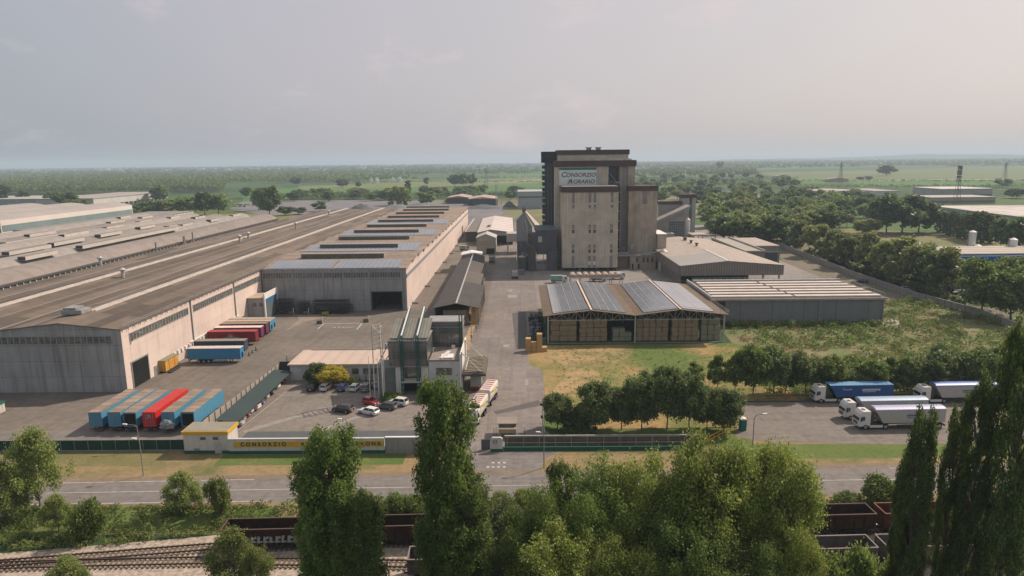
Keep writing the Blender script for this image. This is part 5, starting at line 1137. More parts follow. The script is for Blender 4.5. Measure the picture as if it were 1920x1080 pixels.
S2=[(LB if 0 else (.045,.21,.40),'azure',(.60,.52,.46),'pale',-71.2,166.4,'azure blue box trailer nearest the hall wall door',False),
 ((.045,.06,.085),'navy',(.25,.235,.19),'olive',-73.0,173.6,'dark navy trailer with olive roof behind the azure one',False),
 ((.20,.02,.03),'deep_red',(.34,.06,.06),'dullred',-73.9,183.6,'long deep red trailer with pale emblem beside the hall wall',False),
 ((.14,.03,.10),'purple',(.70,.58,.52),'cream',-74.1,188.3,'purple trailer with cream roof between the red trailers',False),
 ((.15,.035,.05),'maroon',TAN,'tan',-74.3,192.8,'maroon trailer with tan roof behind the purple one',False),
 (LB,'light_blue',(.45,.36,.28),'tan2',-74.2,195.9,'nearer of the two light blue trailers at the back of the hall wall row',True),
 (LB,'light_blue',(.40,.34,.27),'tan3',-74.4,198.9,'farther of the two light blue trailers at the back of the hall wall row',True)]
for col,cn,rc,rn,x,y,lb,op in S2:
    q=trailer(col,cn,rc,rn,False); q.location=(x-13.4,y+1.2,0); q.rotation_euler=(0,0,.01); q['label']=lb; q['group']='trailers along the hall wall'
    
    if cn=='deep_red':
        mb=MB()
        for k in range(7):
            a=math.pi*(k+.5)/7; mb.bar((6.6,-1.245,2.5),(6.6+math.cos(a)*1.1,-1.245,2.5+math.sin(a)*1.0),.12,.03)
        mb.build('emblem',WHITE,q); mb=MB(); mb.box(4.6,8.6,-1.25,-1.24,2.15,2.4); mb.box(5.2,7.8,-1.25,-1.24,1.85,2.05); mb.build('emblem_stripe',SIL,q)
    if cn in('azure','light_blue'): mb=MB(); mb.box(13.43,13.45,-.5,.5,1.3,2.6); mb.build('open_hatch',DARKG,q)
mb=MB(); 
for k in range(7):
    a=math.pi*(k+.5)/7; mb.bar((7,-1.235,2.6),(7+math.cos(a)*1.0,-1.235,2.6+math.sin(a)*.9),.12,.03)
mb.build('emblem',WHITE,tr_)
mb=MB(); mb.box(-.06,-.035,-.35,.35,3.0,3.5); mb.box(-.06,-.035,-.8,.8,2.8,2.88); mb.build('rear_emblem',SIL,tr_)
x,y=G(300,702); t=T('yellow_container','yellow and orange site container with grey roof by the hall wall','container',-87.5,160)
mb=MB(); mb.box(-89.8,-86.3,158.6,164.8,.4,3.0); mb.build('body',M('cont_yellow',(.52,.30,.06),(.46,.26,.05),coord='w',stripe=('h',.9,.2)),t)
mb=MB(); mb.box(-89.9,-86.2,158.5,164.9,3.0,3.12); mb.build('roof',M('cont_roof',(.22,.22,.15)),t)
for a,b in ((160.2,161.2),(162.9,163.6)): mb=MB(); mb.box(-86.3,-86.22,a,b,.5,2.9); mb.build('orange_panel',M('cont_or',(.62,.24,.04)),t)
mb=MB(); mb.box(-86,-85,158.6,163,0,.3); mb.box(-89.6,-86.5,158.8,164.6,0,.4); mb.build('base',CHAS,t)
# roll-off skips behind the office
SK=M('skip_blue',(.015,.10,.20),(.012,.07,.14),scale=1,coord='o',stripe=('x',.8,.3)); 
def skip():
    q=T('skip_container','skip','skip',rot=0); mb=MB(); mb.prism([(-3.1,0.2),(3.1,.2),(3.3,2.3),(-3.3,2.3)],'y',-1.2,1.2); mb.build('tub',SK,q)
    mb=MB(); mb.box(-3.35,3.35,-1.28,-1.1,2.25,2.4); mb.box(-3.35,3.35,1.1,1.28,2.25,2.4); mb.box(-3.35,-3.2,-1.1,1.1,2.25,2.4); mb.box(3.2,3.35,-1.1,1.1,2.25,2.4); mb.build('rim',M('skip_rim',(.03,.14,.25)),q)
    mb=MB(); mb.box(-3.15,3.15,-1.08,1.08,2.05,2.32); mb.build('load',M('skip_load',(.14,.09,.05),(.05,.04,.035),scale=2,lo=.4,hi=.6,coord='o',fine=4),q); return q
sk=skip()
for k,(x,y,r,lb) in enumerate([(-38.4,166.5,0,'dark blue skip nearest the low office roof'),(-27.5,172,.1,'blue skip full of scrap behind the glass tower'),(-27.0,180,0,'blue skip second behind the glass tower'),(-26,187,.05,'bright blue rimmed skip third behind the tower'),(-22.8,194,0,'blue skip near the front of the long shed'),(-23.5,200,0,'farthest blue skip beside the long shed'),(-33.5,168.5,1.5,'skip turned endways beside the pale blue frame')]):
    place(sk,USED,x,y,.02,r,lb,'skips behind the offices')
q=T('pale_blue_frame','pale blue steel frame standing among the skips','frame',-33.5,172); mb=MB()
for x in (-35.2,-34.4,-32.2): mb.box(x,x+.35,171,171.4,0,3.6)
mb.box(-35.2,-30,170.8,171.2,0,.4); mb.build('frame',M('pale_blue',(.30,.42,.52)),q)
q=T('scrap_grab','dark rusty grab machine arm behind the low office','machine',-41,165); mb=MB(); mb.bar((-43.5,165,1),(-40,165.4,3.2),.5); mb.bar((-40,165.4,3.2),(-37.8,165.6,3.0),.35); mb.bar((-38,165.6,3.1),(-38.2,165.6,.6),.4); mb.box(-44,-42,164.4,166,0,1.6); mb.build('arm',M('rusty_dark',(.07,.035,.03)),q)
mb=MB(); mb.box(-45.6,-44.1,165,166,0,1.5); mb.build('counterweight',M('rust_red',(.25,.07,.05)),q)
# steel racks stacked before the sawtooth hall
t=T('steel_racks','stacks of dark steel racks and beams before the sawtooth hall front','rack',-70,224)
rnd=random.Random(6); DK=M('rack_dark',(.035,.04,.045),(.055,.06,.055),scale=1.5)
for a,b,z in ((-83,-76.5,5.0),(-75.5,-71,4.2),(-70,-57.5,4.6),(-66,-56.5,3.4)):
    mb=MB(); zz=.2
    while zz<z:
        y=222.6+rnd.random()*1.2; o1=rnd.random()*.8; mb.bar((a+o1,y,zz),(b-rnd.random(),y+rnd.random()*.3,zz+rnd.uniform(-.1,.35)),.22); mb.bar((a+o1,y+2,zz+.1),(b,y+2,zz+.1),.2); zz+=.42
    for k in range(int((b-a)/1.3)): mb.box(a+k*1.3,a+k*1.3+.14,222.4,222.55,0,z*.7); mb.bar((a+k*1.3,222.5,z*.3),(a+k*1.3,225.4,z*.6),.12)
    mb.build('rack_stack',DK,t)
q=T('yellow_forklift','small yellow forklift before the steel racks','forklift',-64.6,220.5)
mb=MB(); mb.box(-65.8,-63.8,220,221.3,.3,1.2); mb.build('body',M('fork_y',(.35,.27,.04)),q); mb=MB(); 
for x in (-65.6,-64.1):
    for y in (220.1,221.1): mb.box(x,x+.08,y,y+.08,1.2,2.2)
mb.box(-65.7,-64,220,221.3,2.2,2.3); mb.box(-66.1,-65.9,220.2,221.1,.1,2.6); mb.build('cage',DMETAL,q)
for px,py,lb in [(546,590,'grey rubble block left of the pale dust patch'),(574,590,'second rubble block right of the grey one'),(600,607,'brown block at the left corner of the painted bay'),(687,604,'dark block with a pale post at the right corner of the bay')]:
    x,y=G(px,py); q=T('concrete_block',lb,'block',x,y,group='blocks in the yard'); mb=MB(); mb.box(x-.9,x+.7,y-.5,y+.5,0,1.1); mb.build('block',M('blk_m',(.13,.11,.095)),q,bevel=.08); mb=MB(); mb.box(x+.75,x+.9,y,y+.15,0,2.2); mb.build('stake',WHITE,q)
sheet('dust_patch',GP([(558,592),(640,588),(570,604),(545,616),(533,622),(560,600)]),Z*5,M('dust',(.27,.22,.17),(.2,.17,.14),scale=.3))
for px,py,n_ in ((466,666,1),(472,661,2),(480,657,3),(468,665,4)):
    pass
for k,(px,py) in enumerate([(467,667),(473,662),(480,657)]):
    x,y=G(px,py); q=T('marker_cone',['nearest small dark marker by the trailers','middle small dark marker by the trailers','farthest small dark marker by the trailers'][k],'marker',x,y,group='markers in the yard'); mb=MB(); mb.tube((x,y,0),(x,y,1.1),.22,.05,8); mb.box(x-.35,x+.35,y-.35,y+.35,0,.06); mb.build('cone',M('cone_d',(.05,.045,.04)),q)
# ---- trucks
def cab(q,off,colr,cn,high=True,sleeper=True):
    """truck cab with front at x=off (+x forward)"""
    wm=M('cab_'+cn,colr,tuple(c*.96 for c in colr),coord='o',rough=.3,spec=.6); H=3.55 if high else 2.9; Ln=2.2
    mb=MB(); mb.prism([(off-Ln,.75),(off-.05,.6),(off,.9),(off-.02,1.75),(off-.32,H-.55),(off-.75,H),(off-Ln,H)],'y',-1.22,1.22); mb.build('cab',wm,q,bevel=.05)
    mb=MB(); mb.prism([(off+.01,1.75),(off-.30,H-.75),(off-.36,H-.78),(off-.08,1.72)],'y',-1.08,1.08); mb.build('windscreen',AG,q)
    for s in (-1,1):
        mb=MB(); mb.prism([(off-.35,1.8),(off-1.15,1.8),(off-1.15,2.55),(off-.6,2.6)],'y',s*1.215,s*1.235); mb.build('side_window',AG,q)
        mb=MB(); mb.box(off-.5,off-.38,s*1.24,s*1.5,1.7,2.5); mb.build('mirror',CHAS,q)
        mb=MB(); mb.box(off-.12,off+.02,s*.75,s*1.15,.85,1.1); mb.build('headlight',HL,q)
    mb=MB(); mb.box(off-.02,off+.03,-.75,.75,.95,1.5); mb.build('grille',M('grille',(.12,.12,.12)),q)
    mb=MB(); mb.box(off-1.6,off-1.0,-.4,.4,H,H+.06); mb.build('roof_hatch',DMETAL,q)
    return wm
def artic(cabc,cn,tubc,tn,roofc,rn,text=None,tc=None,flat=False):
    q=T('tipper_truck','truck','truck',rot=0)      # front +x at 0, length 16
    wm=cab(q,0,cabc,cn)
    mb=MB(); mb.box(-6.1,-.6,-.45,.45,.6,1.0); mb.box(-3.9,-2.2,-1.15,-.6,.45,1.05); mb.box(-3.9,-2.2,.6,1.15,.45,1.05); mb.build('chassis',CHAS,q)
    mb=MB(); mb.box(-4.6,-2.15,-1.2,-1.16,.4,.9); mb.box(-4.6,-2.15,1.16,1.2,.4,.9); mb.build('side_skirt',wm,q)
    mb=MB(); mb.box(-2.9,-2.35,-1.0,1.0,1.2,3.2); mb.build('air_duct',DMETAL,q)
    for x in (-1.35,-5.1):
        for s in (-1,1): wheel(q,x,s*1.05,.5,.4)
    tm=M('tub_'+tn,tubc,tuple(c*.9 for c in tubc),coord='o',rough=.5,stripe=('x',1.1,.12) if flat else None,scale=1)
    mb=MB(); mb.prism([(-16.2,1.25),(-4.6,1.25),(-3.1,3.7),(-16.2,3.7)],'y',-1.22,1.22); mb.build('tub',tm,q)
    rm=M('tiproof_'+rn,roofc,tuple(c*.85 for c in roofc),coord='o',rough=.35,spec=.6,stripe=('x',.95,.18))
    mb=MB()
    if flat: mb.box(-16.2,-3.1,-1.24,1.24,3.7,3.8)
    else: mb.prism([(-1.26,3.7)]+[(-1.26*math.cos(math.pi*i/8),3.7+.45*math.sin(math.pi*i/8)) for i in range(9)]+[(1.26,3.7)],'x',-16.2,-3.1)
    mb.build('tarp_cover',rm,q)
    mb=MB(); mb.box(-15.9,-5.5,-.5,.5,.85,1.2); mb.box(-12.0,-7.2,-1.15,-1.1,.45,.9); mb.box(-12,-7.2,1.1,1.15,.45,.9); mb.box(-16.3,-16.1,-1.2,1.2,.5,.8); mb.build('trailer_chassis',CHAS,q)
    for x in (-12.6,-13.9,-15.2):
        for s in (-1,1): wheel(q,x,s*1.05,.5,.4)
    return q
LW=M('letter_white',(.6,.62,.66)); LBu=M('letter_blue',(.05,.08,.28))
def marks(q,x,z,mat,w_=3.0,h=.35,side=1):
    """slanted logo blocks like the illegible lettering in the photograph"""
    mb=MB(); rnd=random.Random(7); u=0
    while u<w_:
        l=rnd.uniform(.18,.32); mb.prism([(x-u,z),(x-u-l,z),(x-u-l-.12,z+h),(x-u-.12,z+h)],'y',side*1.225,side*1.24); u+=l+.07
    mb.prism([(x-.1,z-.28),(x-w_*.8,z-.28),(x-w_*.8,z-.17),(x-.1,z-.17)],'y',side*1.225,side*1.24); mb.build('lettering',mat,q)
CABW=(.62,.61,.59)
def pt(q,px,py,rot,lb,off=1.3):
    x,y=G(px,py); q.location=(x,y+off,.03); q.rotation_euler=(0,0,rot); q['label']=lb; q['group']='tipper trucks in the truck park'
q=artic(CABW,'white',(.02,.085,.25),'blue',(.16,.34,.55),'azure',flat=True); marks(q,-9.7,2.55,LW,3.6,.42); text_part('Transfer','lettering',LW,q,(-6.6,1.24,2.9),.62,(math.pi/2,0,math.pi),extr=.01,shear=.3); pt(q,1527,757,math.pi+.03,'white cab truck with dark blue box trailer at the back of the lot')
q=artic(CABW,'white',(.36,.355,.34),'silver',(.26,.38,.52),'paleblue'); pt(q,1582,789,math.pi+.03,'white cab truck with pale blue tarp, second nearest and mostly hidden')
q=artic(CABW,'white',(.40,.385,.36),'pearl',(.36,.37,.55),'lavender'); marks(q,-8.9,2.5,LBu,2.6,.38); pt(q,1609,807,math.pi+.03,'white cab truck with lavender tarp and grey tub, nearest to the road')
q=artic(CABW,'white',(.40,.385,.36),'pearl',(.10,.20,.50),'cobalt'); marks(q,-8.6,2.5,LBu,2.6,.38); pt(q,1724,758,math.pi+.03,'white cab truck with cobalt blue tarp at the right rear of the lot')
# feed lorry with drawbar trailer by the weighbridge
q=T('feed_lorry','white bulk feed lorry with drawbar trailer and green stripes leaving the weighbridge','lorry',rot=0)
wm=cab(q,0,(.66,.62,.56),'cream',high=False)
TK=M('tank_cream',(.66,.60,.53),(.6,.55,.49),coord='o',rough=.5); GS=M('stripe_green',(.06,.30,.12)); YS=M('stripe_yellow',(.65,.45,.05)); PT=M('tank_top',(.62,.47,.42),(.56,.42,.37),coord='o')
def tank(x1,x0):
    mb=MB(); mb.prism([(-1.05,1.2),(1.05,1.2),(1.24,2.1),(1.24,3.3),(1.1,3.6),(-1.1,3.6),(-1.24,3.3),(-1.24,2.1)],'x',x0,x1); tk=mb.build('tank',TK,q)
    mb=MB(); mb.box(x0+.1,x1-.1,-1.0,1.0,3.6,3.66); mb.build('tank_top',PT,tk)
    mb=MB(); 
    for k in range(5): xx=x0+.8+k*(x1-x0-1.2)/4.6; mb.box(xx,xx+.12,-.9,.9,3.66,3.74)
    mb.build('hatch_bar',DMETAL,tk)
    for s in (-1,1):
        mb=MB(); mb.prism([(x0+.2,2.0),(x1-.3,2.9),(x1-.3,3.15),(x0+.2,2.35)],'y',s*1.243,s*1.255); mb.build('green_stripe',GS,tk)
        mb=MB(); mb.prism([(x0+2.2,1.9),(x0+4.6,2.6),(x0+4.2,2.95),(x0+2,2.5)],'y',s*1.257,s*1.265); mb.build('yellow_stripe',YS,tk)
tank(-2.35,-8.6); tank(-10.6,-17.6)
mb=MB(); mb.box(-8.8,-.6,-.5,.5,.6,1.2); mb.box(-17.6,-10.5,-.5,.5,.6,1.2); mb.bar((-8.8,0,.7),(-10.8,0,.7),.2); mb.box(-2.35,-2.2,-1.0,1.0,1.2,3.3); mb.box(-15.4,-13.2,1.1,1.15,.5,.9); mb.box(-15.4,-13.2,-1.15,-1.1,.5,.9); mb.build('chassis',CHAS,q)
for x in (-1.3,-5.8,-7.2,-11.6,-15.6,-16.8):
    for s in (-1,1): wheel(q,x,s*1.05,.5,.4)
x,y=G(884,795); x2,y2=G(925,742); q.location=(x+.1,y-1.2,.03); q.rotation_euler=(0,0,math.atan2(y-y2,x-x2)+.03)
q=T('box_lorry','grey box lorry with red rear bumper under the weighbridge canopy','lorry',rot=0)
cab(q,0,CABW,'white'); mb=MB(); mb.box(-9.5,-2.4,-1.22,1.22,1.1,3.7); mb.build('box_body',M('box_grey',(.36,.36,.32),coord='o'),q); mb=MB(); mb.box(-9.6,-9.45,-1.2,1.2,.6,1.0); mb.build('bumper',TLM,q); mb=MB(); mb.box(-9.4,-.6,-.5,.5,.6,1.1); mb.build('chassis',CHAS,q)
for x in (-1.3,-7,-8.2):
    for s in (-1,1): wheel(q,x,s*1.05,.5,.4)
q.location=(-9.9,153.0,.03); q.rotation_euler=(0,0,math.pi/2)
def small_truck(px,py,rot,lb,tub,tn,L_=6.0):
    q=T('service_truck',lb,'truck',rot=0); cab(q,0,CABW,'white',high=False)
    mb=MB(); mb.box(-L_-2.3,-2.4,-1.2,1.2,1.1,3.1); mb.build('body',M('stb_'+tn,tub,tuple(c*.7 for c in tub),coord='o',scale=2,stripe=('z',1.0,.3)),q)
    mb=MB(); mb.box(-L_-2.2,-.6,-.5,.5,.6,1.1); mb.build('chassis',CHAS,q)
    for x in (-1.3,-L_-1.0):
        for s in (-1,1): wheel(q,x,s*1.05,.5,.4)
    x,y=G(px,py); q.location=(x,y,.03); q.rotation_euler=(0,0,rot)
small_truck(965.5,519,math.pi/2,'small white service truck driving up the avenue',(.45,.45,.40),'white',3.6)
small_truck(1064,530,0,'truck with green and white tank body left of the barrel canopy',(.25,.42,.38),'mint',4.6)
small_truck(1172,523,0,'white truck with pink cab roof at the right end of the barrel canopy',(.5,.42,.38),'pinkish',4.2)
small_truck(1138,527,0,'white truck half hidden under the barrel canopy',(.45,.42,.40),'cream',4.6)
small_truck(923,490,math.pi/2,'pale container truck before the small gabled shed',(.30,.28,.25),'drab',4.6)
small_truck(879,470,.3,'white tractor unit parked beside the beige gabled shed',(.40,.42,.38),'pale',3.0)
# ================================================================ RAILWAY
t=T('railway_track','pair of converging rusty rails on ballast at the left','track',-50,79)
RAIL=M('rail_rust',(.06,.04,.032),(.09,.065,.05),scale=1,rough=.6); TIE=M('sleeper',(.11,.085,.065),(.16,.13,.10),scale=1.5)
def trk(pts,lb):
    q=T('railway_track',lb,'track',pts[0][0],pts[0][1])
    for s in (-.72,.72):
        mb=MB()
        for a,b in zip(pts,pts[1:]):
            n=Vector((-(b[1]-a[1]),b[0]-a[0],0)).normalized()*s
            mb.bar((a[0]+n.x,a[1]+n.y,.28),(b[0]+n.x,b[1]+n.y,.28),.14,.18)
        mb.build('rail',RAIL,q)
    mb=MB()
    for a,b in zip(pts,pts[1:]):
        L_=math.hypot(b[0]-a[0],b[1]-a[1]); n_=int(L_/.65)
        for k in range(n_):
            u=(k+.5)/n_; x=a[0]+(b[0]-a[0])*u; y=a[1]+(b[1]-a[1])*u; d=Vector((b[0]-a[0],b[1]-a[1],0)).normalized(); n=Vector((-d.y,d.x,0))*1.25
            mb.bar((x-n.x,y-n.y,.12),(x+n.x,y+n.y,.12),.24,.16)
    mb.build('sleepers',TIE,q)
D.objects.remove(t)
trk([(-190,66),(-67,78.3),(-42,81.9),(-20,83.0),(110,88.0)],'farther railway track, curving away under the rusty wagons')
trk([(-190,65.9),(-67,77.9),(-56,78.4),(-41,78.85),(0,77.4),(110,81.0)],'nearer railway track, running straight along the ballast')
def rail_y(x,a): return a+(x+20)*.0385
def wagon(colr,cn,hh=2.0):
    wm=M('wagon_'+cn,colr,tuple(c*.6 for c in colr),coord='o',scale=1.2,lo=.38,hi=.62,fine=4,rough=.9,spec=.1)
    q=T('open_wagon','wagon','wagon',rot=0); L_=6.75
    mb=MB(); z0=1.15; z1=1.15+hh
    for y0,y1 in ((-1.4,-1.32),(1.32,1.4)): mb.box(-L_,L_,y0,y1,z0,z1)
    mb.box(-L_,-L_+.08,-1.32,1.32,z0,z1); mb.box(L_-.08,L_,-1.32,1.32,z0,z1); mb.box(-L_+.08,L_-.08,-1.32,1.32,z0,z0+.1)
    for k in range(11):
        x=-L_+.3+k*(2*L_-.6)/10
        for s in (-1,1): mb.box(x-.06,x+.06,s*1.4,s*1.5,z0,z1-.05)
    mb.build('body',wm,q)
    mb=MB()
    for s in (-1,1): mb.box(-L_,L_,s*1.34,s*1.52,z1,z1+.12)
    mb.box(-L_,-L_+.14,-1.34,1.34,z1,z1+.12); mb.box(L_-.14,L_,-1.34,1.34,z1,z1+.12); mb.build('rim',M('rim_'+cn,tuple(min(1,c*1.5+.02) for c in colr),coord='o'),q)
    mb=MB(); mb.box(-L_,L_,-1.0,1.0,.85,1.14)
    for s in (-1,1): mb.box(-L_-.5,-L_,s*.8-.1,s*.8+.1,.95,1.1); mb.box(L_,L_+.5,s*.8-.1,s*.8+.1,.95,1.1)
    mb.build('underframe',CHAS,q)
    for bx in (-4.4,4.4):
        mb=MB(); mb.box(bx-1.5,bx+1.5,-1.15,-1.0,.45,.85); mb.box(bx-1.5,bx+1.5,1.0,1.15,.45,.85); mb.box(bx-.3,bx+.3,-1.0,1.0,.55,.8); bg_=mb.build('bogie',CHAS,q)
        for dx in (-.9,.9):
            for s in (-1,1): mb=MB(); mb.tube((bx+dx,s*.78,.46),(bx+dx,s*.9,.46),.46,.46,14); mb.build('wheel',M('wheel_rust',(.05,.04,.035)),bg_)
    return q
WR=(.062,.036,.028); WR2=(.125,.05,.034); WG=(.15,.13,.125)
wa=wagon(WR,'rust'); wb=wagon(WR2,'redrust'); wc=wagon(WG,'grey',1.9)
G1='rusty wagons on the farther track'; G2='open wagons on the nearer track'
far_l=['dark rusty wagon with white graffiti, first on the left','second wagon from the left on the farther track, behind the left poplar','third wagon from the left on the farther track, between the poplars','fourth wagon on the farther track, behind the pale trees','fifth wagon on the farther track, hidden by pale trees','dark rusty wagon just left of the reddish one on the farther track','reddish rusty wagon with green graffiti behind the dark poplars','last wagon on the farther track at the right edge']
FW=[]
for k in range(8):
    x=-32.6+14.6*k; pr_=wb if k==6 else wa
    o=place(pr_,USED,x,rail_y(x,83.05),0,math.atan(.0385),far_l[k],G1)
    FW.append(o)
for k,o in enumerate(FW):
    if k in (0,6,2):
        if k==0:
            mb=MB(); rg=random.Random(4)
            for i in range(9):
                u=-3.6+i*.78; mb.prism([(u,1.35),(u+.28,1.3),(u+.5,2.0+rg.random()*.4),(u+.15,2.3)],'y',-1.54,-1.52); mb.prism([(u+.3,1.35),(u+.72,1.4),(u+.66,1.6),(u+.34,1.6)],'y',-1.54,-1.52)
                if i%2: mb.prism([(u+.4,1.85),(u+.8,1.95),(u+.7,2.3),(u+.5,2.2)],'y',-1.54,-1.52)
            mb.build('graffiti',M('graffiti_w',(.34,.36,.38)),o)
        if k==6:
            mb=MB(); mb.prism([(-5.8,1.25),(1.5,1.25),(.5,1.9),(-1.5,1.7),(-3,2.2),(-4.2,1.8)],'y',-1.54,-1.52); mb.build('graffiti',M('graffiti_g',(.03,.25,.10)),o)
        if k==2:
            mb=MB(); mb.prism([(2.2,2.0),(3.6,2.0),(3.8,2.5),(2.5,2.5)],'y',-1.54,-1.52); mb.build('graffiti',M('graffiti_w',(.42,.44,.46)),o)
near_l=['grey wagon on the nearer track, left one between the poplars','grey wagon on the nearer track, right of the second poplar','third wagon on the nearer track, under the pale trees','fourth wagon on the nearer track','fifth wagon on the nearer track, left of the gap','sixth wagon on the nearer track, behind the dark poplars','last wagon on the nearer track at the right edge']
for k in range(7):
    x=-6.4+14.6*k-.8; o=place(wc,USED,x,rail_y(x,75.4),0,math.atan(.0385),near_l[k],G2)
# ================================================================ VEGETATION
BARK=M('bark',(.10,.08,.06),(.16,.135,.11),scale=1.2,coord='o',rough=.95,spec=.1)
BARKL=M('bark_pale',(.22,.20,.17),(.14,.12,.10),scale=1.2,coord='o',rough=.95,spec=.1)
LP=leafmat('leaf_poplar',(.075,.115,.035),(.05,.085,.026),(.13,.17,.06))
LPD=leafmat('leaf_poplar_dark',(.048,.074,.03),(.034,.056,.022),(.11,.145,.055))
LC=leafmat('leaf_cottonwood',(.125,.165,.044),(.080,.112,.032),(.26,.29,.11))
LCD=leafmat('leaf_green',(.080,.122,.038),(.056,.09,.03),(.16,.20,.075))
LR=leafmat('leaf_round',(.070,.10,.05),(.05,.076,.038),(.16,.20,.10))
LO=leafmat('leaf_olive',(.125,.15,.075),(.09,.115,.058),(.18,.20,.10))
LA=leafmat('leaf_airy',(.12,.155,.06),(.09,.12,.045),(.18,.21,.09))
LY=leafmat('leaf_yellow',(.23,.20,.035),(.15,.155,.03),(.33,.26,.05))
LF=leafmat('leaf_far',(.062,.096,.045),(.042,.07,.035),(.11,.145,.07),scale=.05)
LFL=leafmat('leaf_far_light',(.10,.14,.055),(.075,.11,.045),(.15,.19,.08),scale=.05)
LG=leafmat('weeds_green',(.085,.125,.04),(.06,.095,.03),(.14,.165,.06),scale=.15)
LB_=leafmat('weeds_brown',(.18,.13,.085),(.11,.12,.05),(.24,.18,.11),scale=.12)
def quads(name,C,Nrm,size,aspect,mat,seed,parent=None,var=.35):
    r=np.random.default_rng(seed); n=len(C)
    nn=Nrm/np.maximum(np.linalg.norm(Nrm,axis=1,keepdims=True),1e-6)
    t=r.normal(size=(n,3)); u=np.cross(nn,t); u/=np.maximum(np.linalg.norm(u,axis=1,keepdims=True),1e-6); v=np.cross(nn,u)
    s=size*(1-var+2*var*r.random(n))[:,None]*.5; u=u*s; v=v*s*aspect
    V=np.empty((n,4,3)); V[:,0]=C-u; V[:,1]=C-v; V[:,2]=C+u; V[:,3]=C+v     # diamond shaped leaf
    me=D.meshes.new(name); me.vertices.add(n*4); me.vertices.foreach_set('co',V.reshape(-1).astype(np.float32))
    me.loops.add(n*4); me.loops.foreach_set('vertex_index',np.arange(n*4,dtype=np.int32))
    me.polygons.add(n); me.polygons.foreach_set('loop_start',np.arange(0,n*4,4,dtype=np.int32)); me.polygons.foreach_set('loop_total',np.full(n,4,dtype=np.int32))
    me.update(calc_edges=True); me.materials.append(mat); o=D.objects.new(name,me); COL.objects.link(o)
    if parent: o.parent=parent
    return o
def lobes_cloud(lobes,n,seed,shell=.62,up=.25,jit=.55,sig=.2):
    """lobes: (cx,cy,cz,rx,ry,rz); leaves sit in clusters near each lobe's surface"""
    r=np.random.default_rng(seed); L=np.array(lobes); A=(L[:,3]*L[:,5]+L[:,3]*L[:,4]); w=A/A.sum(); 
    nc=max(8,n//22); li=r.choice(len(L),size=nc,p=w)
    d=r.normal(size=(nc,3)); d[:,2]=d[:,2]*.9+.22; d/=np.linalg.norm(d,axis=1,keepdims=True)
    rad_=shell+(1.03-shell)*r.random(nc)**.55
    cc=L[li,:3]+d*L[li,3:6]*rad_[:,None]
    k=r.integers(0,nc,size=n); cs=L[li,3].mean()*sig
    P=cc[k]+r.normal(size=(n,3))*np.array([1,1,.9])*cs
    N=d[k]*.3+r.normal(size=(n,3))*jit+np.array([0,0,up])
    return P,N
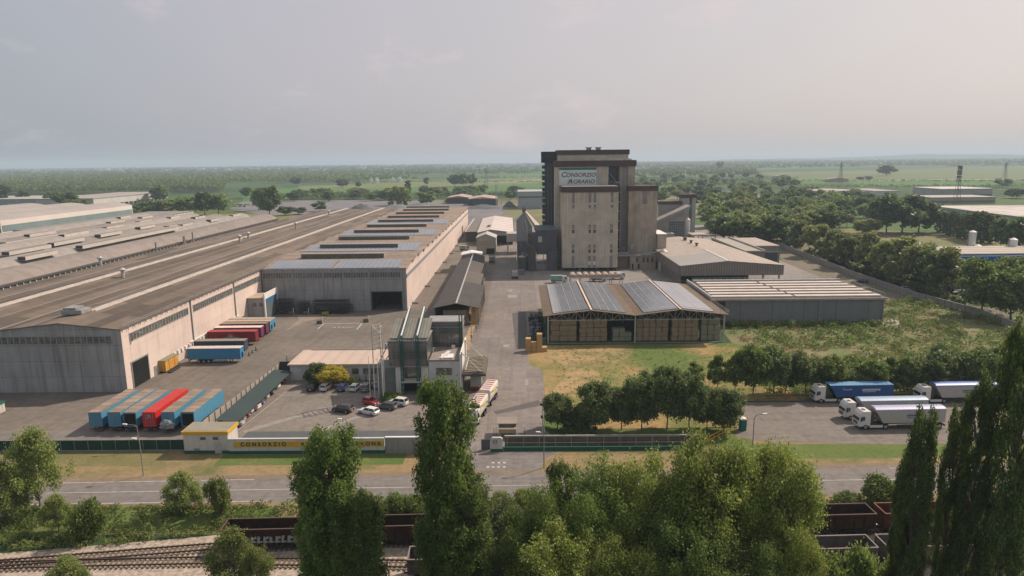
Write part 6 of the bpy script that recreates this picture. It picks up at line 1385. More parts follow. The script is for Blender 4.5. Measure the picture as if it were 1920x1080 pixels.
def mk_tree(kind,H,R,n,leaf,mat,seed,trunk=True,name='tree',asp=.7):
    rnd=random.Random(seed); q=D.objects.new(name,None); COL.objects.link(q); q.empty_display_size=.5
    lobes=[]; limbs=[]
    if kind=='round':
        base=H*.13; cz=(H+base)/2; hz_=(H-base)/2
        for i in range(30):
            a=i*2.4+rnd.random(); u=rnd.uniform(-.85,.85); rr=math.sqrt(max(0,1-u*u))*R*.74*rnd.uniform(.55,1.12)
            s=R*rnd.uniform(.2,.36); lobes.append((rr*math.cos(a),rr*math.sin(a),cz+u*hz_*.72,s,s,s*.82))
        for i in range(6): l=lobes[i*2]; limbs.append([(0,0,H*.12+i*.06*H),(l[0]*.4,l[1]*.4,(l[2]+H*.15)*.55),(l[0],l[1],l[2])])
    elif kind=='poplar':
        zz=H*.06; i=0
        while zz<H*.97:
            f=zz/H; pr_=R*min(1,(.7+f*1.6))*max(.06,1-max(0,(f-.80)/.205)**2.4)**.55
            for j in range(5 if f<.94 else 3):
                a=i*2.4+j*2.1+rnd.random(); s=max(.4,R*.24)*rnd.uniform(.7,1.3); rr=max(0,pr_-s*.6)*rnd.uniform(.55,1.08)
                lobes.append((rr*math.cos(a),rr*math.sin(a),zz+rnd.uniform(-.4,.4),s,s,s*2.1))
                if i%2==0: limbs.append([(0,0,max(.3,zz-3.2)),(rr*.5*math.cos(a),rr*.5*math.sin(a),zz-1),(rr*math.cos(a),rr*math.sin(a),zz+.5)])
            zz+=max(.5,R*.30); i+=1
        lobes.append((R*.1,0,H-R*.4,R*.2,R*.2,R*.55)); lobes.append((-R*.25,R*.1,H-R*.8,R*.2,R*.2,R*.5))
    elif kind=='cotton':
        heads=[(0,0,H)]+[(R*rnd.uniform(.4,.75)*math.cos(a),R*rnd.uniform(.4,.75)*math.sin(a),H*rnd.uniform(.76,.97)) for a in (rnd.random(),1.3+rnd.random(),2.6+rnd.random(),3.9+rnd.random(),5.2+rnd.random())]
        for hx,hy,hh in heads:
            for i in range(15):
                a=rnd.random()*6.28; u=i/15; zz=hh-R*.2-u*R*.95; rr=R*.5*math.sin(math.pi*(.18+.7*u))*rnd.uniform(.4,1.15)
                s=R*rnd.uniform(.12,.24); lobes.append((hx+rr*math.cos(a),hy+rr*math.sin(a),zz,s*.9,s*.9,s*1.3))
            limbs.append([(0,0,H*.12),(hx*.5,hy*.5,hh*.45),(hx,hy,hh*.93)])
        for i in range(8):
            l=lobes[i*4]; limbs.append([(l[0]*.2,l[1]*.2,l[2]*.5),(l[0]*.7,l[1]*.7,l[2]*.8),(l[0],l[1],l[2])])
    elif kind=='airy':
        for i in range(44):
            a=rnd.random()*6.28; f=rnd.uniform(.3,.97); rr=R*math.sin(min(1,f*1.15)*math.pi)**.5*rnd.uniform(.25,1.0) if f<.86 else R*.35*rnd.random(); s=R*rnd.uniform(.1,.2)
            lobes.append((rr*math.cos(a),rr*math.sin(a),f*H,s,s,s*1.1)); 
            if i%2==0: limbs.append([(0,0,H*.08+.3*f*H),(rr*.35*math.cos(a),rr*.35*math.sin(a),f*H*.65),(rr*math.cos(a),rr*math.sin(a),f*H)])
    elif kind=='bush':
        for i in range(11):
            a=rnd.random()*6.28; rr=R*rnd.uniform(.1,.72); s=R*rnd.uniform(.28,.45); lobes.append((rr*math.cos(a),rr*math.sin(a),rnd.uniform(.3,.72)*H,s,s,min(s,H*.38)))
            if i<5: limbs.append([(0,0,.05),(rr*.5*math.cos(a),rr*.5*math.sin(a),H*.3),(rr*math.cos(a),rr*math.sin(a),H*.6)])
    elif kind=='willow':
        for i in range(18):
            a=i*2.4; rr=R*rnd.uniform(.35,.8); s=R*rnd.uniform(.16,.24); lobes.append((rr*math.cos(a),rr*math.sin(a),H*(.52-.1*(rr/R)),s,s,H*.42)); 
            if i<5: limbs.append([(0,0,.2),(rr*.5*math.cos(a),rr*.5*math.sin(a),H*.5),(rr*math.cos(a),rr*math.sin(a),H*.7)])
        lobes.append((0,0,H*.78,R*.5,R*.5,H*.2))
    elif kind=='cedar':
        for i in range(9):
            f=i/9
            for j in range(5):
                a=j*1.257+i*.6; rr=R*(1-f)*.7+.1; lobes.append((rr*math.cos(a),rr*math.sin(a),H*(.12+.85*f),R*(1-f)*.42+.15,R*(1-f)*.42+.15,H*.035))
        limbs.append([(0,0,0),(0,0,H*.5),(0,0,H*.97)])
    sh={'airy':.1,'cotton':.25,'willow':.7,'poplar':.4}.get(kind,.5)
    P,N=lobes_cloud(lobes,n,seed,shell=sh,jit=.8,sig={'cotton':.42,'airy':.5,'poplar':.3,'round':.3}.get(kind,.22))
    if kind in ('willow',): N=N*np.array([1,1,.3])
    keep=P[:,2]>.15; P=P[keep]; N=N[keep]
    quads('crown',P,N,leaf,asp,mat,seed+1,q)
    if trunk:
        tr=max(.09,H*.018) if kind!='bush' else .06
        mb=MB(); top=H*(.9 if kind=='poplar' else .45)
        mb.path([(0,0,-.2),(.03*R,.02*R,top*.4),(0,0,top)],tr,tr*.3,7)
        for L_ in limbs: mb.path(L_,tr*.42,tr*.12,5)
        mb.build('trunk',BARKL if kind in('airy','cotton') else BARK,q,smooth=True,recalc=False)
    q['H']=H
    return q
def clean(q):
    pass
def plant(pr_,px,pb,pt,label,cat='tree',group=None,wid=None,Y=None,rot=None,R0=None,sc=None):
    """base at photo pixel (px,pb); crown top at pixel row pt"""
    if Y is None: x,y=G(px,pb)
    else: x,_=PZ(px,pt,Y); y=Y
    _,h=PZ(px,pt,y); H=pr_['H']; s=h/H
    ws=s if wid is None else wid/2/R0
    o=place(pr_,USED,x,y,0,random.uniform(0,6.28) if rot is None else rot,label,group,(ws,ws,s)); o['category']=cat
    if 'H' in o and o is not pr_: del o['H']
    return o
random.seed(11)
tp1=mk_tree('poplar',21,3.4,52000,.27,LP,1,name='poplar_tree'); tp2=mk_tree('poplar',21,3.4,52000,.27,LP,2,name='poplar_tree'); tpd=mk_tree('poplar',21,3.2,46000,.27,LPD,3,name='poplar_tree'); tpd2=mk_tree('poplar',21,3.2,46000,.27,LPD,33,name='poplar_tree')
tc1=mk_tree('cotton',18,6.0,44000,.27,LC,4,name='broadleaf_tree'); tc2=mk_tree('cotton',18,6.0,44000,.27,LC,5,name='broadleaf_tree'); tc3=mk_tree('cotton',18,6.0,40000,.26,LCD,6,name='broadleaf_tree')
def fg(pr_,px,pt,Y,wid,lb,R0,grp=None): return plant(pr_,px,None,pt,lb,'tree',grp,wid,Y,None,R0)
fg(tp1,614,806,65,5.9,'tall green poplar left of centre in the foreground',3.4)
fg(tp2,668,925,63,5.6,'shorter poplar leaning on the right side of the tall left poplar',3.4)
fg(tp1,588,860,66,4.6,'slim poplar stem on the left flank of the tall left poplar',3.4)
fg(tp2,832,716,65,6.0,'tallest central green poplar before the gate',3.4)
fg(tp1,868,905,63,6.0,'lower poplar at the right foot of the tallest central poplar',3.4)
fg(tpd,1733,778,64,3.1,'dark poplar nearest the parked tipper trucks, leftmost dark one',3.2)
fg(tpd,1704,862,66,2.2,'short dark poplar at the left edge of the dark group',3.2)
fg(tpd2,1850,710,64,3.0,'dark poplar with the tall pointed top in the dark group',3.2)
fg(tpd,1800,772,66,2.4,'dark poplar between the pointed one and the leftmost dark one',3.2)
fg(tpd2,1936,612,62,4.1,'tallest dark poplar cut by the right picture edge',3.2)
GC='pale green trees along the railway foreground'
fg(tpd2,1048,866,70,3.0,'small dark round poplar peeping above the pale green trees',3.2)
for px,pt,Y,wd,pr_,lb in [(1118,862,68,9,tc3,'pale green tree left of the big foreground thicket'),(1010,915,66,8,tc3,'low green tree by the road at the left of the thicket'),(1215,852,68,10,tc1,'green tree left of the highest yellow green crown'),(1318,818,67,11,tc2,'highest yellow green crown of the foreground thicket'),
    (1405,850,68,9,tc1,'tree with visible limbs right of the highest yellow green crown'),(1487,842,67,11,tc2,'broad yellow green tree beside the rusty wagons'),(1045,985,62,10,tc1,'low bright tree at the bottom centre, left one'),(1160,1015,61,8,tc2,'low bright tree at the bottom, right of the centre one'),
    (1270,930,64,10,tc3,'darker green tree inside the thicket below the highest crown'),(1500,965,63,8,tc1,'bright tree low at the right of the thicket'),(1100,930,65,8,tc3,'shady green tree behind the low bright pair'),(1340,1010,61,9,tc3,'lowest dark tree at the picture bottom in the thicket'),(1450,1020,61,8,tc3,'green tree at the bottom between the limbs and the wagons')]:
    fg(pr_,px-(22 if px>1400 else 0),pt,Y,wd*(.82 if px>1400 else .92),lb,6.0,GC)
GW=leafmat('leaf_greygreen',(.085,.11,.07),(.06,.08,.05),(.15,.18,.12))
tw=mk_tree('round',9,4,26000,.25,GW,7,name='willow_tree')
fg(tw,940,935,71,7.5,'grey green willow between the central poplar and the pale thicket',4); 
fg(tw,905,1000,66,6,'lower grey green willow beside the central poplar',4)
ta1=mk_tree('airy',9,4.2,15000,.25,LA,8,name='young_tree'); ta2=mk_tree('airy',7,3.4,12000,.24,LA,9,name='young_tree'); tb1=mk_tree('bush',3.2,2.6,9000,.24,LCD,10,name='shrub'); tb2=mk_tree('bush',3,2.4,9000,.24,LA,12,name='shrub')
plant(ta1,76,968,812,'large airy young tree with thin trunk at the left',wid=8.6,R0=4.2)
plant(ta2,12,985,870,'airy young tree cut by the left picture edge',wid=7,R0=3.4)
plant(ta2,345,965,888,'thin crowned grey tree beside the road, left of the bright shrub tree',wid=6.0,R0=3.4)
plant(tb2,413,968,890,'bright green shrub tree standing by the road near the wagons','shrub',wid=4.2,R0=2.4)
plant(ta2,112,1000,930,'yellowish small tree on the railway bank',wid=4.6,R0=3.4)
plant(tb1,168,1012,938,'dense green shrub on the railway bank','shrub',wid=5,R0=2.6)
fg(ta2,432,995,73,6.5,'airy bright tree in front of the rails at the lower left',3.4)
fg(ta2,120,1048,71,6,'airy shrub tree cut by the bottom picture edge at left',3.4)
fg(ta1,480,1030,71,5,'airy sapling beside the left tall poplar foot',4.2)
for k,(px,pb,pt,wd,pr_,lb) in enumerate([(740,965,925,5.5,tb1,'left bush of the dark hedge behind the wagons'),(785,962,930,5,tb1,'right bush of the dark hedge behind the wagons'),(700,968,935,4,tb1,'small dark bush at the left end of the hedge'),(1650,948,893,6.5,tb1,'round dark bush behind the rusty wagons at right'),(1590,955,925,5,tb1,'low bush left of the round dark one'),(1690,955,905,4.5,tb2,'bush touching the leftmost dark poplar'),(940,958,925,5,tb2,'pale bush at the road edge right of the central poplar'),(985,952,918,4.5,tb2,'second pale bush at the road edge')]):
    plant(pr_,px,pb,pt,lb,'shrub',wid=wd,R0=2.6)
for k,(px,pt,wd,lb) in enumerate([(1560,1035,6,'dark green bush at the bottom left of the near wagons'),(1620,1028,6,'bushy shrub at the bottom before the near wagons'),(1680,1045,5,'low shrub at the foot of the leftmost dark poplar')]):
    fg(tb1,px,pt,68,wd,lb,2.6)
# office garden
ty=mk_tree('round',4.2,2.4,9000,.24,LY,14,name='yellow_tree'); tg=mk_tree('round',4.5,2.2,8000,.25,LR,15,name='dark_tree')
plant(ty,625,724,684,'yellow green rounded tree in the car park before the low office',wid=6.8,R0=2.4)
plant(tg,596,722,679,'dark green tree at the left of the yellow one',wid=4.4,R0=2.2)
plant(tg,583,722,690,'dark shrub tree by the black parked car',wid=3,R0=2.2)
for px,pb,pt,wd,lb in [(727,752,735,4.0,'low hedge bush before the flagpoles'),(745,750,736,3.6,'low hedge bush left of the glass tower entrance'),(800,752,732,4.0,'hedge bush right of the glass tower entrance'),(660,722,706,2.6,'small dark bush right of the yellow tree'),(820,748,728,3.4,'bush before the white office block')]:
    plant(tb1,px,pb,pt,lb,'shrub',wid=wd,R0=2.6)
# row beside the avenue
tr1=mk_tree('round',8,3.6,17000,.36,LR,16,name='round_tree'); tr2=mk_tree('round',8,3.6,17000,.36,LR,17,name='round_tree'); tr3=mk_tree('round',8,3.6,16000,.36,LR,18,name='round_tree'); tcd=mk_tree('cedar',6,2.6,8000,.3,LR,19,name='cedar_tree')
row=[(1045,806,735,6.6),(1118,808,712,7.4),(1165,806,722,6.4),(1203,808,693,7.4),(1250,806,684,8.0),(1292,808,695,7.2),(1325,806,722,6.0),(1357,808,728,7.8)]
for k,(px,pb,pt,wd) in enumerate(row):
    plant([tr1,tr2,tr3][k%3],px,pb,pt,'dark rounded tree, '+ORD[k]+' from the left in the row beside the avenue',wid=wd,R0=3.6,group='rounded trees right of the avenue')
plant(tcd,1085,808,752,'dark layered cedar between the first two rounded trees',wid=5.6,R0=2.6)
ts1=mk_tree('airy',8,3.2,11000,.36,LCD,20,name='young_tree'); ts2=mk_tree('round',8,3.4,13000,.38,LCD,21,name='hedge_tree'); ts3=mk_tree('round',8,3.4,12000,.38,LR,22,name='hedge_tree')
row=[(1300,735,680,4.5,ts1),(1345,745,668,4.6,ts1),(1378,748,662,4.6,ts1),(1412,752,640,6.4,ts2),(1450,752,645,6.2,ts3),(1472,750,668,4.8,ts1),(1510,752,655,6.0,ts3),(1552,752,663,5.6,ts2),(1595,750,690,6.0,ts3),(1632,750,668,6.4,ts2),(1668,750,672,5.6,ts1),(1700,748,664,6.2,ts2),(1738,748,652,6.8,ts3),(1775,746,642,7.2,ts3),(1815,746,650,6.4,ts2),(1850,746,648,7.0,ts3),(1888,745,640,7.0,ts2),(1925,745,655,7.0,ts3)]
for k,(px,pb,pt,wd,pr_) in enumerate(row):
    plant(pr_,px,pb-13,pt,'leafy tree, '+ORD[k]+' from the left in the hedge row behind the truck park',wid=wd*1.12,R0=3.3,group='hedge row behind the truck park')
# boundary wall and trees on the right
rr0=random.Random(3)
t=T('boundary_wall','long grey concrete panel boundary wall running back on the right','wall',143,210)
bw=[G(1935,632),G(1830,592),G(1720,562),G(1600,520),G(1520,487),G(1472,468),G(1380,432)]
mb=MB()
for a,b in zip(bw,bw[1:]): mb.bar((a[0],a[1],1.2),(b[0],b[1],1.2),.2,2.4)
mb.build('wall',M('bound_wall',(.30,.28,.25),(.24,.225,.2),scale=.3,streak=.4,brick=('wall',2.4,10,.12,(.55,.55,.55),.9)),t)
mb=MB()
for a,b in zip(bw,bw[1:]): mb.bar((a[0],a[1],2.45),(b[0],b[1],2.45),.3,.12)
mb.build('coping',M('cop_b',(.36,.34,.31)),t)
to1=mk_tree('airy',12,5,7000,.75,LO,23,name='wall_tree'); to2=mk_tree('round',12,4.6,6500,.8,LO,24,name='wall_tree'); to3=mk_tree('round',12,4.6,6500,.8,LR,25,name='wall_tree'); tod=mk_tree('round',14,6,9000,.7,LCD,26,name='wall_tree')
row=[(1476,462,408,10,to2),(1497,474,415,11,to1),(1528,485,416,11,to2),(1560,492,432,11,to1),(1590,505,432,12,to2),(1628,518,438,12,to1),(1662,530,446,12,to2),(1690,538,448,12,to1),(1718,548,450,12,to2),(1745,556,452,11,to3),(1770,562,468,10,to1)]
for k,(px,pb,pt,wd,pr_) in enumerate(row):
    plant(pr_,px,pb-4,pt,'olive green tree beyond the boundary wall, '+ORD[k]+' from the left',wid=wd*rr0.uniform(1.15,1.5),R0=4.8,group='olive trees along the boundary wall')
for px,pb,pt,wd,lb in [(1838,592,482,15,'large leafy tree standing at the boundary wall'),(1895,600,495,16,'large tree at the right picture edge by the boundary wall'),(1870,560,478,12,'tree crown between the two large wall trees'),(1935,560,470,14,'tree behind the wall cut by the picture edge')]:
    plant(tod,px,pb,pt,lb,wid=wd,R0=6)
for px,pb,pt,wd,lb in [(1616,486,410,9,'grey olive tree alone on the clearing'),(1634,442,408,9,'smaller grey tree beside the lone olive one')]:
    plant(to2,px,442,pt,lb,wid=wd*1.3,R0=4.6)
tub=mk_tree('bush',4,3,1500,.8,LO,29,name='shrub')
for k in range(18):
    px=1478+k*19+rr0.uniform(-6,6); pb=463+ (px-1476)*.345-2+rr0.uniform(-2,3)
    plant(tub,px,pb,pb-rr0.uniform(14,24),'olive shrub under the boundary wall trees, '+ORD[k]+' from the left','shrub',wid=rr0.uniform(6,9),R0=3,group='shrubs under the boundary wall trees')
# lombardy row + big dark trees
tl=mk_tree('poplar',20,3.4,3600,1.0,LPD,27,name='columnar_poplar'); tl2=mk_tree('poplar',20,3.4,3600,1.0,LPD,28,name='columnar_poplar')
for k,(px,pb,pt) in enumerate([(1762,436,392),(1775,440,398),(1788,443,396),(1801,447,400),(1814,450,398),(1828,453,396),(1842,455,398),(1856,456,402)]):
    plant([tl,tl2][k%2],px,pb,pt,'dark columnar poplar, '+ORD[k]+' from the left in the row by the long factory',wid=8,R0=3.4,group='columnar poplars by the long factory')
tfr=[mk_tree('round',14,6,2600,1.35,LF,30+i,name='broad_tree') for i in range(3)]; tfl=[mk_tree('round',14,6,2400,1.35,LFL,40+i,name='broad_tree') for i in range(2)]; tfo=mk_tree('round',14,6,2400,1.35,LO,45,name='broad_tree')
for px,pb,pt,wd,lb in [(1662,436,366,26,'left of the three huge dark trees at the clearing'),(1690,438,360,30,'middle of the three huge dark trees at the clearing'),(1722,436,372,26,'right of the three huge dark trees at the clearing'),(1887,468,404,18,'round dark tree right of the columnar poplars'),(1925,472,402,18,'round dark tree at the edge right of the columnar poplars'),(1880,352,334,26,'distant round dark tree behind the pale factory'),(1905,372,352,24,'distant dark tree at the right edge'),(1350,320,302,30,'big round tree on the far plain right of the tower'),(1393,318,308,20,'smaller tree right of the big far round one')]:
    plant(tfr[0],px,pb,pt,lb,wid=wd,R0=6)
rr=random.Random(21); k=0
bands=[(338,1200,1440,10),(347,1190,1480,13),(356,1180,1500,13),(366,1185,1540,16),(377,1195,1620,22),(388,1300,1650,20),(399,1310,1655,19),(411,1315,1640,18),(424,1320,1600,15),(438,1330,1560,12),(450,1350,1500,8),(458,1385,1480,6)]
for (pb,xa,xb,n) in bands:
    for i in range(n):
        px=xa+(xb-xa)*(i+rr.uniform(.1,.9))/n; y_=pb+rr.uniform(-4,4)
        x,y=G(px,y_); h=rr.uniform(9,16); pr_=rr.choice(tfr+tfl+[tfo] if pb<420 else tfl+[tfo,tfr[1]])
        o=place(pr_,USED,x,y,0,rr.random()*6,'broadleaved tree in the dense wood right of the mill tower','trees of the wood right of the tower',(h/14*1.5,h/14*1.5,h/14*1.1)); o['category']='tree'; o['label']=('dark' if pr_ in tfr else 'olive' if pr_ is tfo else 'pale green')+' broadleaved tree in the '+['rearmost','second rearmost','third rearmost','rear middle','upper middle','middle','lower middle','front middle','third front','second front','front','nearest'][bands.index((pb,xa,xb,n))]+' line of the wood right of the tower'
for px,pb,pt,wd,lb in [(505,406,346,26,'big leafy tree behind the brown roofs'),(485,395,352,18,'pale tree on the left of the big leafy one'),(45,382,356,16,'dark tree behind the white hall at the far left'),(125,396,357,26,'round dark tree behind the white hall'),(100,390,360,20,'dark tree left of the round one behind the white hall'),(155,404,372,14,'tree at the right end of the white hall'),(300,380,344,30,'tall tree behind the white depot'),(245,410,383,20,'bushy tree right of the white hall'),(275,406,375,20,'second bushy tree right of the white hall'),(310,404,372,24,'dark tree before the white depot end'),(345,402,366,26,'dark tree right of the white depot'),(385,404,358,26,'tree cluster crown before the gravel yard, left'),(410,402,362,22,'tree cluster crown before the gravel yard, right'),
    (535,404,386,16,'low tree behind the brown roof edge'),(560,402,388,16,'second low tree behind the brown roof edge'),(600,396,378,16,'low round tree near the gravel yard'),(463,372,350,18,'grey tree at the corner of the gravel yard'),(8,385,345,22,'dark tree at the left picture edge'),(215,415,395,16,'small tree behind the barrel roofs'),(415,385,362,12,'tree left of the gravel yard')]:
    plant(rr.choice(tfr+tfl),px,pb,pt,lb,wid=wd,R0=6)
twl=mk_tree('willow',14,8,3600,1.3,LFL,50,name='weeping_willow')
plant(twl,750,385,349,'broad weeping willow beyond the sawtooth warehouse',wid=34,R0=8)
plant(tfl[0],800,386,357,'yellowish round tree right of the weeping willow',wid=24,R0=6)
plant(tl,766,368,338,'slim poplar rising behind the weeping willow',wid=9,R0=3.4)
k=0
for i in range(46):
    px=rr.uniform(540,735) if i%2 else rr.uniform(780,1012); pb=rr.uniform(368,377) if px<780 else rr.uniform(362,376); x,y=G(px,pb); h=rr.uniform(9,15)
    o=place(rr.choice(tfr+tfl),USED,x,y,0,rr.random()*6,('hedgerow tree left of' if px<760 else 'hedgerow tree right of')+' the weeping willow, before the fields','hedgerow trees before the fields',(h/14*1.6,h/14*1.6,h/14)); o['category']='tree'
for px,pb,pt,wd,lb in [(800,348,332,14,'lone round tree on the irrigated field'),(642,352,334,26,'tree clump at the left of the irrigated field'),(672,352,340,12,'small tree beside the clump on the irrigated field'),(853,350,326,30,'left of the dark copse on the field'),(870,350,325,28,'middle of the dark copse on the field'),(885,349,325,20,'right of the dark copse on the field'),(555,348,331,26,'reddish tipped tree on the field edge'),(1662,330,308,44,'lone big tree on the wide pale field'),(1627,338,330,20,'low bush left of the lone field tree'),(1612,338,331,16,'small bush beside the low one on the pale field')]:
    plant(rr.choice(tfr),px,pb,pt,lb,wid=wd,R0=6)
# ---- masses nobody could count
def mass(name,pts,size,blob,h,nq,mat,seed,label_=None,asp=.8):
    r=np.random.default_rng(seed); P=np.array(pts); n=len(P)
    d=r.normal(size=(n,nq,3)); d/=np.linalg.norm(d,axis=2,keepdims=True); d[:,:,2]=np.abs(d[:,:,2])*1.0-.15
    hv=h*(.7+.6*r.random(n)); 
    C=np.empty((n,nq,3)); C[:,:,0]=P[:,None,0]+d[:,:,0]*blob; C[:,:,1]=P[:,None,1]+d[:,:,1]*blob; C[:,:,2]=hv[:,None]*(.45+.5*d[:,:,2])
    N=d+r.normal(size=d.shape)*.35
    o=quads(name,C.reshape(-1,3),N.reshape(-1,3),size,asp,mat,seed+1); tag(o,kind='stuff'); return o
r=np.random.default_rng(5)
def inpoly(poly,n):
    P=np.array(poly); lo=P.min(0); hi=P.max(0); out=[]
    while len(out)<n:
        q=lo+(hi-lo)*r.random(2); c=False; j=len(P)-1
        for i in range(len(P)):
            if (P[i,1]>q[1])!=(P[j,1]>q[1]) and q[0]<(P[j,0]-P[i,0])*(q[1]-P[i,1])/(P[j,1]-P[i,1])+P[i,0]: c=not c
            j=i
        if c: out.append(tuple(q))
    return out
def grid(poly,dx,dy,j=.2):
    P=np.array(poly); lo=P.min(0); hi=P.max(0); out=[]; y=lo[1]
    while y<hi[1]:
        x=lo[0]
        while x<hi[0]:
            c=False; jj=len(P)-1
            for i in range(len(P)):
                if (P[i,1]>y)!=(P[jj,1]>y) and x<(P[jj,0]-P[i,0])*(y-P[i,1])/(P[jj,1]-P[i,1])+P[i,0]: c=not c
                jj=i
            if c: out.append((x+r.normal()*j,y+r.normal()*j))
            x+=dx
        y+=dy
    return out
pl1=grid(GP([(-120,368),(415,361),(425,354),(-120,356)]),8.5,9,.5); mass('poplar_plantation',pl1,3.0,4.2,17,26,LF,51)
pl2=grid(GP([(-150,349),(620,343),(780,339),(640,336),(-150,340)]),13,18,1); mass('poplar_plantation',pl2,5,7,17,16,LFL,52)
w1=inpoly(GP([(-260,338),(520,333),(700,330),(1015,326),(1015,321),(-260,328)]),2600); mass('distant_wood',w1,8,11,15,16,LF,53)
w2=[p for p in inpoly([(-6500,3300),(6200,3300),(9800,8500),(-9800,8500)],9000) if noise.noise(Vector((p[0]*.0006,p[1]*.0036,3)))>.04 and not (p[0]>600 and p[1]<2700)]
mass('distant_wood',w2,16,21,15,14,LF,54)
w3=inpoly(GP([(1195,334),(1420,330),(1410,318),(1195,322)]),420); mass('distant_wood',w3,6,9,14,18,LF,55)
w4=inpoly(GP([(1195,317),(1500,311),(1930,308),(2150,306),(2150,301),(1195,307)]),2600); mass('distant_wood',w4,12,17,19,14,LF,56)
for k,(xa,xb,pb,n,h) in enumerate([(1330,1470,318.5,90,20),(1440,1940,313,260,15),(1250,1420,322,90,16),(520,740,374,120,9),(780,1015,371,120,8),(1190,1420,343,110,11),(1190,1500,351,110,11),(1460,2000,341,60,5),(1500,1960,353,70,7),(1380,1500,338,20,8),(900,1015,335,20,8),(560,1010,341.5,70,4),(0,470,392,60,7)]):
    mass('hedge',[G(xa+(xb-xa)*(i+r.random())/n,pb+r.normal()*.5) for i in range(n)],2.0,4.5,h,22,LF,60+k)
# weeds
WR_=[(60,160),(62,201),(112,201),(114,238),(139,236),(146,200),(150,175),(155,140),(66,140)]
pts=[p for p in inpoly(WR_,1500) if noise.noise(Vector((p[0]*.07,p[1]*.09,1)))>-.12]
mass('scrub_weeds',pts,.42,1.0,1.1,26,LG,70); pts=[p for p in inpoly(WR_,1100) if noise.noise(Vector((p[0]*.06,p[1]*.1,7)))>.05]
mass('dry_weeds',pts,.4,.9,.8,22,LB_,71)
mass('scrub_bushes',[p for p in inpoly(WR_,260) if noise.noise(Vector((p[0]*.05,p[1]*.08,9)))>-.05],.5,1.7,2.4,60,LCD,80)
mass('wall_foot_weeds',[(62+48*r.random(),199.5+2.4*r.random()) for _ in range(150)],.45,.9,1.7,26,LG,72)
mass('bank_weeds',[p for p in inpoly([(-95,80.5),(-60,84),(-38,86.5),(-38,92.5),(-95,92)],420) if noise.noise(Vector((p[0]*.16,p[1]*.3,2)))>-.2],.26,.8,1.3,46,LG,73)
mass('bank_weeds',inpoly([(-38,86.8),(-38,93),(60,95),(60,90)],320),.26,.8,1.1,36,LCD,74)
mass('bank_weeds',inpoly([(-90,79.6),(-55,82.5),(-42,85.5),(-45,86.5),(-90,83)],200),.24,.6,.9,40,LA,77)
mass('roadside_weeds',inpoly([(-90,92),(-38,92.6),(-38,93.2),(-90,92.8)],160),.22,.4,.5,30,LB_,75)
mass('field_tufts',inpoly([(8,123),(57,137),(60,178),(8,178)],900),.16,.35,.22,12,LG,76)
mass('meadow_weeds',inpoly([(52,125+12),(58,176),(64,176),(72,142)],260),.4,.9,1.0,24,LG,78)
mass('east_shrubs',inpoly([(150,200),(200,200),(240,300),(215,380),(165,330)],160),.8,2.0,2.6,34,LCD,79)
# ================================================================ BACKGROUND BUILDINGS
def shed(name,lb,cat,x0,x1,y0,y1,h,wallm,roofm,gab=0,band=None,extra=None):
    t=T(name,lb,cat,(x0+x1)/2,y0)
    mb=MB(); mb.box(x0,x1,y0,y1,0,h); mb.build('wall',wallm,t)
    mb=MB()
    if gab: mb.prism([(x0-.4,h+.01),(x1+.4,h+.01),((x0+x1)/2,h+gab)],'y',y0-.5,y1+.5)
    else: mb.box(x0-.4,x1+.4,y0-.4,y1+.4,h+.01,h+.5)
    mb.build('roof',roofm,t)
    if band: mb=MB(); mb.box(x0+1,x1-1,y0-.12,y0,*band); mb.build('window_band',GLASSB,t)
    return t
WHB=M('bg_white',(.52,.50,.48),(.45,.44,.42),scale=.1,streak=.2); GRB=M('bg_grey',(.33,.34,.34),scale=.1); RFB=M('bg_roof',(.34,.31,.285),(.29,.265,.245),scale=.05); TLB=M('bg_teal',(.16,.22,.22),scale=.1); RRB=M('bg_roof_red',(.34,.22,.19),(.42,.36,.33),scale=.12,lo=.4,hi=.6)
def P2(px,py,z=0): return G(px,py,z)
# white hall far left, two tiers
t=T('white_hall','white two tier hall with grey window bands at the far left','hall',-330,430)
a=G(95,432,0); b=G(10,440,0)
WLIT=M('bg_white_lit',(.60,.54,.50),(.55,.50,.46),scale=.1)
x1,y0=-262,372; 
xe,ye=G(263/1.82+0,413,9)
mb=MB(); mb.box(-420,-318,415,560,0,17.2); mb.build('upper_wall',WLIT,t)
for k in range(3): mb=MB(); ar=[( -318-34*i/8-34*k, 17.2+2.6*math.sin(math.pi*i/8)) for i in range(9)]; mb.prism(ar,'y',414,561); mb.build('vault',RFB,t)
mb=MB(); mb.box(-318,-317.8,416,559,10.2,14.0); mb.box(-420,-318,414.8,415,8,12); mb.build('window_band',TLB,t)
mb=MB(); mb.box(-317.7,-280,425,585,0,10); mb.box(-420,-317.7,395,414.7,0,9.5); mb.build('lower_wall',WHB,t)
mb=MB(); mb.box(-318,-279.6,424.6,585.4,10,10.3); mb.box(-420.4,-317.9,394.6,414.6,9.5,9.8); mb.build('lower_roof',M('bg_flat',(.24,.22,.2),scale=.1),t)
mb=MB(); mb.box(-279.9,-279.7,426,584,7.6,9.6); mb.build('louvre_band',M('louvre',(.55,.5,.46),stripe=('y',5,.5)),t)
mb=MB(); mb.box(-279.9,-279.7,426,584,2.5,6); mb.box(-420,-318,394.4,394.6,3,6); mb.build('lower_windows',TLB,t)
x,y=G(196/1,388); 
t=T('white_depot','white depot with flat roof and open lower floor beyond the trees','depot',-505,800)
mb=MB(); mb.box(-560,-493,790,960,4.2,11.5); mb.build('wall',WHB,t); mb=MB(); mb.box(-561,-492.5,789,961,11.5,12.2); mb.build('roof',RFB,t)
mb=MB(); mb.box(-558,-495,792,958,0,4.2); mb.build('open_floor',M('depot_in',(.1,.11,.12)),t)
mb=MB()
for k in range(17): mb.box(-493.5,-492.8,791+k*10,792.5+k*10,0,4.2)
mb.build('column',WHB,t)
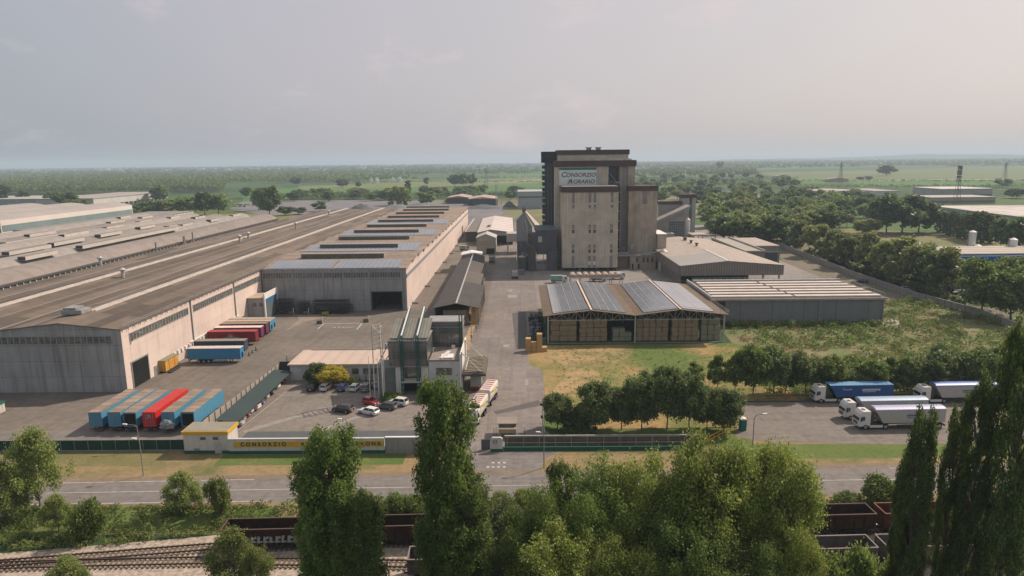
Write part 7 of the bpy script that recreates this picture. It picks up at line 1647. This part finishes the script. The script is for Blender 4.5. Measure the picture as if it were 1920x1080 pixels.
shed('grey_depot','long pale grey depot roof behind the dark trees','depot',-700,-560,850,940,9,GRB,M('bg_r2',(.38,.37,.34)))
# beyond the mill
shed('pale_factory_block','pale blue grey factory block behind the tower, left','factory',-1.5,30,715,760,17.5,M('bg_bluegrey',(.34,.37,.38),stripe=('h',3,.1)),M('bg_r3',(.40,.41,.42)),0,(11,13.2))
t=shed('red_roof_shed','open shed with patched red and white roof beyond the yard, right half','shed',-58,-26,775,830,7.5,M('bg_dark',(.06,.06,.065)),RRB,2.2)
t=shed('red_roof_shed','open shed with patched red and white roof beyond the yard, left half','shed',-86,-59,815,865,7.0,M('bg_dark',(.06,.06,.065)),RRB,2.2)
q=T('slag_heap','dark grey heap of slag at the gravel yard left part','heap',-200,700)
def heap(par,cx,cy,rx,ry,h,mat,seed):
    mb=MB(); rnd=random.Random(seed); N=20; rings=[]
    for j,(f,z) in enumerate([(1,0),(.8,.22),(.6,.48),(.4,.74),(.2,.93),(.02,1)]):
        rings.append([(cx+rx*f*math.cos(2*math.pi*i/N)*rnd.uniform(.88,1.1),cy+ry*f*math.sin(2*math.pi*i/N)*rnd.uniform(.88,1.1),z*h*rnd.uniform(.85,1.1)) for i in range(N)])
    mb.v=[p for r_ in rings for p in r_]
    for j in range(5):
        for i in range(N): a=j*N+i; b=j*N+(i+1)%N; mb.f.append([a,b,b+N,a+N]); mb.mi.append(0)
    mb.f.append(list(range(5*N,6*N))); mb.mi.append(0); return mb.build('heap',mat,par)
HPM=M('slag',(.10,.10,.11),(.16,.16,.17),scale=.15,fine=.6); HPG=M('slag_green',(.15,.17,.16),(.2,.21,.2),scale=.15,fine=.6)
x,y=G(678,393); heap(q,x,y,16,10,6,HPM,1)
for k,(px,py,rx,h,mt,lb) in enumerate([(745,390,22,4,HPG,'greenish rubble heap left of the pair beyond the sawtooth roof'),(785,389,22,4,HPG,'greenish rubble heap right of the pair beyond the sawtooth roof'),(905,391,24,4.5,HPM,'dark rubble heap beside the red roof shed'),(1290,366,34,8,M('slag_b',(.15,.15,.16),scale=.2,fine=.5),'wide grey spoil heap left part behind the wood'),(1345,366,36,9,M('slag_b2',(.14,.14,.155),scale=.2,fine=.5),'wide grey spoil heap right part behind the wood'),(955,388,8,6,HPM,'small dark heap before the pale factory block')]):
    x,y=G(px,py); q=T('rubble_heap',lb,'heap',x,y); heap(q,x,y,rx,rx*.5,h,mt,k+3)
q=T('yard_crane','tall steel mast beside the red roof shed','mast',-24,760); mb=MB(); 
for x in (-26,-24.4): mb.bar((x,760,0),(x,760,24),.5)
for k in range(8): mb.bar((-26,760,k*3),(-24.4,760,k*3+3),.25)
mb.bar((-20,762,0),(-20,762,20),.4); mb.bar((-26,760,14),(-19,760,14),.5); mb.build('mast',METAL,q)
q=T('yellow_excavator','yellow excavator working on the rubble yard','excavator',*G(838,378)); x,y=G(838,378)
mb=MB(); mb.box(x-3,x+2,y-1.5,y+1.5,1,3); mb.box(x-1,x+1.5,y-1.5,y+.5,3,4.5); mb.build('body',M('exc_y',(.5,.33,.1)),q); mb=MB(); mb.bar((x+2,y,2.5),(x+6,y,6),.6); mb.bar((x+6,y,6),(x+9,y,2),.5); mb.build('arm',M('exc_y',(.5,.33,.1)),q); mb=MB(); mb.box(x-3.2,x+2.4,y-2,y-1.2,0,1); mb.box(x-3.2,x+2.4,y+1.2,y+2,0,1); mb.build('track',CHAS,q)
# right side industrial estate
def shedpx(name,lb,cat,pxl,pxr,pb,pt,depth,wm,rm,gab=0,band=None):
    x0,y=G(pxl,pb); x1,_=G(pxr,pb); _,h=PZ(pxl,pt,y); return shed(name,lb,cat,x0,x1,y,y+depth,max(3,h),wm,rm,gab,band)
shedpx('pale_shed','pale grey curved front shed with dark windows beyond the wood','shed',1545,1638,376,360,60,GRB,M('bg_r5',(.37,.35,.33)),1.5,(3,5))
shedpx('pale_shed','small white shed block right of the curved front shed','shed',1640,1690,374,359,70,WHB,RFB,0,(2,4))
shedpx('pale_shed','low white shed at the foot of the curved front shed','shed',1545,1595,386,377,20,WHB,RFB)
shedpx('white_factory','long white roof factory behind the lattice pylon','factory',1765,1872,373,355,60,GRB,M('bg_r6',(.56,.52,.48)),0,(3,5))
shedpx('beige_factory','beige flat factory wing before the white roof factory','factory',1745,1880,383,371,40,M('bg_beige',(.36,.31,.24)),M('bg_r7',(.42,.38,.33)),0,(1.5,3.5))
t=T('long_factory','long pale ribbed factory with wavy roof behind the columnar poplars','factory',330,470)
a=G(1745,412,0); b=G(1990,452,0); _,h=PZ(1745,387,a[1]); _,h2=PZ(1990,414,b[1])
dx,dy=b[0]-a[0],b[1]-a[1]; nx,ny=-dy,dx; L_=math.hypot(nx,ny); nx,ny=nx/L_*70,ny/L_*70
if nx<0: nx,ny=-nx,-ny
h=h2=max(9,h)
mb=MB(); mb.v=[(a[0],a[1],0),(b[0],b[1],0),(b[0]+nx,b[1]+ny,0),(a[0]+nx,a[1]+ny,0),(a[0],a[1],h),(b[0],b[1],h2),(b[0]+nx,b[1]+ny,h2),(a[0]+nx,a[1]+ny,h)]
for f in ((0,3,2,1),(4,5,6,7),(0,1,5,4),(1,2,6,5),(2,3,7,6),(3,0,4,7)): mb.f.append(list(f)); mb.mi.append(0)
mb.build('wall',M('lf_wall',(.36,.38,.37),(.31,.33,.32),scale=.05,stripe=('h',6,.15)),t)
mb=MB(); quadpr(mb,(a[0]-1,a[1]-1,h+.6),(b[0],b[1]-1,h2+.6),(b[0]+nx,b[1]+ny,h2+.6),(a[0]+nx,a[1]+ny,h+.6),.5); mb.build('roof',M('lf_roof',(.50,.46,.43),(.36,.33,.30),scale=.03,lo=.45,hi=.6,stripe=('x',14,.2)),t)
shedpx('blue_trim_factory','low factory with bright blue roof trim beyond the wall trees','factory',1790,1990,500,478,26,M('bf_wall',(.30,.30,.28)),M('bf_roof',(.34,.30,.25),(.42,.37,.31),scale=.1,stripe=('y',7,.4)))
x0,y=G(1788,500); x1,_=G(1990,500); q=T('blue_fascia_canopy','bright blue fascia canopy in front of the low factory','canopy',x0,y-1); _,h=PZ(1788,478,y); mb=MB(); mb.box(x0-.6,x1,y-3.2,y-.6,h-2.6,h-.3); mb.build('fascia',M('blue_fas',(.015,.10,.30)),q); mb=MB(); 
for k in range(8): mb.box(x0+k*9,x0+k*9+.4,y-3,y-2.6,0,h-2.6)
mb.build('post',METAL,q)
shedpx('grey_flat_shed','low grey flat roof shed with yellow end behind the wall trees','shed',1706,1786,486,470,30,GRB,M('gf_r',(.36,.34,.32)))
x0,y=G(1762,482); q=T('yellow_box','yellow container beside the blue trimmed factory','container',x0,y); mb=MB(); mb.box(x0-3,x0+5,y-2,y-.4,0,4.5); mb.build('body',YEL,q); mb=MB(); mb.box(x0-3.1,x0+5.1,y-2.1,y-.3,4.5,4.7); mb.build('lid',METAL,q)
for px,pb,pt,r_,lb in [(1820,470,432,1.9,'tall white cylindrical silo, left of the two'),(1896,484,446,1.9,'tall white cylindrical silo, right of the two'),(1832,472,458,1.9,'short white domed tank beside the left silo'),(1905,480,467,2.6,'short white domed tank beside the right silo'),(1782,474,464,1.6,'small white domed tank on the flat shed')]:
    x,y=G(px,pb); _,h=PZ(px,pt,y); q=T('white_silo',lb,'silo',x,y); mb=MB(); mb.tube((x,y,0),(x,y,h-.8),r_,r_,16); mb.build('shell',WHITE,q); mb=MB(); mb.tube((x,y,h-.8),(x,y,h),r_,.4,16); mb.build('dome',WHITE,q); mb=MB(); mb.box(x-r_-.3,x-r_,y-.3,y+.3,0,h); mb.build('ladder',METAL,q)
for px,pb,w_,h,lb in [(1800,522,14,3.4,'grey curved workshop roof behind the wall trees'),(1788,540,8,3.2,'pale workshop under the curved roof'),(1858,545,10,3.5,'grey shed between the large wall trees')]:
    x,y=G(px,pb); shed('workshop',lb,'workshop',x-w_/2,x+w_/2,y,y+8,h,GRB,M('ws_r',(.42,.40,.38)),1.4)
for px,pb,w_,lb in [(1345,303,0,''),]:
    pass
for k,(px,pb,pt,wd,lb) in enumerate([(1571,342,336,60,'red walled farmhouse on the pale field'),(1468,341,330,40,'pink farmhouse behind the hedge'),(600,322,316,70,'pale farmstead on the far plain, left'),(1790,312,306,60,'white farm buildings on the far plain, right'),(1885,305,299,120,'large white depot at the far hills')]):
    x,y=G(px,pb); _,h=PZ(px,pt,y); w2=wd*.35; q=shed('farmhouse',lb,'farmhouse',x-w2,x+w2,y,y+12,max(5,min(h,14)),M('fh_%d'%(k%3),[(.45,.25,.2),(.5,.42,.38),(.6,.58,.56)][k%3]),RFB,3)
# far town
rnd=random.Random(77); mb=MB()
for k in range(420):
    Y=rnd.uniform(3500,9500); X=rnd.uniform(-.8,.55)*Y
    if X>1500 and Y<4200: continue
    s=rnd.uniform(8,30); hgt=rnd.uniform(8,17); mb.box(X,X+s*1.6,Y,Y+s,0,hgt)
tag(mb.build('far_town',M('town',(.62,.56,.52),(.40,.34,.31),scale=.01,lo=.4,hi=.6)),kind='stuff')
# pylons
def pylon(px,pb,pt,lb,w_=3.2,arms=True):
    x,y=G(px,pb); _,h=PZ(px,pt,y); q=T('lattice_pylon',lb,'pylon',x,y)
    mb=MB(); th=.00024*y+.1
    for sx in (-1,1):
        for sy in (-1,1): mb.bar((x+sx*w_,y+sy*w_,0),(x+sx*.5,y+sy*.5,h),th)
    n=9
    for k in range(n):
        f0,f1=k/n,(k+1)/n; a=w_+(.5-w_)*f0; b=w_+(.5-w_)*f1
        mb.bar((x-a,y-a,h*f0),(x+b,y-b,h*f1),th*.7); mb.bar((x+a,y-a,h*f0),(x-b,y-b,h*f1),th*.7)
    if arms:
        for f in (.8,.9): mb.bar((x-5,y,h*f),(x+5,y,h*f),th*.8)
    mb.build('lattice',M('pylon_m',(.14,.14,.145)),q); return q,x,y,h
pylon(912,347,315,'thin lattice pylon on the field left of the tower',3.5); pylon(1575,344,304,'lattice pylon behind the red walled farmhouse',3.5); pylon(1882,346,305,'pale lattice pylon at the far right field',3.5); pylon(823,305.5,300.5,'tiny distant mast on the horizon left of the tower',6,False)
q,x,y,h=pylon(1793,384,311,'tall telecom mast crowded with antennas on the right',2.4,False)
mb=MB()
for z in (.62,.72,.8,.86,.93,.98):
    for k in range(5): a=k*1.3+z*9; mb.box(x+1.8*math.cos(a)-.35,x+1.8*math.cos(a)+.35,y+1.8*math.sin(a)-.3,y+1.8*math.sin(a)+.3,h*z-1.2,h*z+1.0)
mb.build('antenna',M('ant',(.16,.13,.13)),q)
# irrigation jets: thin domes of falling droplets
WAT=M('spray',(.80,.84,.86),rough=.6)
for k,(px,pb,wd,hh,lb) in enumerate([(706,344,24,14,'left irrigation jet fanning white water over the field'),(749,342,30,13,'right irrigation jet fanning white water over the field')]):
    x,y=G(px,pb); q=T('irrigation_jet',lb,'water jet',x,y); rg=np.random.default_rng(k+3)
    n=900; s=rg.random(n); side=np.where(rg.random(n)<.7,1,-1); v=.35+.65*rg.random(n)
    P=np.stack([x-wd*.25+side*s*wd*v*.6,y+rg.normal(size=n)*1.5,.3+hh*4*s*(1-s)*v+rg.normal(size=n)*.4],1); P=P[P[:,2]>0]
    P[:,:3]-=np.array([x,y,0]); quads('spray',P,rg.normal(size=P.shape),1.5,.8,WAT,k,q)
    mb=MB(); mb.bar((x-wd*.25,y,0),(x-wd*.25,y,2.5),.4); mb.build('nozzle',METAL,q)
x,y=G(2,779); q=T('green_lid_container','pale ribbed container with green lid at the left picture edge','container',x,y); mb=MB(); mb.box(x-7,x-1.0,y,y+2.6,0,1.9); mb.build('body',M('cont_pale',(.55,.53,.48),stripe=('h',.8,.4)),q); mb=MB(); mb.box(x-7.1,x-.8,y-.2,y+2.8,1.9,2.15); mb.build('lid',GRS,q)
for o in list(D.objects):
    if 'H' in o: del o['H']
